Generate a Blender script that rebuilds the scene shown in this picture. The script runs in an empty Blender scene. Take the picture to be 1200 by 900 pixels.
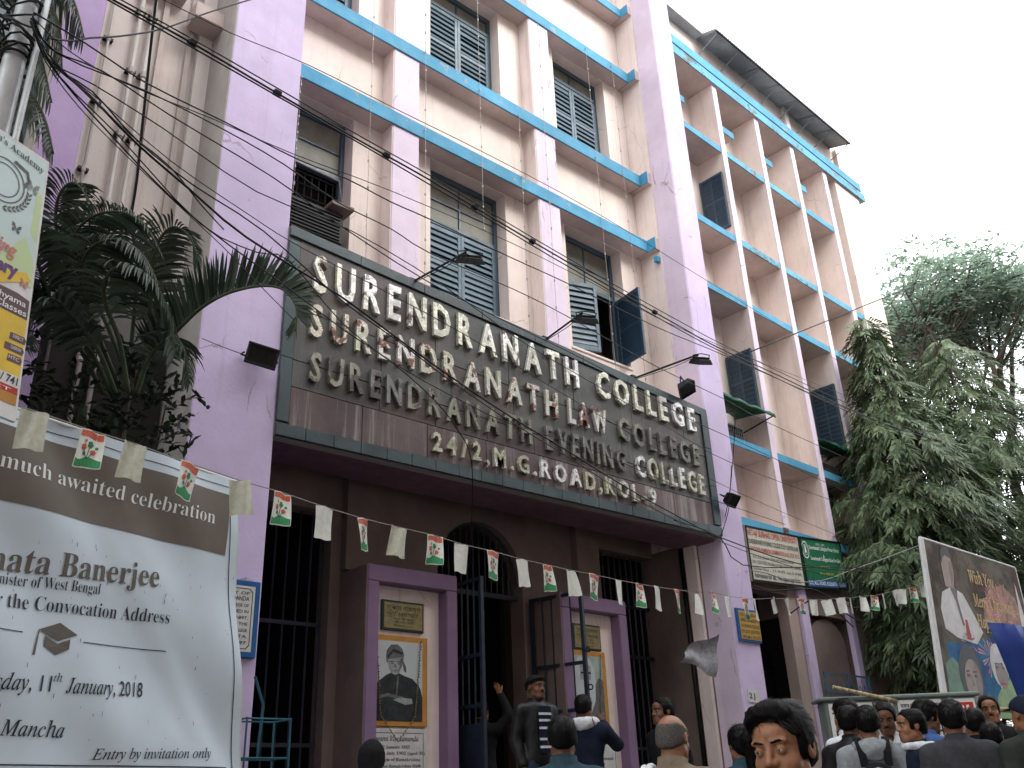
import bpy, bmesh, math, random
import numpy as np
from mathutils import Vector, Matrix

random.seed(7)
rng = np.random.default_rng(7)
S = bpy.context.scene
COL = S.collection
R = math.radians

# ------------------------------------------------------------------ camera
cam_d = bpy.data.cameras.new('camera')
cam_d.sensor_width = 36.0
cam_d.lens = 32.265
cam_d.clip_start = 0.05
cam_d.clip_end = 2000.0
cam = bpy.data.objects.new('camera', cam_d)
COL.objects.link(cam)
_R = ((0.75376191, 0.24785203, 0.60861511),
      (-0.65609763, 0.33617059, 0.67566651),
      (-0.03713318, -0.90860261, 0.41600771))
cam.matrix_world = Matrix(((_R[0][0], -_R[0][1], -_R[0][2], 0.0),
                           (_R[1][0], -_R[1][1], -_R[1][2], 0.0),
                           (_R[2][0], -_R[2][1], -_R[2][2], 1.4),
                           (0, 0, 0, 1)))
S.camera = cam

# ------------------------------------------------------------------ world: bright overcast daylight
SUN_EL, SUN_AZ = 40.0, 160.0          # azimuth clockwise from +Y
world = bpy.data.worlds.new('World')
S.world = world
world.use_nodes = True
wn = world.node_tree
bg = wn.nodes['Background']
sky = wn.nodes.new('ShaderNodeTexSky')
sky.sky_type = 'NISHITA'
sky.sun_disc = False
sky.sun_elevation = R(SUN_EL)
sky.sun_rotation = R(SUN_AZ)
sky.air_density = 1.0
sky.dust_density = 2.0
sky.ozone_density = 1.0
hsv = wn.nodes.new('ShaderNodeHueSaturation')
hsv.inputs['Saturation'].default_value = 0.22     # veil of cloud: almost colourless
wn.links.new(sky.outputs['Color'], hsv.inputs['Color'])
# soft cloud texture
tc = wn.nodes.new('ShaderNodeTexCoord')
cn = wn.nodes.new('ShaderNodeTexNoise')
cn.inputs['Scale'].default_value = 2.0
cn.inputs['Detail'].default_value = 5.0
cr = wn.nodes.new('ShaderNodeMapRange')
cr.inputs['To Min'].default_value = 0.92
cr.inputs['To Max'].default_value = 1.08
mul = wn.nodes.new('ShaderNodeVectorMath'); mul.operation = 'SCALE'
wn.links.new(tc.outputs['Generated'], cn.inputs['Vector'])
wn.links.new(cn.outputs['Fac'], cr.inputs['Value'])
wn.links.new(hsv.outputs['Color'], mul.inputs[0])
wn.links.new(cr.outputs['Result'], mul.inputs['Scale'])
# thick cloud layer: a bright even veil, a little brighter overhead
veil = wn.nodes.new('ShaderNodeMix'); veil.data_type = 'RGBA'
veil.inputs[0].default_value = 0.85
veil.inputs[7].default_value = (9.0, 9.25, 9.6, 1)
wn.links.new(mul.outputs['Vector'], veil.inputs[6])
wn.links.new(veil.outputs[2], bg.inputs['Color'])
bg.inputs['Strength'].default_value = 0.15

sun_d = bpy.data.lights.new('sun', 'SUN')
sun_d.energy = 1.4
sun_d.angle = R(25)
sun_d.color = (1.0, 0.97, 0.93)
sun = bpy.data.objects.new('sun', sun_d)
COL.objects.link(sun)
_az = R(SUN_AZ)
_dir = Vector((math.sin(_az) * math.cos(R(SUN_EL)), math.cos(_az) * math.cos(R(SUN_EL)), math.sin(R(SUN_EL))))
sun.rotation_euler = _dir.to_track_quat('Z', 'Y').to_euler()
sun.location = (0, 0, 40)

S.view_settings.view_transform = 'Standard'
S.view_settings.look = 'None'
S.view_settings.gamma = 1.0
S.view_settings.exposure = 1.38
S.render.engine = 'CYCLES'
S.cycles.max_bounces = 6
S.cycles.diffuse_bounces = 4
S.cycles.glossy_bounces = 3
S.cycles.transmission_bounces = 4
S.cycles.transparent_max_bounces = 8

# ------------------------------------------------------------------ materials
def _nt(name):
    m = bpy.data.materials.new(name)
    m.use_nodes = True
    nt = m.node_tree
    b = nt.nodes['Principled BSDF']
    return m, nt, b

def _noise(nt, vec, scale, detail=5, rough=0.55):
    n = nt.nodes.new('ShaderNodeTexNoise')
    n.inputs['Scale'].default_value = scale
    n.inputs['Detail'].default_value = detail
    n.inputs['Roughness'].default_value = rough
    nt.links.new(vec, n.inputs['Vector'])
    return n.outputs['Fac']

def _ramp(nt, fac, p0, p1, v0=0.0, v1=1.0):
    n = nt.nodes.new('ShaderNodeMapRange')
    n.interpolation_type = 'SMOOTHSTEP'
    n.inputs['From Min'].default_value = p0
    n.inputs['From Max'].default_value = p1
    n.inputs['To Min'].default_value = v0
    n.inputs['To Max'].default_value = v1
    nt.links.new(fac, n.inputs['Value'])
    return n.outputs['Result']

def _mix(nt, fac, a, b):
    n = nt.nodes.new('ShaderNodeMix')
    n.data_type = 'RGBA'
    if isinstance(fac, float): n.inputs[0].default_value = fac
    else: nt.links.new(fac, n.inputs[0])
    for s, v in ((n.inputs[6], a), (n.inputs[7], b)):
        if isinstance(v, tuple): s.default_value = (*v[:3], 1)
        else: nt.links.new(v, s)
    return n.outputs[2]

def _mapped(nt, scale, kind='Position'):
    g = nt.nodes.new('ShaderNodeNewGeometry') if kind == 'Position' else nt.nodes.new('ShaderNodeTexCoord')
    mp = nt.nodes.new('ShaderNodeMapping')
    mp.inputs['Scale'].default_value = scale
    nt.links.new(g.outputs[kind], mp.inputs['Vector'])
    return mp.outputs['Vector']

def _bump(nt, b, h, strength, dist):
    n = nt.nodes.new('ShaderNodeBump')
    n.inputs['Strength'].default_value = strength
    n.inputs['Distance'].default_value = dist
    nt.links.new(h, n.inputs['Height'])
    nt.links.new(n.outputs['Normal'], b.inputs['Normal'])

def paint(name, col, rough=0.7, mottle=0.12, streak=0.25, stain=(0.22, 0.19, 0.17), chip=0.0, chipcol=(0.5, 0.48, 0.45),
          bump=0.25, metallic=0.0, spec=0.3, sscale=7.0, smin=0.55, smax=0.75, coord='Position', crack=0.0, mould=0.0):
    m, nt, b = _nt(name)
    v = _mapped(nt, (1, 1, 1), coord)
    vs = _mapped(nt, (sscale, sscale, 0.35), coord)
    big = _noise(nt, v, 0.9, 6, 0.6)
    mid = _noise(nt, v, 6.0, 6, 0.65)
    dark = tuple(c * (1 - mottle * 2.0) for c in col)
    lite = tuple(min(1, c * (1 + mottle * 0.8)) for c in col)
    c = _mix(nt, _ramp(nt, big, 0.3, 0.7), dark, lite)
    c = _mix(nt, _ramp(nt, mid, 0.35, 0.75, 0.0, mottle * 1.5), c, tuple(x * 0.7 for x in col))
    if streak > 0:
        st = _noise(nt, vs, 1.0, 6, 0.7)
        f = _ramp(nt, st, smin, smax, 0.0, streak)
        c = _mix(nt, f, c, stain)
    if chip > 0:
        ch = _noise(nt, v, 3.2, 10, 0.72)
        f = _ramp(nt, ch, 0.66 - chip * 0.12, 0.68 - chip * 0.12)
        c = _mix(nt, f, c, chipcol)
    if mould > 0:
        mo = _noise(nt, _mapped(nt, (2.2, 2.2, 0.9), coord), 1.0, 9, 0.75)
        c = _mix(nt, _ramp(nt, mo, 0.60, 0.74, 0.0, mould), c, tuple(x * 0.42 for x in stain))
    if crack > 0:
        wv = _mapped(nt, (1.6, 1.6, 0.7), coord)
        ds = nt.nodes.new('ShaderNodeTexNoise'); ds.inputs['Scale'].default_value = 4.0; ds.inputs['Detail'].default_value = 5
        nt.links.new(wv, ds.inputs['Vector'])
        mx = nt.nodes.new('ShaderNodeMix'); mx.data_type = 'VECTOR'; mx.inputs[0].default_value = 0.16
        nt.links.new(wv, mx.inputs[4]); nt.links.new(ds.outputs['Color'], mx.inputs[5])
        vo = nt.nodes.new('ShaderNodeTexVoronoi'); vo.feature = 'DISTANCE_TO_EDGE'; vo.inputs['Scale'].default_value = 1.1
        nt.links.new(mx.outputs[1], vo.inputs['Vector'])
        ln = _ramp(nt, vo.outputs['Distance'], 0.002, 0.008, 1.0, 0.0)
        mk = _ramp(nt, _noise(nt, v, 1.1, 2), 0.52, 0.60, 0.0, crack)
        pr = nt.nodes.new('ShaderNodeMath'); pr.operation = 'MULTIPLY'
        nt.links.new(ln, pr.inputs[0]); nt.links.new(mk, pr.inputs[1])
        c = _mix(nt, pr.outputs[0], c, tuple(x * 0.35 for x in col))
    nt.links.new(c, b.inputs['Base Color'])
    rr = _ramp(nt, mid, 0.3, 0.7, rough - 0.1, min(1, rough + 0.1))
    nt.links.new(rr, b.inputs['Roughness'])
    b.inputs['Metallic'].default_value = metallic
    b.inputs['Specular IOR Level'].default_value = spec
    if bump > 0:
        _bump(nt, b, _noise(nt, v, 22, 6, 0.65), bump, 0.012)
    return m

def plain(name, col, rough=0.6, metallic=0.0, spec=0.22, var=0.1, scale=9.0, bump=0.0, bscale=60.0, coord='Position', sss=0.0):
    m, nt, b = _nt(name)
    v = _mapped(nt, (1, 1, 1), coord)
    n = _noise(nt, v, scale, 5, 0.6)
    c = _mix(nt, _ramp(nt, n, 0.3, 0.7), tuple(x * (1 - var) for x in col), tuple(min(1, x * (1 + var)) for x in col))
    nt.links.new(c, b.inputs['Base Color'])
    b.inputs['Roughness'].default_value = rough
    b.inputs['Metallic'].default_value = metallic
    b.inputs['Specular IOR Level'].default_value = spec
    if sss > 0:
        b.inputs['Subsurface Weight'].default_value = sss
        b.inputs['Subsurface Radius'].default_value = (0.01, 0.004, 0.002)
        b.inputs['Subsurface Scale'].default_value = 1.0
    if bump > 0:
        _bump(nt, b, _noise(nt, v, bscale, 4, 0.6), bump, 0.006)
    return m

M = {}
M['cream'] = paint('cream_wall_paint', (0.72, 0.63, 0.575), mottle=0.06, streak=0.34, stain=(0.42, 0.34, 0.30), smin=0.5, smax=0.72, mould=0.30, crack=0.5)
M['salmon'] = paint('salmon_wall_paint', (0.77, 0.67, 0.62), mottle=0.07, streak=0.36, stain=(0.36, 0.28, 0.25), smin=0.5, smax=0.72, mould=0.35, crack=0.4)
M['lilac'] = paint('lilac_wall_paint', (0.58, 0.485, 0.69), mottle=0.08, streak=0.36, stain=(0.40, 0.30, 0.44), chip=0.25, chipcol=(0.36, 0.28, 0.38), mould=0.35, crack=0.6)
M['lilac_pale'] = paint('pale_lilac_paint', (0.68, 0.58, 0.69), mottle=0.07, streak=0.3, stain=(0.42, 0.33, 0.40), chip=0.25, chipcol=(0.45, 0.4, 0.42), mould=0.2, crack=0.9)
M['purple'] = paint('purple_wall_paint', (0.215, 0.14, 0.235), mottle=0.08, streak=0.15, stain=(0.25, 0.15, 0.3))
M['blue'] = paint('sky_blue_ledge_paint', (0.075, 0.30, 0.47), mottle=0.12, streak=0.45, stain=(0.08, 0.17, 0.24), sscale=12, chip=0.35, chipcol=(0.30, 0.27, 0.25), mould=0.4)
M['blue_worn'] = paint('worn_blue_ledge_paint', (0.10, 0.34, 0.49), mottle=0.12, streak=0.4, stain=(0.08, 0.14, 0.16), chip=0.9, chipcol=(0.11, 0.12, 0.11), sscale=10)
M['soffit'] = paint('soffit_paint', (0.60, 0.50, 0.47), mottle=0.15, streak=0.0)
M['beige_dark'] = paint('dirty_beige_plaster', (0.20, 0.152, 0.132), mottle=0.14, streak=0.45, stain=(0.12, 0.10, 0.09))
M['maroon'] = paint('maroon_soffit_paint', (0.16, 0.085, 0.115), mottle=0.12, streak=0.1)
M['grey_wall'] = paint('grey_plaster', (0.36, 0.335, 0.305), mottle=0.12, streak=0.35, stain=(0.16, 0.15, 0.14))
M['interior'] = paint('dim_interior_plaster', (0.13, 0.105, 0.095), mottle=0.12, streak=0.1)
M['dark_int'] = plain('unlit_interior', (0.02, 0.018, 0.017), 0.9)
M['frame'] = paint('blue_grey_window_paint', (0.045, 0.085, 0.12), rough=0.45, mottle=0.12, streak=0.2, stain=(0.03, 0.04, 0.05), spec=0.5)
M['slat'] = paint('blue_grey_shutter_paint', (0.085, 0.14, 0.18), rough=0.5, mottle=0.14, streak=0.3, stain=(0.05, 0.07, 0.08), spec=0.5, sscale=14)
M['shutter_dark'] = paint('navy_shutter_paint', (0.022, 0.05, 0.085), rough=0.4, mottle=0.12, streak=0.2, stain=(0.02, 0.03, 0.04), spec=0.5)
M['glass'] = plain('dusty_window_glass', (0.15, 0.15, 0.12), 0.5, spec=0.35, var=0.25, scale=3)
M['granite'] = paint('weathered_granite_panel', (0.085, 0.070, 0.066), rough=0.36, mottle=0.22, streak=0.55, stain=(0.22, 0.20, 0.19), spec=0.5, sscale=14, smin=0.52, smax=0.78)
M['granite2'] = paint('weathered_granite_panel_green', (0.085, 0.090, 0.084), rough=0.36, mottle=0.22, streak=0.55, stain=(0.24, 0.23, 0.21), spec=0.5, sscale=14, smin=0.52, smax=0.78)
M['granite3'] = paint('weathered_granite_panel_red', (0.10, 0.068, 0.064), rough=0.5, mottle=0.3, streak=0.75, stain=(0.26, 0.245, 0.235), spec=0.5, sscale=10, smin=0.50, smax=0.64, mould=0.5)
M['marble_g'] = paint('green_marble_border', (0.034, 0.062, 0.070), rough=0.4, mottle=0.3, streak=0.3, stain=(0.2, 0.22, 0.2), spec=0.6, sscale=9)
M['grout'] = plain('pale_grout', (0.28, 0.27, 0.25), 0.9)
M['black_metal'] = plain('black_painted_metal', (0.006, 0.0065, 0.0075), 0.5, spec=0.25, var=0.3)
M['gate'] = plain('dark_blue_gate_paint', (0.012, 0.02, 0.035), 0.45, spec=0.5, var=0.3)
M['wire'] = plain('black_cable_rubber', (0.008, 0.008, 0.009), 0.5)
M['wire_grey'] = plain('grey_cable_rubber', (0.25, 0.25, 0.25), 0.5)
M['lamp_glass'] = plain('floodlight_glass', (0.008, 0.009, 0.008), 0.45, spec=0.12, var=0.4, scale=20)
M['galv'] = paint('galvanised_pole_steel', (0.42, 0.44, 0.44), rough=0.45, mottle=0.2, streak=0.4, stain=(0.12, 0.12, 0.12), metallic=0.5, sscale=16)
M['pipe'] = paint('old_drain_pipe_paint', (0.45, 0.42, 0.39), rough=0.6, mottle=0.15, streak=0.6, stain=(0.07, 0.07, 0.07), sscale=20)
M['white_print'] = plain('white_flex_banner', (0.58, 0.68, 0.74), 0.5, spec=0.3, var=0.04, scale=2)
M['taupe'] = plain('taupe_banner_ink', (0.150, 0.128, 0.108), 0.55, spec=0.2, var=0.05)
M['taupe_text'] = plain('taupe_text_ink', (0.13, 0.115, 0.10), 0.5)
M['ink'] = plain('black_text_ink', (0.03, 0.035, 0.045), 0.5)
M['white_ink'] = plain('white_text_ink', (0.75, 0.78, 0.78), 0.5)
M['white'] = plain('white_paint', (0.68, 0.68, 0.66), 0.55)
M['red'] = plain('red_ink', (0.42, 0.04, 0.03), 0.55)
M['redorange'] = plain('red_orange_flag_ink', (0.50, 0.10, 0.05), 0.5)
M['green'] = plain('green_flag_ink', (0.03, 0.22, 0.08), 0.5)
M['flag_w'] = plain('thin_white_plastic', (0.62, 0.64, 0.58), 0.5, var=0.08, scale=25)
M['flag_y'] = plain('translucent_cream_plastic', (0.47, 0.48, 0.38), 0.5, var=0.1, scale=25)
M['yellow'] = plain('yellow_ink', (0.72, 0.50, 0.06), 0.5)
M['orange'] = plain('orange_paint', (0.45, 0.22, 0.05), 0.6)
M['mint'] = plain('pale_mint_print', (0.58, 0.72, 0.70), 0.45, var=0.06, scale=3)
M['lime'] = plain('pale_lime_print', (0.55, 0.68, 0.38), 0.45, var=0.06, scale=3)
M['green_sign'] = plain('green_sign_paint', (0.015, 0.13, 0.06), 0.5)
M['blue_sign'] = plain('blue_sign_paint', (0.02, 0.09, 0.25), 0.5)
M['cream_sign'] = plain('cream_sign_paint', (0.50, 0.50, 0.42), 0.55, var=0.08)
M['brass'] = plain('dull_brass_plaque', (0.26, 0.22, 0.10), 0.45, metallic=0.2, var=0.15, scale=15)
M['plaque_frame'] = plain('dark_plaque_frame', (0.03, 0.05, 0.045), 0.5)
M['marble_w'] = plain('white_marble_tablet', (0.56, 0.57, 0.54), 0.4, var=0.08, scale=8)
M['skin'] = plain('brown_skin', (0.25, 0.115, 0.058), 0.45, spec=0.35, var=0.12, scale=35, bump=0.15, bscale=180, coord='Object', sss=0.12)
M['skin_d'] = plain('deep_brown_skin', (0.14, 0.066, 0.037), 0.48, spec=0.3, var=0.12, scale=35, bump=0.15, bscale=180, coord='Object', sss=0.1)
M['lip'] = plain('lip_skin', (0.16, 0.065, 0.05), 0.45, coord='Object')
M['hair'] = plain('black_hair', (0.0035, 0.003, 0.0028), 0.6, spec=0.08, var=0.4, scale=60, bump=0.4, bscale=220, coord='Object')
M['hair_g'] = plain('greying_stubble', (0.075, 0.066, 0.058), 0.7, spec=0.2, var=0.35, scale=120, bump=0.5, bscale=300, coord='Object')
M['lock'] = plain('glossy_black_hair', (0.005, 0.0042, 0.0036), 0.45, spec=0.2, var=0.5, scale=80, coord='Object')
M['eye_w'] = plain('eye_white', (0.30, 0.265, 0.24), 0.3, spec=0.4, coord='Object')
M['iris'] = plain('dark_iris', (0.012, 0.007, 0.004), 0.1, spec=0.8, coord='Object')
M['leather'] = plain('black_leather', (0.008, 0.008, 0.009), 0.42, spec=0.3, var=0.3, scale=18, bump=0.5, bscale=60, coord='Object')
M['asphalt'] = plain('asphalt', (0.05, 0.05, 0.052), 0.9, var=0.25, scale=14, bump=0.6, bscale=90)
M['paving'] = plain('pavement_concrete', (0.14, 0.13, 0.12), 0.85, var=0.2, scale=5, bump=0.4, bscale=40)
M['bark'] = plain('tree_bark', (0.075, 0.06, 0.048), 0.9, var=0.3, scale=14, bump=0.8, bscale=30)
M['tin'] = paint('rusty_corrugated_tin', (0.5, 0.48, 0.47), rough=0.6, mottle=0.2, streak=0.4, stain=(0.12, 0.08, 0.06), metallic=0.3)
M['tarp_g'] = plain('green_tarpaulin', (0.012, 0.10, 0.055), 0.5, var=0.2, scale=6, bump=0.4, bscale=20)
M['tarp_b'] = plain('blue_tarpaulin', (0.025, 0.05, 0.22), 0.45, var=0.12, scale=3, bump=0.3, bscale=10)
M['bamboo'] = plain('bamboo_cane', (0.36, 0.28, 0.15), 0.5, var=0.2, scale=10)
M['steps'] = plain('worn_stone_steps', (0.14, 0.12, 0.11), 0.7, var=0.2, scale=6, bump=0.3, bscale=50)
M['roller'] = paint('roller_door_steel', (0.02, 0.022, 0.03), rough=0.5, mottle=0.2, streak=0.2, metallic=0.3)

def steel_letters(name, ca, cb, cd, lo, hi):
    m, nt, b = _nt(name)
    v = _mapped(nt, (1, 1, 1))
    n = _noise(nt, v, 5.5, 6, 0.65)
    n2 = _noise(nt, v, 1.4, 3, 0.5)
    c = _mix(nt, _ramp(nt, n2, 0.42, 0.6), ca, cb)
    c = _mix(nt, _ramp(nt, n, lo, hi), c, cd)
    nt.links.new(c, b.inputs['Base Color'])
    nt.links.new(_ramp(nt, n, 0.45, 0.62, 0.22, 0.6), b.inputs['Roughness'])
    b.inputs['Metallic'].default_value = 0.55
    _bump(nt, b, _noise(nt, v, 9, 3, 0.6), 0.22, 0.03)
    return m
M['letter'] = steel_letters('bright_steel_letters', (0.72, 0.72, 0.60), (0.85, 0.85, 0.85), (0.16, 0.12, 0.10), 0.56, 0.64)
M['letter_b'] = steel_letters('red_reflection_steel_letters', (0.66, 0.66, 0.54), (0.78, 0.78, 0.76), (0.17, 0.085, 0.065), 0.50, 0.57)  # red-brown spots are reflections put into the letter colour
M['letter_c'] = steel_letters('dull_steel_letters', (0.36, 0.36, 0.29), (0.26, 0.27, 0.26), (0.09, 0.08, 0.07), 0.46, 0.56)
M['letter_d'] = steel_letters('brassy_steel_letters', (0.50, 0.50, 0.38), (0.80, 0.80, 0.80), (0.14, 0.11, 0.09), 0.55, 0.63)

def leaf_mat(name, c1, c2, trans=0.15):
    m, nt, b = _nt(name)
    g = nt.nodes.new('ShaderNodeNewGeometry')
    v = _mapped(nt, (1, 1, 1))
    n = _noise(nt, v, 1.3, 4, 0.6)
    mx = nt.nodes.new('ShaderNodeMath'); mx.operation = 'ADD'
    nt.links.new(g.outputs['Random Per Island'], mx.inputs[0])
    nt.links.new(n, mx.inputs[1])
    c = _mix(nt, _ramp(nt, mx.outputs[0], 0.45, 1.5), c1, c2)
    nt.links.new(c, b.inputs['Base Color'])
    b.inputs['Roughness'].default_value = 0.5
    b.inputs['Specular IOR Level'].default_value = 0.22
    if trans > 0:
        t = nt.nodes.new('ShaderNodeBsdfTranslucent')
        nt.links.new(c, t.inputs['Color'])
        ms = nt.nodes.new('ShaderNodeMixShader')
        ms.inputs[0].default_value = trans
        out = nt.nodes['Material Output']
        nt.links.new(b.outputs[0], ms.inputs[1]); nt.links.new(t.outputs[0], ms.inputs[2])
        nt.links.new(ms.outputs[0], out.inputs['Surface'])
    return m
M['palm_leaf'] = leaf_mat('palm_leaflet', (0.010, 0.022, 0.011), (0.085, 0.11, 0.08))
M['ashoka'] = leaf_mat('mast_tree_leaf', (0.034, 0.066, 0.03), (0.15, 0.20, 0.10))
M['rain'] = leaf_mat('feathery_tree_leaf', (0.14, 0.22, 0.16), (0.26, 0.33, 0.25), 0.55)
M['darkleaf'] = leaf_mat('dark_broad_leaf', (0.010, 0.018, 0.010), (0.045, 0.06, 0.035))
M['palm_far'] = leaf_mat('bright_palm_leaf', (0.04, 0.09, 0.035), (0.09, 0.16, 0.06), 0.25)

def cloth(name, col, rough=0.8):
    return plain('cloth_' + name, col, rough, spec=0.08, var=0.15, scale=30, bump=0.35, bscale=250, coord='Object')
CL = {k: cloth(k, v) for k, v in dict(
    white=(0.56, 0.58, 0.60), hoodie_grey=(0.24, 0.26, 0.27), navy=(0.012, 0.017, 0.032), black=(0.012, 0.012, 0.013),
    grey=(0.045, 0.046, 0.05), blue=(0.05, 0.10, 0.24), olive=(0.10, 0.085, 0.06), teal=(0.03, 0.06, 0.075), jeans=(0.03, 0.045, 0.08),
    dark_olive=(0.03, 0.034, 0.028), khaki=(0.16, 0.13, 0.09), yellow=(0.5, 0.45, 0.1), red=(0.3, 0.03, 0.03), maroon=(0.08, 0.02, 0.03)).items()}

# ------------------------------------------------------------------ geometry helpers
class Frame:
    """a local frame: a along u, d away from the street (into the wall), z up"""
    def __init__(self, o=(0, 0, 0), ang=0.0):
        t = R(ang)
        self.o = Vector(o); self.u = Vector((math.cos(t), math.sin(t), 0)); self.n = Vector((-math.sin(t), math.cos(t), 0)); self.z = Vector((0, 0, 1))
    def __call__(self, a, d, z):
        return self.o + self.u * a + self.n * d + self.z * z
WORLD = Frame()

class MB:
    def __init__(self, fr=WORLD):
        self.v = []; self.f = []; self.fr = fr; self.mi = []; self.cur = 0
    def _add(self, pts, faces):
        k = len(self.v)
        self.v += [tuple(p) for p in pts]
        self.f += [tuple(i + k for i in f) for f in faces]
        self.mi += [self.cur] * len(faces)
        return self
    def box(self, x0, x1, y0, y1, z0, z1):
        p = [self.fr(x, y, z) for z in (z0, z1) for y in (y0, y1) for x in (x0, x1)]
        return self._add(p, [(0, 2, 3, 1), (4, 5, 7, 6), (0, 1, 5, 4), (2, 6, 7, 3), (0, 4, 6, 2), (1, 3, 7, 5)])
    def hexa(self, p8):
        p = [self.fr(*q) for q in p8]
        return self._add(p, [(0, 2, 3, 1), (4, 5, 7, 6), (0, 1, 5, 4), (2, 6, 7, 3), (0, 4, 6, 2), (1, 3, 7, 5)])
    def poly(self, pts):
        return self._add([self.fr(*p) for p in pts], [tuple(range(len(pts)))])
    def prism(self, outline, d0, d1):
        """outline = [(a, z)] extruded between depths d0 and d1"""
        n = len(outline)
        p = [self.fr(a, d0, z) for a, z in outline] + [self.fr(a, d1, z) for a, z in outline]
        f = [tuple(range(n)), tuple(range(2 * n - 1, n - 1, -1))] + [(i, i + n, (i + 1) % n + n, (i + 1) % n) for i in range(n)]
        return self._add(p, f)
    def tube(self, pts, r, n=6, caps=True, raw=False):
        pts = [Vector(p) if raw else self.fr(*p) for p in pts]
        rr = r if isinstance(r, (list, tuple)) else [r] * len(pts)
        k = len(self.v); side = None
        for i, p in enumerate(pts):
            t = (pts[min(i + 1, len(pts) - 1)] - pts[max(i - 1, 0)]).normalized()
            if side is None:
                side = t.orthogonal().normalized()
            side = (side - t * side.dot(t))
            side = side.normalized() if side.length > 1e-6 else t.orthogonal().normalized()
            w = t.cross(side)
            for j in range(n):
                a = 2 * math.pi * j / n
                self.v.append(tuple(p + (side * math.cos(a) + w * math.sin(a)) * rr[i]))
        for i in range(len(pts) - 1):
            for j in range(n):
                self.f.append((k + i * n + j, k + i * n + (j + 1) % n, k + (i + 1) * n + (j + 1) % n, k + (i + 1) * n + j)); self.mi.append(self.cur)
        if caps:
            self.f.append(tuple(k + j for j in range(n))[::-1]); self.mi.append(self.cur)
            e = k + (len(pts) - 1) * n
            self.f.append(tuple(e + j for j in range(n))); self.mi.append(self.cur)
        return self
    def mesh(self, name, mats):
        me = bpy.data.meshes.new(name)
        me.from_pydata(self.v, [], self.f)
        if not isinstance(mats, (list, tuple)): mats = [mats]
        for m in mats: me.materials.append(m)
        if len(mats) > 1: me.polygons.foreach_set('material_index', self.mi)
        me.update()
        return me
    def build(self, name, mats, parent=None, bevel=0.0, smooth=False, recalc=True, **props):
        me = self.mesh(name, mats)
        if recalc:
            bm = bmesh.new(); bm.from_mesh(me)
            bmesh.ops.recalc_face_normals(bm, faces=bm.faces)
            bm.to_mesh(me); bm.free()
        if smooth: me.polygons.foreach_set('use_smooth', [True] * len(me.polygons))
        o = bpy.data.objects.new(name, me)
        COL.objects.link(o)
        if parent is not None:
            o.parent = parent
            o.matrix_parent_inverse = parent.matrix_world.inverted()
        if bevel > 0:
            b = o.modifiers.new('bevel', 'BEVEL'); b.width = bevel; b.segments = 1; b.limit_method = 'ANGLE'
        tag(o, **props)
        return o

def tag(o, label=None, cat=None, group=None, kind=None):
    if label: o['label'] = label
    if cat: o['category'] = cat
    if group: o['group'] = group
    if kind: o['kind'] = kind
    return o

def empty(name, loc=(0, 0, 0), rz=0.0, **props):
    o = bpy.data.objects.new(name, None)
    o.empty_display_size = 0.2
    o.location = loc; o.rotation_euler = (0, 0, rz)
    o.matrix_world = Matrix.Translation(Vector(loc)) @ Matrix.Rotation(rz, 4, 'Z')
    COL.objects.link(o)
    return tag(o, **props)

def link_mesh(name, me, parent=None, mat=None, **props):
    o = bpy.data.objects.new(name, me)
    COL.objects.link(o)
    if parent is not None:
        o.parent = parent
        o.matrix_parent_inverse = parent.matrix_world.inverted()
    tag(o, **props)
    return o

# ---- text -----------------------------------------------------------------
_glyph = {}
def glyphs(txt, offset=0.0, extrude=0.0, bevel=0.0, res=3):
    key = (txt, offset, extrude, bevel)
    if key in _glyph: return _glyph[key]
    cu = bpy.data.curves.new('glyph', 'FONT')
    cu.body = txt; cu.size = 1.0; cu.offset = offset; cu.extrude = extrude; cu.bevel_depth = bevel; cu.bevel_resolution = 0
    cu.resolution_u = res
    o = bpy.data.objects.new('glyph', cu); COL.objects.link(o)
    dg = bpy.context.evaluated_depsgraph_get()
    me = bpy.data.meshes.new_from_object(o.evaluated_get(dg))
    v = np.array([tuple(x.co) for x in me.vertices]) if len(me.vertices) else np.zeros((0, 3))
    f = [tuple(p.vertices) for p in me.polygons]
    bpy.data.objects.remove(o); bpy.data.curves.remove(cu); bpy.data.meshes.remove(me)
    _glyph[key] = (v, f)
    return v, f

SERIF_B = {}
for i in range(26):
    SERIF_B[chr(65 + i)] = chr(0x1D400 + i); SERIF_B[chr(97 + i)] = chr(0x1D41A + i)
for i in range(10): SERIF_B[chr(48 + i)] = chr(0x1D7CE + i)
SERIF_I = {}
for i in range(26):
    SERIF_I[chr(65 + i)] = chr(0x1D434 + i); SERIF_I[chr(97 + i)] = chr(0x1D44E + i)
SERIF_I['h'] = chr(0x210E)

def put_text(name, txt, fr, a0, z0, h, w=None, d=-0.004, mat=None, parent=None, serif=None, offset=0.0, slope=0.0, lean=0.0,
             extrude=0.0, disp=None, mb=None, right=False):
    """text on the plane of frame fr, baseline start (a0, z0), capital height h, total width w"""
    t = txt
    if serif == 'b': t = ''.join(SERIF_B.get(c, c) for c in txt)
    if serif == 'i': t = ''.join(SERIF_I.get(c, c) for c in txt)
    v, f = glyphs(t, offset, extrude)
    if len(v) == 0: return None
    s = h / 0.70
    x0, x1 = v[:, 0].min(), v[:, 0].max()
    sx = (w / (x1 - x0)) if w else s
    pts = []
    for x, y, z in v:
        a = a0 + (x - x0) * sx + lean * y * s
        zz = z0 + y * s + slope * (x - x0) * sx
        dd = d - z * s
        if disp: dd += disp(a, zz)
        pts.append(fr(a, dd, zz))
    if mb is None: mb_ = MB()
    else: mb_ = mb
    mb_._add(pts, f)
    if mb is None:
        return mb_.build(name, mat, parent, recalc=False)

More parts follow.
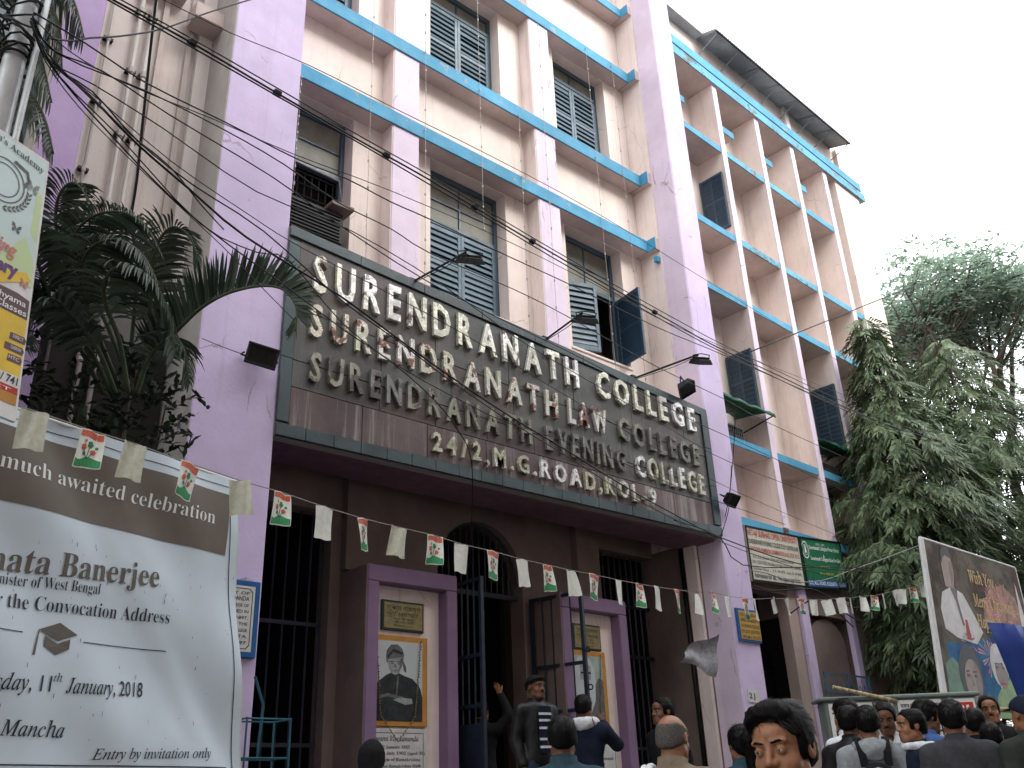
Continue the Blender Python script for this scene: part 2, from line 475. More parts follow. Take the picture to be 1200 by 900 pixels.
# ---- value noise for cloth and hair ---------------------------------------
def vnoise(P, scale, seed=0):
    """smooth pseudo noise in about -1..1"""
    x, y, z = P[0] * scale, P[1] * scale, P[2] * scale
    r = np.random.default_rng(seed)
    out = 0
    for i in range(5):
        k = r.normal(size=3); k = k / np.linalg.norm(k) * (0.7 + 0.5 * i)
        ph = r.uniform(0, 6.28, 2)
        k2 = r.normal(size=3)
        out = out + np.sin(k[0] * x + k[1] * y + k[2] * z + ph[0] + 1.3 * np.sin(k2[0] * x + k2[1] * y + k2[2] * z + ph[1]))
    return out / 3.0
def speckle(name, c1, c2, c3):
    m, nt, b = _nt(name)
    v = _mapped(nt, (1, 1, 1))
    c = _mix(nt, _ramp(nt, _noise(nt, v, 1.6, 4, .6), .38, .62), c1, c2)
    c = _mix(nt, _ramp(nt, _noise(nt, v, 9, 5, .7), .52, .66), c, c3)
    nt.links.new(c, b.inputs['Base Color']); b.inputs['Roughness'].default_value = .6; b.inputs['Specular IOR Level'].default_value = .08
    return m
M['gate_blue'] = plain('blue_grey_ironwork', (0.06, 0.12, 0.17), 0.5, var=0.2)
M['orange_y'] = plain('orange_yellow_sheet', (0.42, 0.26, 0.06), 0.5, var=0.1, scale=12)
M['blue_frame'] = plain('blue_wooden_frame', (0.02, 0.10, 0.27), 0.45, var=0.12)
M['cream_grey'] = paint('greyed_cream_paint', (0.54, 0.485, 0.45), mottle=0.08, streak=0.35, stain=(0.2, 0.17, 0.15))
M['cream_l'] = paint('pale_rib_paint', (0.64, 0.60, 0.57), mottle=0.06, streak=0.25, stain=(0.3, 0.28, 0.26))
M['salmon_grey'] = paint('greyed_salmon_paint', (0.46, 0.40, 0.37), mottle=0.08, streak=0.35, stain=(0.2, 0.17, 0.15))
M['purple_l'] = paint('violet_wall_paint', (0.34, 0.25, 0.42), mottle=0.06, streak=0.12, stain=(0.25, 0.18, 0.35))
M['teal_metal'] = plain('teal_wire', (0.02, 0.09, 0.12), 0.5, var=0.2)
M['brown_print'] = plain('brown_print', (0.13, 0.075, 0.08), 0.5)
M['salmon_ink'] = plain('salmon_ink', (0.55, 0.22, 0.17), 0.5)
M['purple_ink'] = plain('purple_ink', (0.13, 0.06, 0.17), 0.5)
M['g_back'] = speckle('dusk_print', (0.055, 0.045, 0.035), (0.15, 0.14, 0.11), (0.16, 0.06, 0.04))
M['g_blue'] = speckle('blue_print', (0.012, 0.04, 0.16), (0.02, 0.20, 0.36), (0.10, 0.09, 0.28))
M['g_green'] = plain('green_print', (0.03, 0.16, 0.07), 0.4, var=.3)
M['g_lime'] = plain('lime_print', (0.10, 0.26, 0.03), 0.4, var=.3)
M['g_warm'] = plain('warm_glow_print', (0.36, 0.17, 0.09), 0.5, var=.5, scale=5)
M['g_spark'] = plain('pink_spark_print', (0.55, 0.26, 0.26), 0.5, var=.4, scale=5)
M['g_skin'] = plain('skin_print', (0.26, 0.17, 0.13), 0.4, var=.2, scale=8)
M['g_skin2'] = plain('dark_skin_print', (0.14, 0.09, 0.06), 0.4, var=.2, scale=8)
M['g_gold'] = plain('gold_ink', (0.55, 0.36, 0.08), 0.4)
M['kiosk'] = paint('grey_green_board_paint', (0.15, 0.18, 0.16), rough=.6, mottle=0.2, streak=0.3)
M['newsprint'] = plain('grey_newsprint', (0.20, 0.20, 0.21), 0.7, var=.25, scale=18)
M['flag_dk'] = plain('dark_green_stem_ink', (0.02, 0.08, 0.04), 0.5)
M['string'] = plain('jute_string', (0.30, 0.29, 0.26), 0.8)
M['darkfar'] = leaf_mat('dark_distant_leaf', (0.018, 0.036, 0.018), (0.05, 0.085, 0.04))
M['palm_leaf2'] = leaf_mat('dull_palm_leaf', (0.02, 0.042, 0.024), (0.06, 0.09, 0.05))
M['wall_shade'] = paint('shade_darkened_grey_plaster', (0.15, 0.145, 0.14), mottle=0.15, streak=0.4, stain=(0.07, 0.07, 0.07))  # grey plaster with the deep shade under the palm put into its colour
M['midfar'] = leaf_mat('mid_distant_leaf', (0.05, 0.10, 0.06), (0.12, 0.18, 0.11), 0.4)
M['beige_l'] = paint('faded_beige_plaster', (0.40, 0.32, 0.28), mottle=0.1, streak=0.4, stain=(0.2, 0.16, 0.14))
M['khaki_fl'] = plain('dried_marigold', (0.20, 0.15, 0.08), 0.8, var=0.5, scale=50)
M['pearl'] = plain('pale_plastic_bulb', (0.30, 0.27, 0.26), 0.4, var=0.3, scale=40)

# ================================================================== SETTING
g = MB(); g.poly([(-400, -400, 0), (400, -400, 0), (400, 400, 0), (-400, 400, 0)])
g.build('ground', M['paving'], kind='structure')
g = MB(); g.poly([(-60, -3.0, 0.004), (90, -3.0, 0.004), (90, 1.72, 0.004), (-60, 1.72, 0.004)])
g.build('road', M['asphalt'], kind='structure')
g = MB(); g.box(-30, 60, 1.84, 13.0, 0.0, 0.15)
g.build('pavement', M['paving'], kind='structure')
g = MB()
for i in range(60): g.box(-30 + i * 1.5 + 0.01, -30 + (i + 1) * 1.5 - 0.01, 1.72, 1.84, 0.0, 0.16)
g.build('kerb', M['steps'], bevel=0.01, kind='structure')

# ================================================================== MAIN COLLEGE BUILDING
B = empty('college_building', (7.0, 8.3, 0.15), label='pink and lilac college building with sky blue ledges above the dark entrance', cat='building')
WY = 8.35
solid = [(4.92, 6.16), (7.53, 8.76), (10.03, 10.55)]
wins = [(3.56, 4.92), (6.16, 7.53), (8.76, 10.03)]
m = MB()
for a, b in solid: m.box(a, b, WY, WY + 0.35, 4.9, 17.5)
for a, b in wins:
    for z0, z1 in ((4.9, 7.45), (9.64, 11.35), (13.28, 15.1), (17.0, 17.5)): m.box(a, b, WY, WY + 0.35, z0, z1)
m.build('wall', M['cream'], B)
for a, b in wins:      # sills
    for z in (7.45, 11.35):
        MB().box(a - 0.03, b + 0.03, WY - 0.02, WY + 0.30, z - 0.001, z + 0.05).build('sill', M['cream'], B, bevel=0.01)
for a, b in ((5.37, 5.79), (8.0, 8.43)):
    MB().box(a, b, 8.10, WY + 0.01, 6.0, 17.5).build('column', M['lilac_pale'], B, bevel=0.008)
    MB().box(a - 0.012, a + 0.0, 8.112, WY, 6.0, 17.5).build('column_side', M['salmon'], B)
for i, (z0, z1) in enumerate(((9.65, 9.87), (10.98, 11.21), (13.29, 13.51), (14.9, 15.1))):
    l = MB().box(3.7, 10.44, 8.10, WY + 0.005, z0 + 0.003, z1 - 0.003).build('ledge', M['soffit'], B)
    f = MB().box(3.7, 10.452, 8.075, 8.10, z0, z1)
    f.box(10.44, 10.452, 8.10, 8.2, z0, z1)
    f.build('fascia', M['blue'], l, bevel=0.006)
    l = MB().box(10.452, 10.556, 7.925, WY, z0 + 0.003, z1 - 0.003).build('ledge', M['soffit'], B)
    MB().box(10.44, 10.452, 7.915, 8.075, z0, z1).build('fascia', M['blue'], l)
for i, (z0, z1) in enumerate(((9.42, 9.52), )):
    MB().box(10.46, 10.56, 7.93, 8.0, z0, z1).build('ledge', M['blue'], B)
# right hand pier (salmon return and lilac front)
MB().box(10.555, 11.13, 7.925, 8.75, 4.72, 17.5).build('pier', M['salmon'], B)
MB().box(10.6, 11.15, 7.5, 7.925, 0.15, 17.6).build('pilaster', M['lilac'], B, bevel=0.01)
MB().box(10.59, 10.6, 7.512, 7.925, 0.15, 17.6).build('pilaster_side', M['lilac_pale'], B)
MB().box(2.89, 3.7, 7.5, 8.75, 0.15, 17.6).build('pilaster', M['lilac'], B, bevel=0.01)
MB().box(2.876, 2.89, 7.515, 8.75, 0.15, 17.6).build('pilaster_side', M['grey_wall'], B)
MB().box(2.8, 11.2, 8.3, 14.0, 17.5, 17.8).build('roof', M['tin'], B)
MB().box(2.8, 11.2, 12.5, 12.8, 0.15, 17.5).build('rear_wall', M['grey_wall'], B)
for xw in (2.9, 11.0): MB().box(xw, xw + .12, 8.76, 12.5, .15, 17.49).build('side_wall', M['grey_wall'], B)
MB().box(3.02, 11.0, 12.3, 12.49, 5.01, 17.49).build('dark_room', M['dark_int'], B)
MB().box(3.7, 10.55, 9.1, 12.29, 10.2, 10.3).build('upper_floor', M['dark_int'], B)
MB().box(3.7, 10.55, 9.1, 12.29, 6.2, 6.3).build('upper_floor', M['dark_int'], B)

_slat_cache = {}
def slat_mesh(w, mat, h=0.092, t=0.012, tilt=24):
    key = (round(w, 3), mat, tilt)
    if key not in _slat_cache:
        c, s_ = math.cos(R(tilt)), math.sin(R(tilt))
        mb = MB()
        pts = []
        for z in (-h / 2, h / 2):
            for y in (-t / 2, t / 2):
                for x in (0, w):
                    pts.append((x, y * c - z * s_, z * c + y * s_))
        mb.hexa(pts)
        _slat_cache[key] = mb.mesh('slat', M[mat])
    return _slat_cache[key]

def shutter_leaf(parent, hinge, ang, w, z0, z1, mat='slat', slats=True, dark=False, name='shutter'):
    """louvred leaf from hinge point turning by ang degrees about Z; a runs from the hinge"""
    fr = Frame((hinge[0], hinge[1], 0), ang)
    mt = M['shutter_dark'] if dark else M['slat']
    s = MB(fr); st = 0.055
    s.box(0, st, -0.02, 0.02, z0, z1); s.box(w - st, w, -0.02, 0.02, z0, z1)
    s.box(st, w - st, -0.018, 0.018, z0, z0 + 0.09); s.box(st, w - st, -0.018, 0.018, z1 - 0.07, z1)
    zm = (z0 + z1) / 2
    s.box(st, w - st, -0.018, 0.018, zm - 0.03, zm + 0.03)
    lf = s.build(name, mt, parent, bevel=0.004)
    if slats:
        me = slat_mesh(w - 2 * st, 'shutter_dark' if dark else 'slat', tilt=-20 if math.cos(R(ang)) > 0 else 20)
        rot = Matrix.Rotation(R(ang), 4, 'Z')
        for za, zb in ((z0 + 0.09, zm - 0.03), (zm + 0.03, z1 - 0.07)):
            n = max(2, int((zb - za) / 0.088))
            for i in range(n):
                z = za + (i + 0.5) * (zb - za) / n
                o = link_mesh('slat', me, None)
                p = fr(st, 0, z)
                jit = random.uniform(-0.05, 0.05) if random.random() < 0.88 else random.uniform(-0.35, 0.2)
                o.matrix_world = Matrix.Translation(p) @ rot @ Matrix.Rotation(jit, 4, 'X')
                mw = o.matrix_world.copy(); o.parent = parent; o.matrix_parent_inverse = parent.matrix_world.inverted(); o.matrix_world = mw
    else:
        MB(fr).box(st, w - st, -0.008, 0.008, z0 + 0.05, z1 - 0.05).build('shutter_board', mt, parent)
    return lf

def window(parent, x0, x1, z0, z1, trans, style, Y=8.55, label=None):
    f = MB(); t = 0.06
    f.box(x0, x0 + t, Y, Y + 0.08, z0, z1); f.box(x1 - t, x1, Y, Y + 0.08, z0, z1)
    f.box(x0 + t, x1 - t, Y, Y + 0.08, z1 - 0.09, z1); f.box(x0 + t, x1 - t, Y, Y + 0.08, z0 + 0.05, z0 + 0.11)
    f.box(x0 + t, x1 - t, Y - 0.01, Y + 0.07, trans - 0.035, trans + 0.035)
    w = f.build('window', M['frame'], parent, bevel=0.005, label=label)
    # transom lights
    n = 2; gx0, gx1 = x0 + t, x1 - t
    for i in range(n):
        a = gx0 + (gx1 - gx0) * i / n; b = gx0 + (gx1 - gx0) * (i + 1) / n
        rows = 2 if z1 - trans > 0.6 else 1
        for r in range(rows):
            za = trans + 0.035 + (z1 - 0.09 - trans - 0.035) * r / rows; zb = trans + 0.035 + (z1 - 0.09 - trans - 0.035) * (r + 1) / rows
            tl = random.uniform(-0.004, 0.004)
            MB().hexa([(a, Y + 0.04 + tl, za), (b, Y + 0.04, za), (a, Y + 0.045 + tl, za), (b, Y + 0.045, za),
                       (a, Y + 0.04, zb), (b, Y + 0.04 + tl, zb), (a, Y + 0.045, zb), (b, Y + 0.045 + tl, zb)]).build('pane', M['glass'], w)
            if i: MB().box(a - 0.012, a + 0.012, Y + 0.02, Y + 0.06, za, zb).build('glazing_bar', M['frame'], w)
        if rows == 2: MB().box(a, b, Y + 0.022, Y + 0.058, za - 0.012, za + 0.012).build('glazing_bar', M['frame'], w)
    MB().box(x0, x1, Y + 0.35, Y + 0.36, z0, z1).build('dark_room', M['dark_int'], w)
    lw = (x1 - x0 - 2 * t) / 2 - 0.002
    zb, zt = z0 + 0.115, trans - 0.038
    if style == 'closed':
        shutter_leaf(w, (x0 + t, Y + 0.02), 0, lw, zb, zt)
        shutter_leaf(w, (x1 - t, Y + 0.02), 180, lw, zb, zt)
    elif style == 'ajar':
        shutter_leaf(w, (x0 + t, Y - 0.02), -18, lw, zb, zt)
        shutter_leaf(w, (x1 - 0.02, Y - 0.03), 262, lw, zb, zt, dark=True)
    return w

for i, (a, b) in enumerate(wins):
    if i == 0:
        w = window(B, a, b, 7.45, 9.64, 8.78, 'open', label='window with dark grille and an air cooler box above the name board')
        gr = MB()
        for k in range(9): gr.tube([(4.0 + k * 0.1, 8.6, 7.6), (4.0 + k * 0.1, 8.6, 8.74)], 0.008, 5)
        for k in range(7): gr.tube([(3.7, 8.59, 7.66 + k * 0.17), (4.86, 8.59, 7.66 + k * 0.17)], 0.008, 5)
        gr.build('grille', M['black_metal'], w)
    else:
        window(B, a, b, 7.45, 9.64, 8.78, 'closed' if i == 1 else 'ajar')
    window(B, a, b, 11.35, 13.28, 12.9, 'closed')
    window(B, a, b, 15.1, 17.0, 16.4, 'closed')

# --- ground floor entrance behind the sign
E0 = 8.75
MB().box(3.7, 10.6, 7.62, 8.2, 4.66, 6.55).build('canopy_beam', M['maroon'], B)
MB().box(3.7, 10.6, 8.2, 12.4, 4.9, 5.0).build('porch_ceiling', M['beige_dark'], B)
m = MB()
def arch_wall():
    # wall with three openings, built as butted blocks
    m.box(5.1, 6.56, E0, E0 + 0.25, 0.85, 4.9)
    m.box(7.92, 9.3, E0, E0 + 0.25, 0.85, 4.9)
    m.box(3.7, 5.1, E0, E0 + 0.25, 4.45, 4.9)
    m.box(9.3, 10.56, E0, E0 + 0.25, 4.64, 4.9)
    n = 16; cx, cz, r = 7.24, 4.0, 0.68
    for i in range(n):
        t0, t1 = math.pi * i / n, math.pi * (i + 1) / n
        xa, xb = cx + r * math.cos(t0), cx + r * math.cos(t1)
        za, zb = cz + r * math.sin(t0), cz + r * math.sin(t1)
        m.hexa([(xb, E0, zb), (xa, E0, za), (xb, E0 + 0.25, zb), (xa, E0 + 0.25, za),
                (xb, E0, 4.9), (xa, E0, 4.9), (xb, E0 + 0.25, 4.9), (xa, E0 + 0.25, 4.9)])
arch_wall()
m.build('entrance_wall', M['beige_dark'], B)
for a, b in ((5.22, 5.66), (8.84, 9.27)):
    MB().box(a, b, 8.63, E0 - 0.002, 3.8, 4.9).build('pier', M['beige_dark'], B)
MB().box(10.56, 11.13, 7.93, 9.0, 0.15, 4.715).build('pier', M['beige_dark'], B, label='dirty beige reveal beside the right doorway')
MB().box(10.50, 10.56, 7.93, 8.12, 0.15, 4.66).build('trim', M['salmon'], B)
MB().tube([(10.49, 8.17, 0.85), (10.49, 8.17, 4.66)], 0.03, 8).build('down_pipe', M['black_metal'], B, smooth=True)
# interior
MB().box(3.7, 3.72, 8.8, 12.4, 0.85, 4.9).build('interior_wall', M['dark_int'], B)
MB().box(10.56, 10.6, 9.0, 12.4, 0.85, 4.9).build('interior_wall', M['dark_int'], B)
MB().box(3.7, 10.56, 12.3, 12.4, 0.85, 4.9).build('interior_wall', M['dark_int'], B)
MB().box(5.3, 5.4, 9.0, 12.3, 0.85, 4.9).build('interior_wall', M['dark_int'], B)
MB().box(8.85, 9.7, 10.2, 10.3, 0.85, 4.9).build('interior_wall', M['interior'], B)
MB().box(3.7, 10.6, 6.8, 12.5, 0.15, 0.85).build('plinth', M['steps'], B)
for y0, y1, z in ((6.1, 6.8, 0.67), (5.35, 6.1, 0.5), (5.0, 5.35, 0.32)):
    MB().box(3.7, 10.6, y0, y1, 0.15, z).build('step', M['steps'], B, bevel=0.01)

def portal(x0, x1):
    yf = 8.2
    p = MB()
    p.box(x0, x0 + 0.15, yf, E0 - 0.002, 0.85, 3.60); p.box(x1 - 0.15, x1, yf, E0 - 0.002, 0.85, 3.60)
    p.box(x0, x1, yf, E0 - 0.002, 3.60, 3.78)
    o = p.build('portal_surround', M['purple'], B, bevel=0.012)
    MB().box(x0 + 0.15, x1 - 0.15, yf + 0.16, yf + 0.2, 0.85, 3.60).build('niche_panel', M['salmon'], o)
    MB().box(x0 - 0.012, x0, yf + 0.012, E0 - 0.002, 0.85, 3.77).build('side_face', M['beige_dark'], o)
    return o
portal(5.24, 6.43); portal(8.06, 9.25)

# arch grille and gate leaves
gt = MB()
for k in range(14):
    x = 6.62 + k * 0.0965
    top = 4.0 + math.sqrt(max(0, 0.68 ** 2 - (x - 7.24) ** 2)) - 0.02
    gt.tube([(x, 8.86, 3.8), (x, 8.86, top)], 0.009, 5)
gt.box(6.58, 7.9, 8.84, 8.88, 3.76, 3.82)
pts = [(7.24 + 0.665 * math.cos(t), 8.86, 4.0 + 0.665 * math.sin(t)) for t in np.linspace(0, math.pi, 17)]
gt.tube(pts, 0.018, 6)
gt.build('arch_grille', M['gate'], B)
def gate_leaf(p0, p1, z0=0.9, z1=3.76, n=6, solid=1.6):
    d = Vector((p1[0] - p0[0], p1[1] - p0[1], 0)); L = d.length; ang = math.degrees(math.atan2(d.y, d.x))
    fr = Frame((p0[0], p0[1], 0), ang)
    f = MB(fr)
    f.box(0, 0.045, -0.022, 0.022, z0, z1); f.box(L - 0.045, L, -0.022, 0.022, z0, z1)
    for z in (z0, (z0 + z1) * 0.62, 2.36, z1 - 0.04): f.box(0.045, L - 0.045, -0.018, 0.018, z, z + 0.04)
    o = f.build('gate_leaf', M['gate'], B)
    for k in range(n):
        a = 0.045 + (L - 0.09) * (k + 1) / (n + 1)
        MB(fr).tube([(a, 0, z0 + 0.02), (a, 0, z1 - 0.02)], 0.011, 6).build('bar', M['gate'], o)
    return o, fr, L
o, fr, L = gate_leaf((6.60, 8.72), (6.60, 7.97), n=5)
MB(fr).box(0.05, L - 0.05, -0.01, 0.01, 0.95, 2.2).build('sheet_panel', M['gate'], o)
o, fr, L = gate_leaf((7.97, 8.68), (8.15, 7.92), n=4)
r = MB(fr)
for z in (3.05, 2.62): r.tube([(L + 0.03 + 0.03 * math.cos(t), 0, z + 0.03 * math.sin(t)) for t in np.linspace(0, 6.3, 10)], 0.009, 5)
r.build('latch_ring', M['gate'], o)
# right doorway grille
f = MB(); 
for k in range(10): f.tube([(9.38 + k * 0.12, 8.9, 0.85), (9.38 + k * 0.12, 8.9, 4.64)], 0.012, 5)
for z in (2.0, 3.2, 3.9): f.box(9.32, 10.54, 8.885, 8.915, z, z + 0.04)
f.build('door_grille', M['gate'], B)
# left doorway rolling grille
f = MB()
for k in range(10): f.tube([(3.78 + k * 0.145, 8.9, 0.85), (3.78 + k * 0.145, 8.9, 4.45)], 0.012, 5)
for z in (2.0, 3.2): f.box(3.72, 5.1, 8.885, 8.915, z, z + 0.04)
f.build('door_grille', M['gate'], B)

# plaques and portraits in the niches ------------------------------------------------
def flat_poly(mb, fr, pts, d):
    mb._add([fr(a, d, z) for a, z in pts], [tuple(range(len(pts)))])
def blob(cx, cz, rx, rz, n=18, a0=0, wob=0.0, seed=0):
    r_ = random.Random(seed)
    return [(cx + rx * (1 + wob * r_.uniform(-1, 1)) * math.cos(2 * math.pi * i / n + a0), cz + rz * (1 + wob * r_.uniform(-1, 1)) * math.sin(2 * math.pi * i / n + a0)) for i in range(n)]
def layer(name, pts_list, d, mat, parent, fr):
    mb = MB()
    for p in pts_list: flat_poly(mb, fr, p, d)
    return mb.build(name, mat, parent, recalc=False)

M['p_dark'] = plain('print_dark_grey', (0.03, 0.034, 0.036), 0.4, var=0.3, scale=14)
M['p_mid'] = plain('print_mid_grey', (0.12, 0.125, 0.125), 0.4, var=0.25, scale=14)
M['p_face'] = plain('print_face_grey', (0.27, 0.29, 0.29), 0.4, var=0.25, scale=22)
M['p_pale'] = plain('print_pale_grey', (0.46, 0.50, 0.50), 0.4, var=0.06, scale=4)
M['p_mint'] = plain('print_faded_green_grey', (0.30, 0.38, 0.34), 0.4, var=0.2, scale=4)

def niche(x0, x1, which):
    yb = 8.36
    c = (x0 + x1) / 2
    # brass plaque
    q = tag(MB().box(c - 0.33 if which == 'L' else c - 0.30, c + 0.22 if which == 'L' else c + 0.20, yb - 0.035, yb - 0.002, 3.13, 3.45).build('wall_plaque', M['plaque_frame'], bevel=0.006),
            'small brass plaque in Bengali above the ' + ('crossed-arms portrait in the left niche' if which == 'L' else 'white-bearded portrait in the right niche'), 'plaque')
    a, b = (c - 0.33, c + 0.22) if which == 'L' else (c - 0.30, c + 0.20)
    MB().box(a + 0.025, b - 0.025, yb - 0.041, yb - 0.034, 3.155, 3.425).build('brass_sheet', M['brass'], q)
    ls = ['ভূপেন নারায়ণ', 'স্মৃতি রক্ষা সমিতি'] if which == 'L' else ['স্বামী বিবেকানন্দ', 'স্মৃতি ফলক']
    for i, t in enumerate(ls): put_text('lettering', t, WORLD, a + 0.06, 3.35 - i * 0.07, 0.045, w=(b - a) - 0.12, d=yb - 0.043, mat=M['ink'], parent=q)
    for i in range(3): put_text('lettering', ['উদ্বোধন করেন', 'শ্রীমতী দেবী', 'কলকাতা ২০১২'][i], WORLD, a + 0.14, 3.245 - i * 0.035, 0.02, w=(b - a) - 0.28, d=yb - 0.043, mat=M['ink'], parent=q)
    # portrait
    px0, px1, pz0, pz1 = (5.40, 6.10, 2.17, 3.08) if which == 'L' else (8.22, 8.90, 2.24, 3.12)
    p = tag(MB().box(px0, px1, yb - 0.04, yb - 0.002, pz0, pz1).build('framed_portrait', M['orange'], bevel=0.004),
            'black and white portrait of a turbaned man with folded arms, orange border' if which == 'L' else 'faded portrait of a white-bearded man behind the open gate leaf',
            'portrait')
    ix0, ix1, iz0, iz1 = px0 + (0.0 if which == 'L' else 0.03), px1 - 0.07, pz0 + 0.05, pz1 - 0.06
    d = yb - 0.043
    fr = WORLD
    layer('photograph', [[(ix0, iz0), (ix1, iz0), (ix1, iz1), (ix0, iz1)]], d, M['p_pale'] if which == 'L' else M['p_mint'], p, fr)
    W_, H_ = ix1 - ix0, iz1 - iz0
    def L_(pts): return [(ix0 + u * W_, iz0 + v * H_) for u, v in pts]
    if which == 'L':
        layer('robe_print', [L_([(0.0, 0.0), (1.0, 0.0), (1.0, 0.30), (0.95, 0.42), (0.80, 0.53), (0.62, 0.565), (0.50, 0.60), (0.38, 0.60), (0.26, 0.56), (0.10, 0.47), (0.02, 0.38), (0.0, 0.33)])], d - 0.001, M['p_dark'], p, fr)
        layer('robe_fold_print', [L_([(0.12, 0.30), (0.30, 0.34), (0.62, 0.30), (0.60, 0.26), (0.30, 0.30), (0.14, 0.27)]), L_([(0.48, 0.56), (0.52, 0.56), (0.49, 0.30), (0.46, 0.30)])], d - 0.002, M['p_mid'], p, fr)
        layer('hand_print', [L_([(0.40, 0.26), (0.55, 0.29), (0.78, 0.28), (0.80, 0.22), (0.66, 0.20), (0.50, 0.235)])], d - 0.003, M['p_face'], p, fr)
        layer('turban_print', [L_([(0.27, 0.72), (0.25, 0.80), (0.27, 0.88), (0.35, 0.95), (0.48, 0.96), (0.58, 0.91), (0.62, 0.83), (0.60, 0.76), (0.66, 0.68), (0.67, 0.60), (0.62, 0.62), (0.58, 0.72), (0.50, 0.74)])], d - 0.002, M['p_mid'], p, fr)
        layer('turban_fold_print', [L_([(0.28, 0.80), (0.40, 0.90), (0.60, 0.86), (0.59, 0.83), (0.40, 0.86), (0.29, 0.77)])], d - 0.003, M['p_dark'], p, fr)
        layer('face_print', [L_([(0.29, 0.76), (0.58, 0.80), (0.575, 0.68), (0.53, 0.60), (0.45, 0.565), (0.36, 0.59), (0.31, 0.66)])], d - 0.003, M['p_face'], p, fr)
        layer('shade_print', [L_([(0.50, 0.60), (0.575, 0.68), (0.58, 0.79), (0.54, 0.78), (0.53, 0.68)]), L_([(0.425, 0.70), (0.445, 0.71), (0.465, 0.665), (0.42, 0.66)])], d - 0.0035, M['p_mid'], p, fr)
        layer('feature_print', [L_([(0.335, 0.735), (0.36, 0.742), (0.41, 0.738), (0.41, 0.731), (0.335, 0.727)]), L_([(0.465, 0.738), (0.51, 0.744), (0.55, 0.738), (0.55, 0.731), (0.465, 0.731)]),
                                L_([(0.355, 0.714), (0.395, 0.716), (0.395, 0.704), (0.355, 0.703)]), L_([(0.485, 0.716), (0.53, 0.717), (0.53, 0.705), (0.485, 0.704)]), L_([(0.40, 0.624), (0.48, 0.626), (0.47, 0.616), (0.41, 0.614)])], d - 0.004, M['p_dark'], p, fr)
    else:
        layer('foliage_print', [L_([(0.55, 0.0), (1.0, 0.0), (1.0, 0.62), (0.86, 0.66), (0.74, 0.55), (0.62, 0.40)]), L_([(0.0, 0.0), (0.22, 0.0), (0.12, 0.5), (0.0, 0.55)])], d - 0.001, M['p_mid'], p, fr)
        layer('beard_print', [L_([(0.12, 0.10), (0.30, 0.02), (0.55, 0.08), (0.72, 0.30), (0.76, 0.60), (0.74, 0.80), (0.62, 0.95), (0.42, 1.0), (0.24, 0.95), (0.14, 0.80), (0.12, 0.50)])], d - 0.002, M['p_pale'], p, fr)
        layer('face_print', [L_([(0.30, 0.62), (0.62, 0.62), (0.64, 0.82), (0.46, 0.92), (0.30, 0.84)])], d - 0.003, M['p_face'], p, fr)
        layer('feature_print', [L_([(0.32, 0.74), (0.44, 0.745), (0.44, 0.715), (0.32, 0.71)]), L_([(0.52, 0.745), (0.63, 0.74), (0.63, 0.71), (0.52, 0.715)])], d - 0.004, M['p_dark'], p, fr)
    # text board below
    bx0, bx1 = (5.40, 6.09) if which == 'L' else (8.30, 9.0)
    z1 = pz0 - 0.02
    t = tag(MB().box(bx0, bx1, yb - 0.03, yb - 0.002, 1.35, z1).build('text_board', M['marble_w'], bevel=0.004),
            'white board of black text under the ' + ('crossed-arms portrait' if which == 'L' else 'white-bearded portrait'), 'board')
    bd = MB()
    for q in ((bx0 + 0.02, bx1 - 0.035, z1 - 0.045, z1 - 0.04), (bx0 + 0.02, bx1 - 0.035, 1.4, 1.405)): bd.box(q[0], q[1], yb - 0.032, yb - 0.030, q[2], q[3])
    bd.box(bx1 - 0.04, bx1 - 0.035, yb - 0.032, yb - 0.030, 1.4, z1 - 0.04)
    bd.build('border_line', M['ink'], t)
    if which == 'L':
        put_text('lettering', 'Swami Vivekananda', WORLD, bx0 + 0.03, z1 - 0.12, 0.05, w=0.56, d=yb - 0.033, mat=M['ink'], parent=t, serif='i', offset=0.01)
        ls = ['12 January 1863', '- 4 July 1902 (aged 39)', 'Disciple of Ramakrishna', 'founder Ramakrishna Math', 'Literary works: Raja Yoga,', 'Karma Yoga, Bhakti Yoga,', 'Jnana Yoga']
    else:
        put_text('lettering', 'Rabindranath', WORLD, bx0 + 0.03, z1 - 0.12, 0.045, w=0.5, d=yb - 0.033, mat=M['ink'], parent=t, serif='i', offset=0.01)
        ls = ['7 May 1861', '- 7 August 1941', 'poet and composer', 'Literary works: Gitanjali', 'Ghare Baire, Gora']
    for i, s_ in enumerate(ls):
        put_text('lettering', s_, WORLD, bx0 + 0.06 + (0.06 if i < 2 else 0), z1 - 0.19 - i * 0.06, 0.03, w=min(0.56, 0.024 * len(s_)), d=yb - 0.033, mat=M['ink'], parent=t, serif='b')
    # garland
    gl = MB(); gr_ = random.Random(3 if which == 'L' else 4)
    ax0, ax1, top = px0 + 0.04, px1 - 0.10, pz1 - 0.04
    path = [(ax0 + 0.0, top)] + [(ax0 - 0.01 + 0.01 * k, top - 0.11 * k) for k in range(1, 8)] + [(ax0 + 0.14, top - 0.86), ((ax0 + ax1) / 2, top - 1.02), (ax1 - 0.14, top - 0.86)] + [(ax1 - 0.01 * k, top - 0.11 * k) for k in range(7, 0, -1)] + [(ax1, top)]
    gl.tube([(a, yb - 0.055, z) for a, z in path], 0.004, 4)
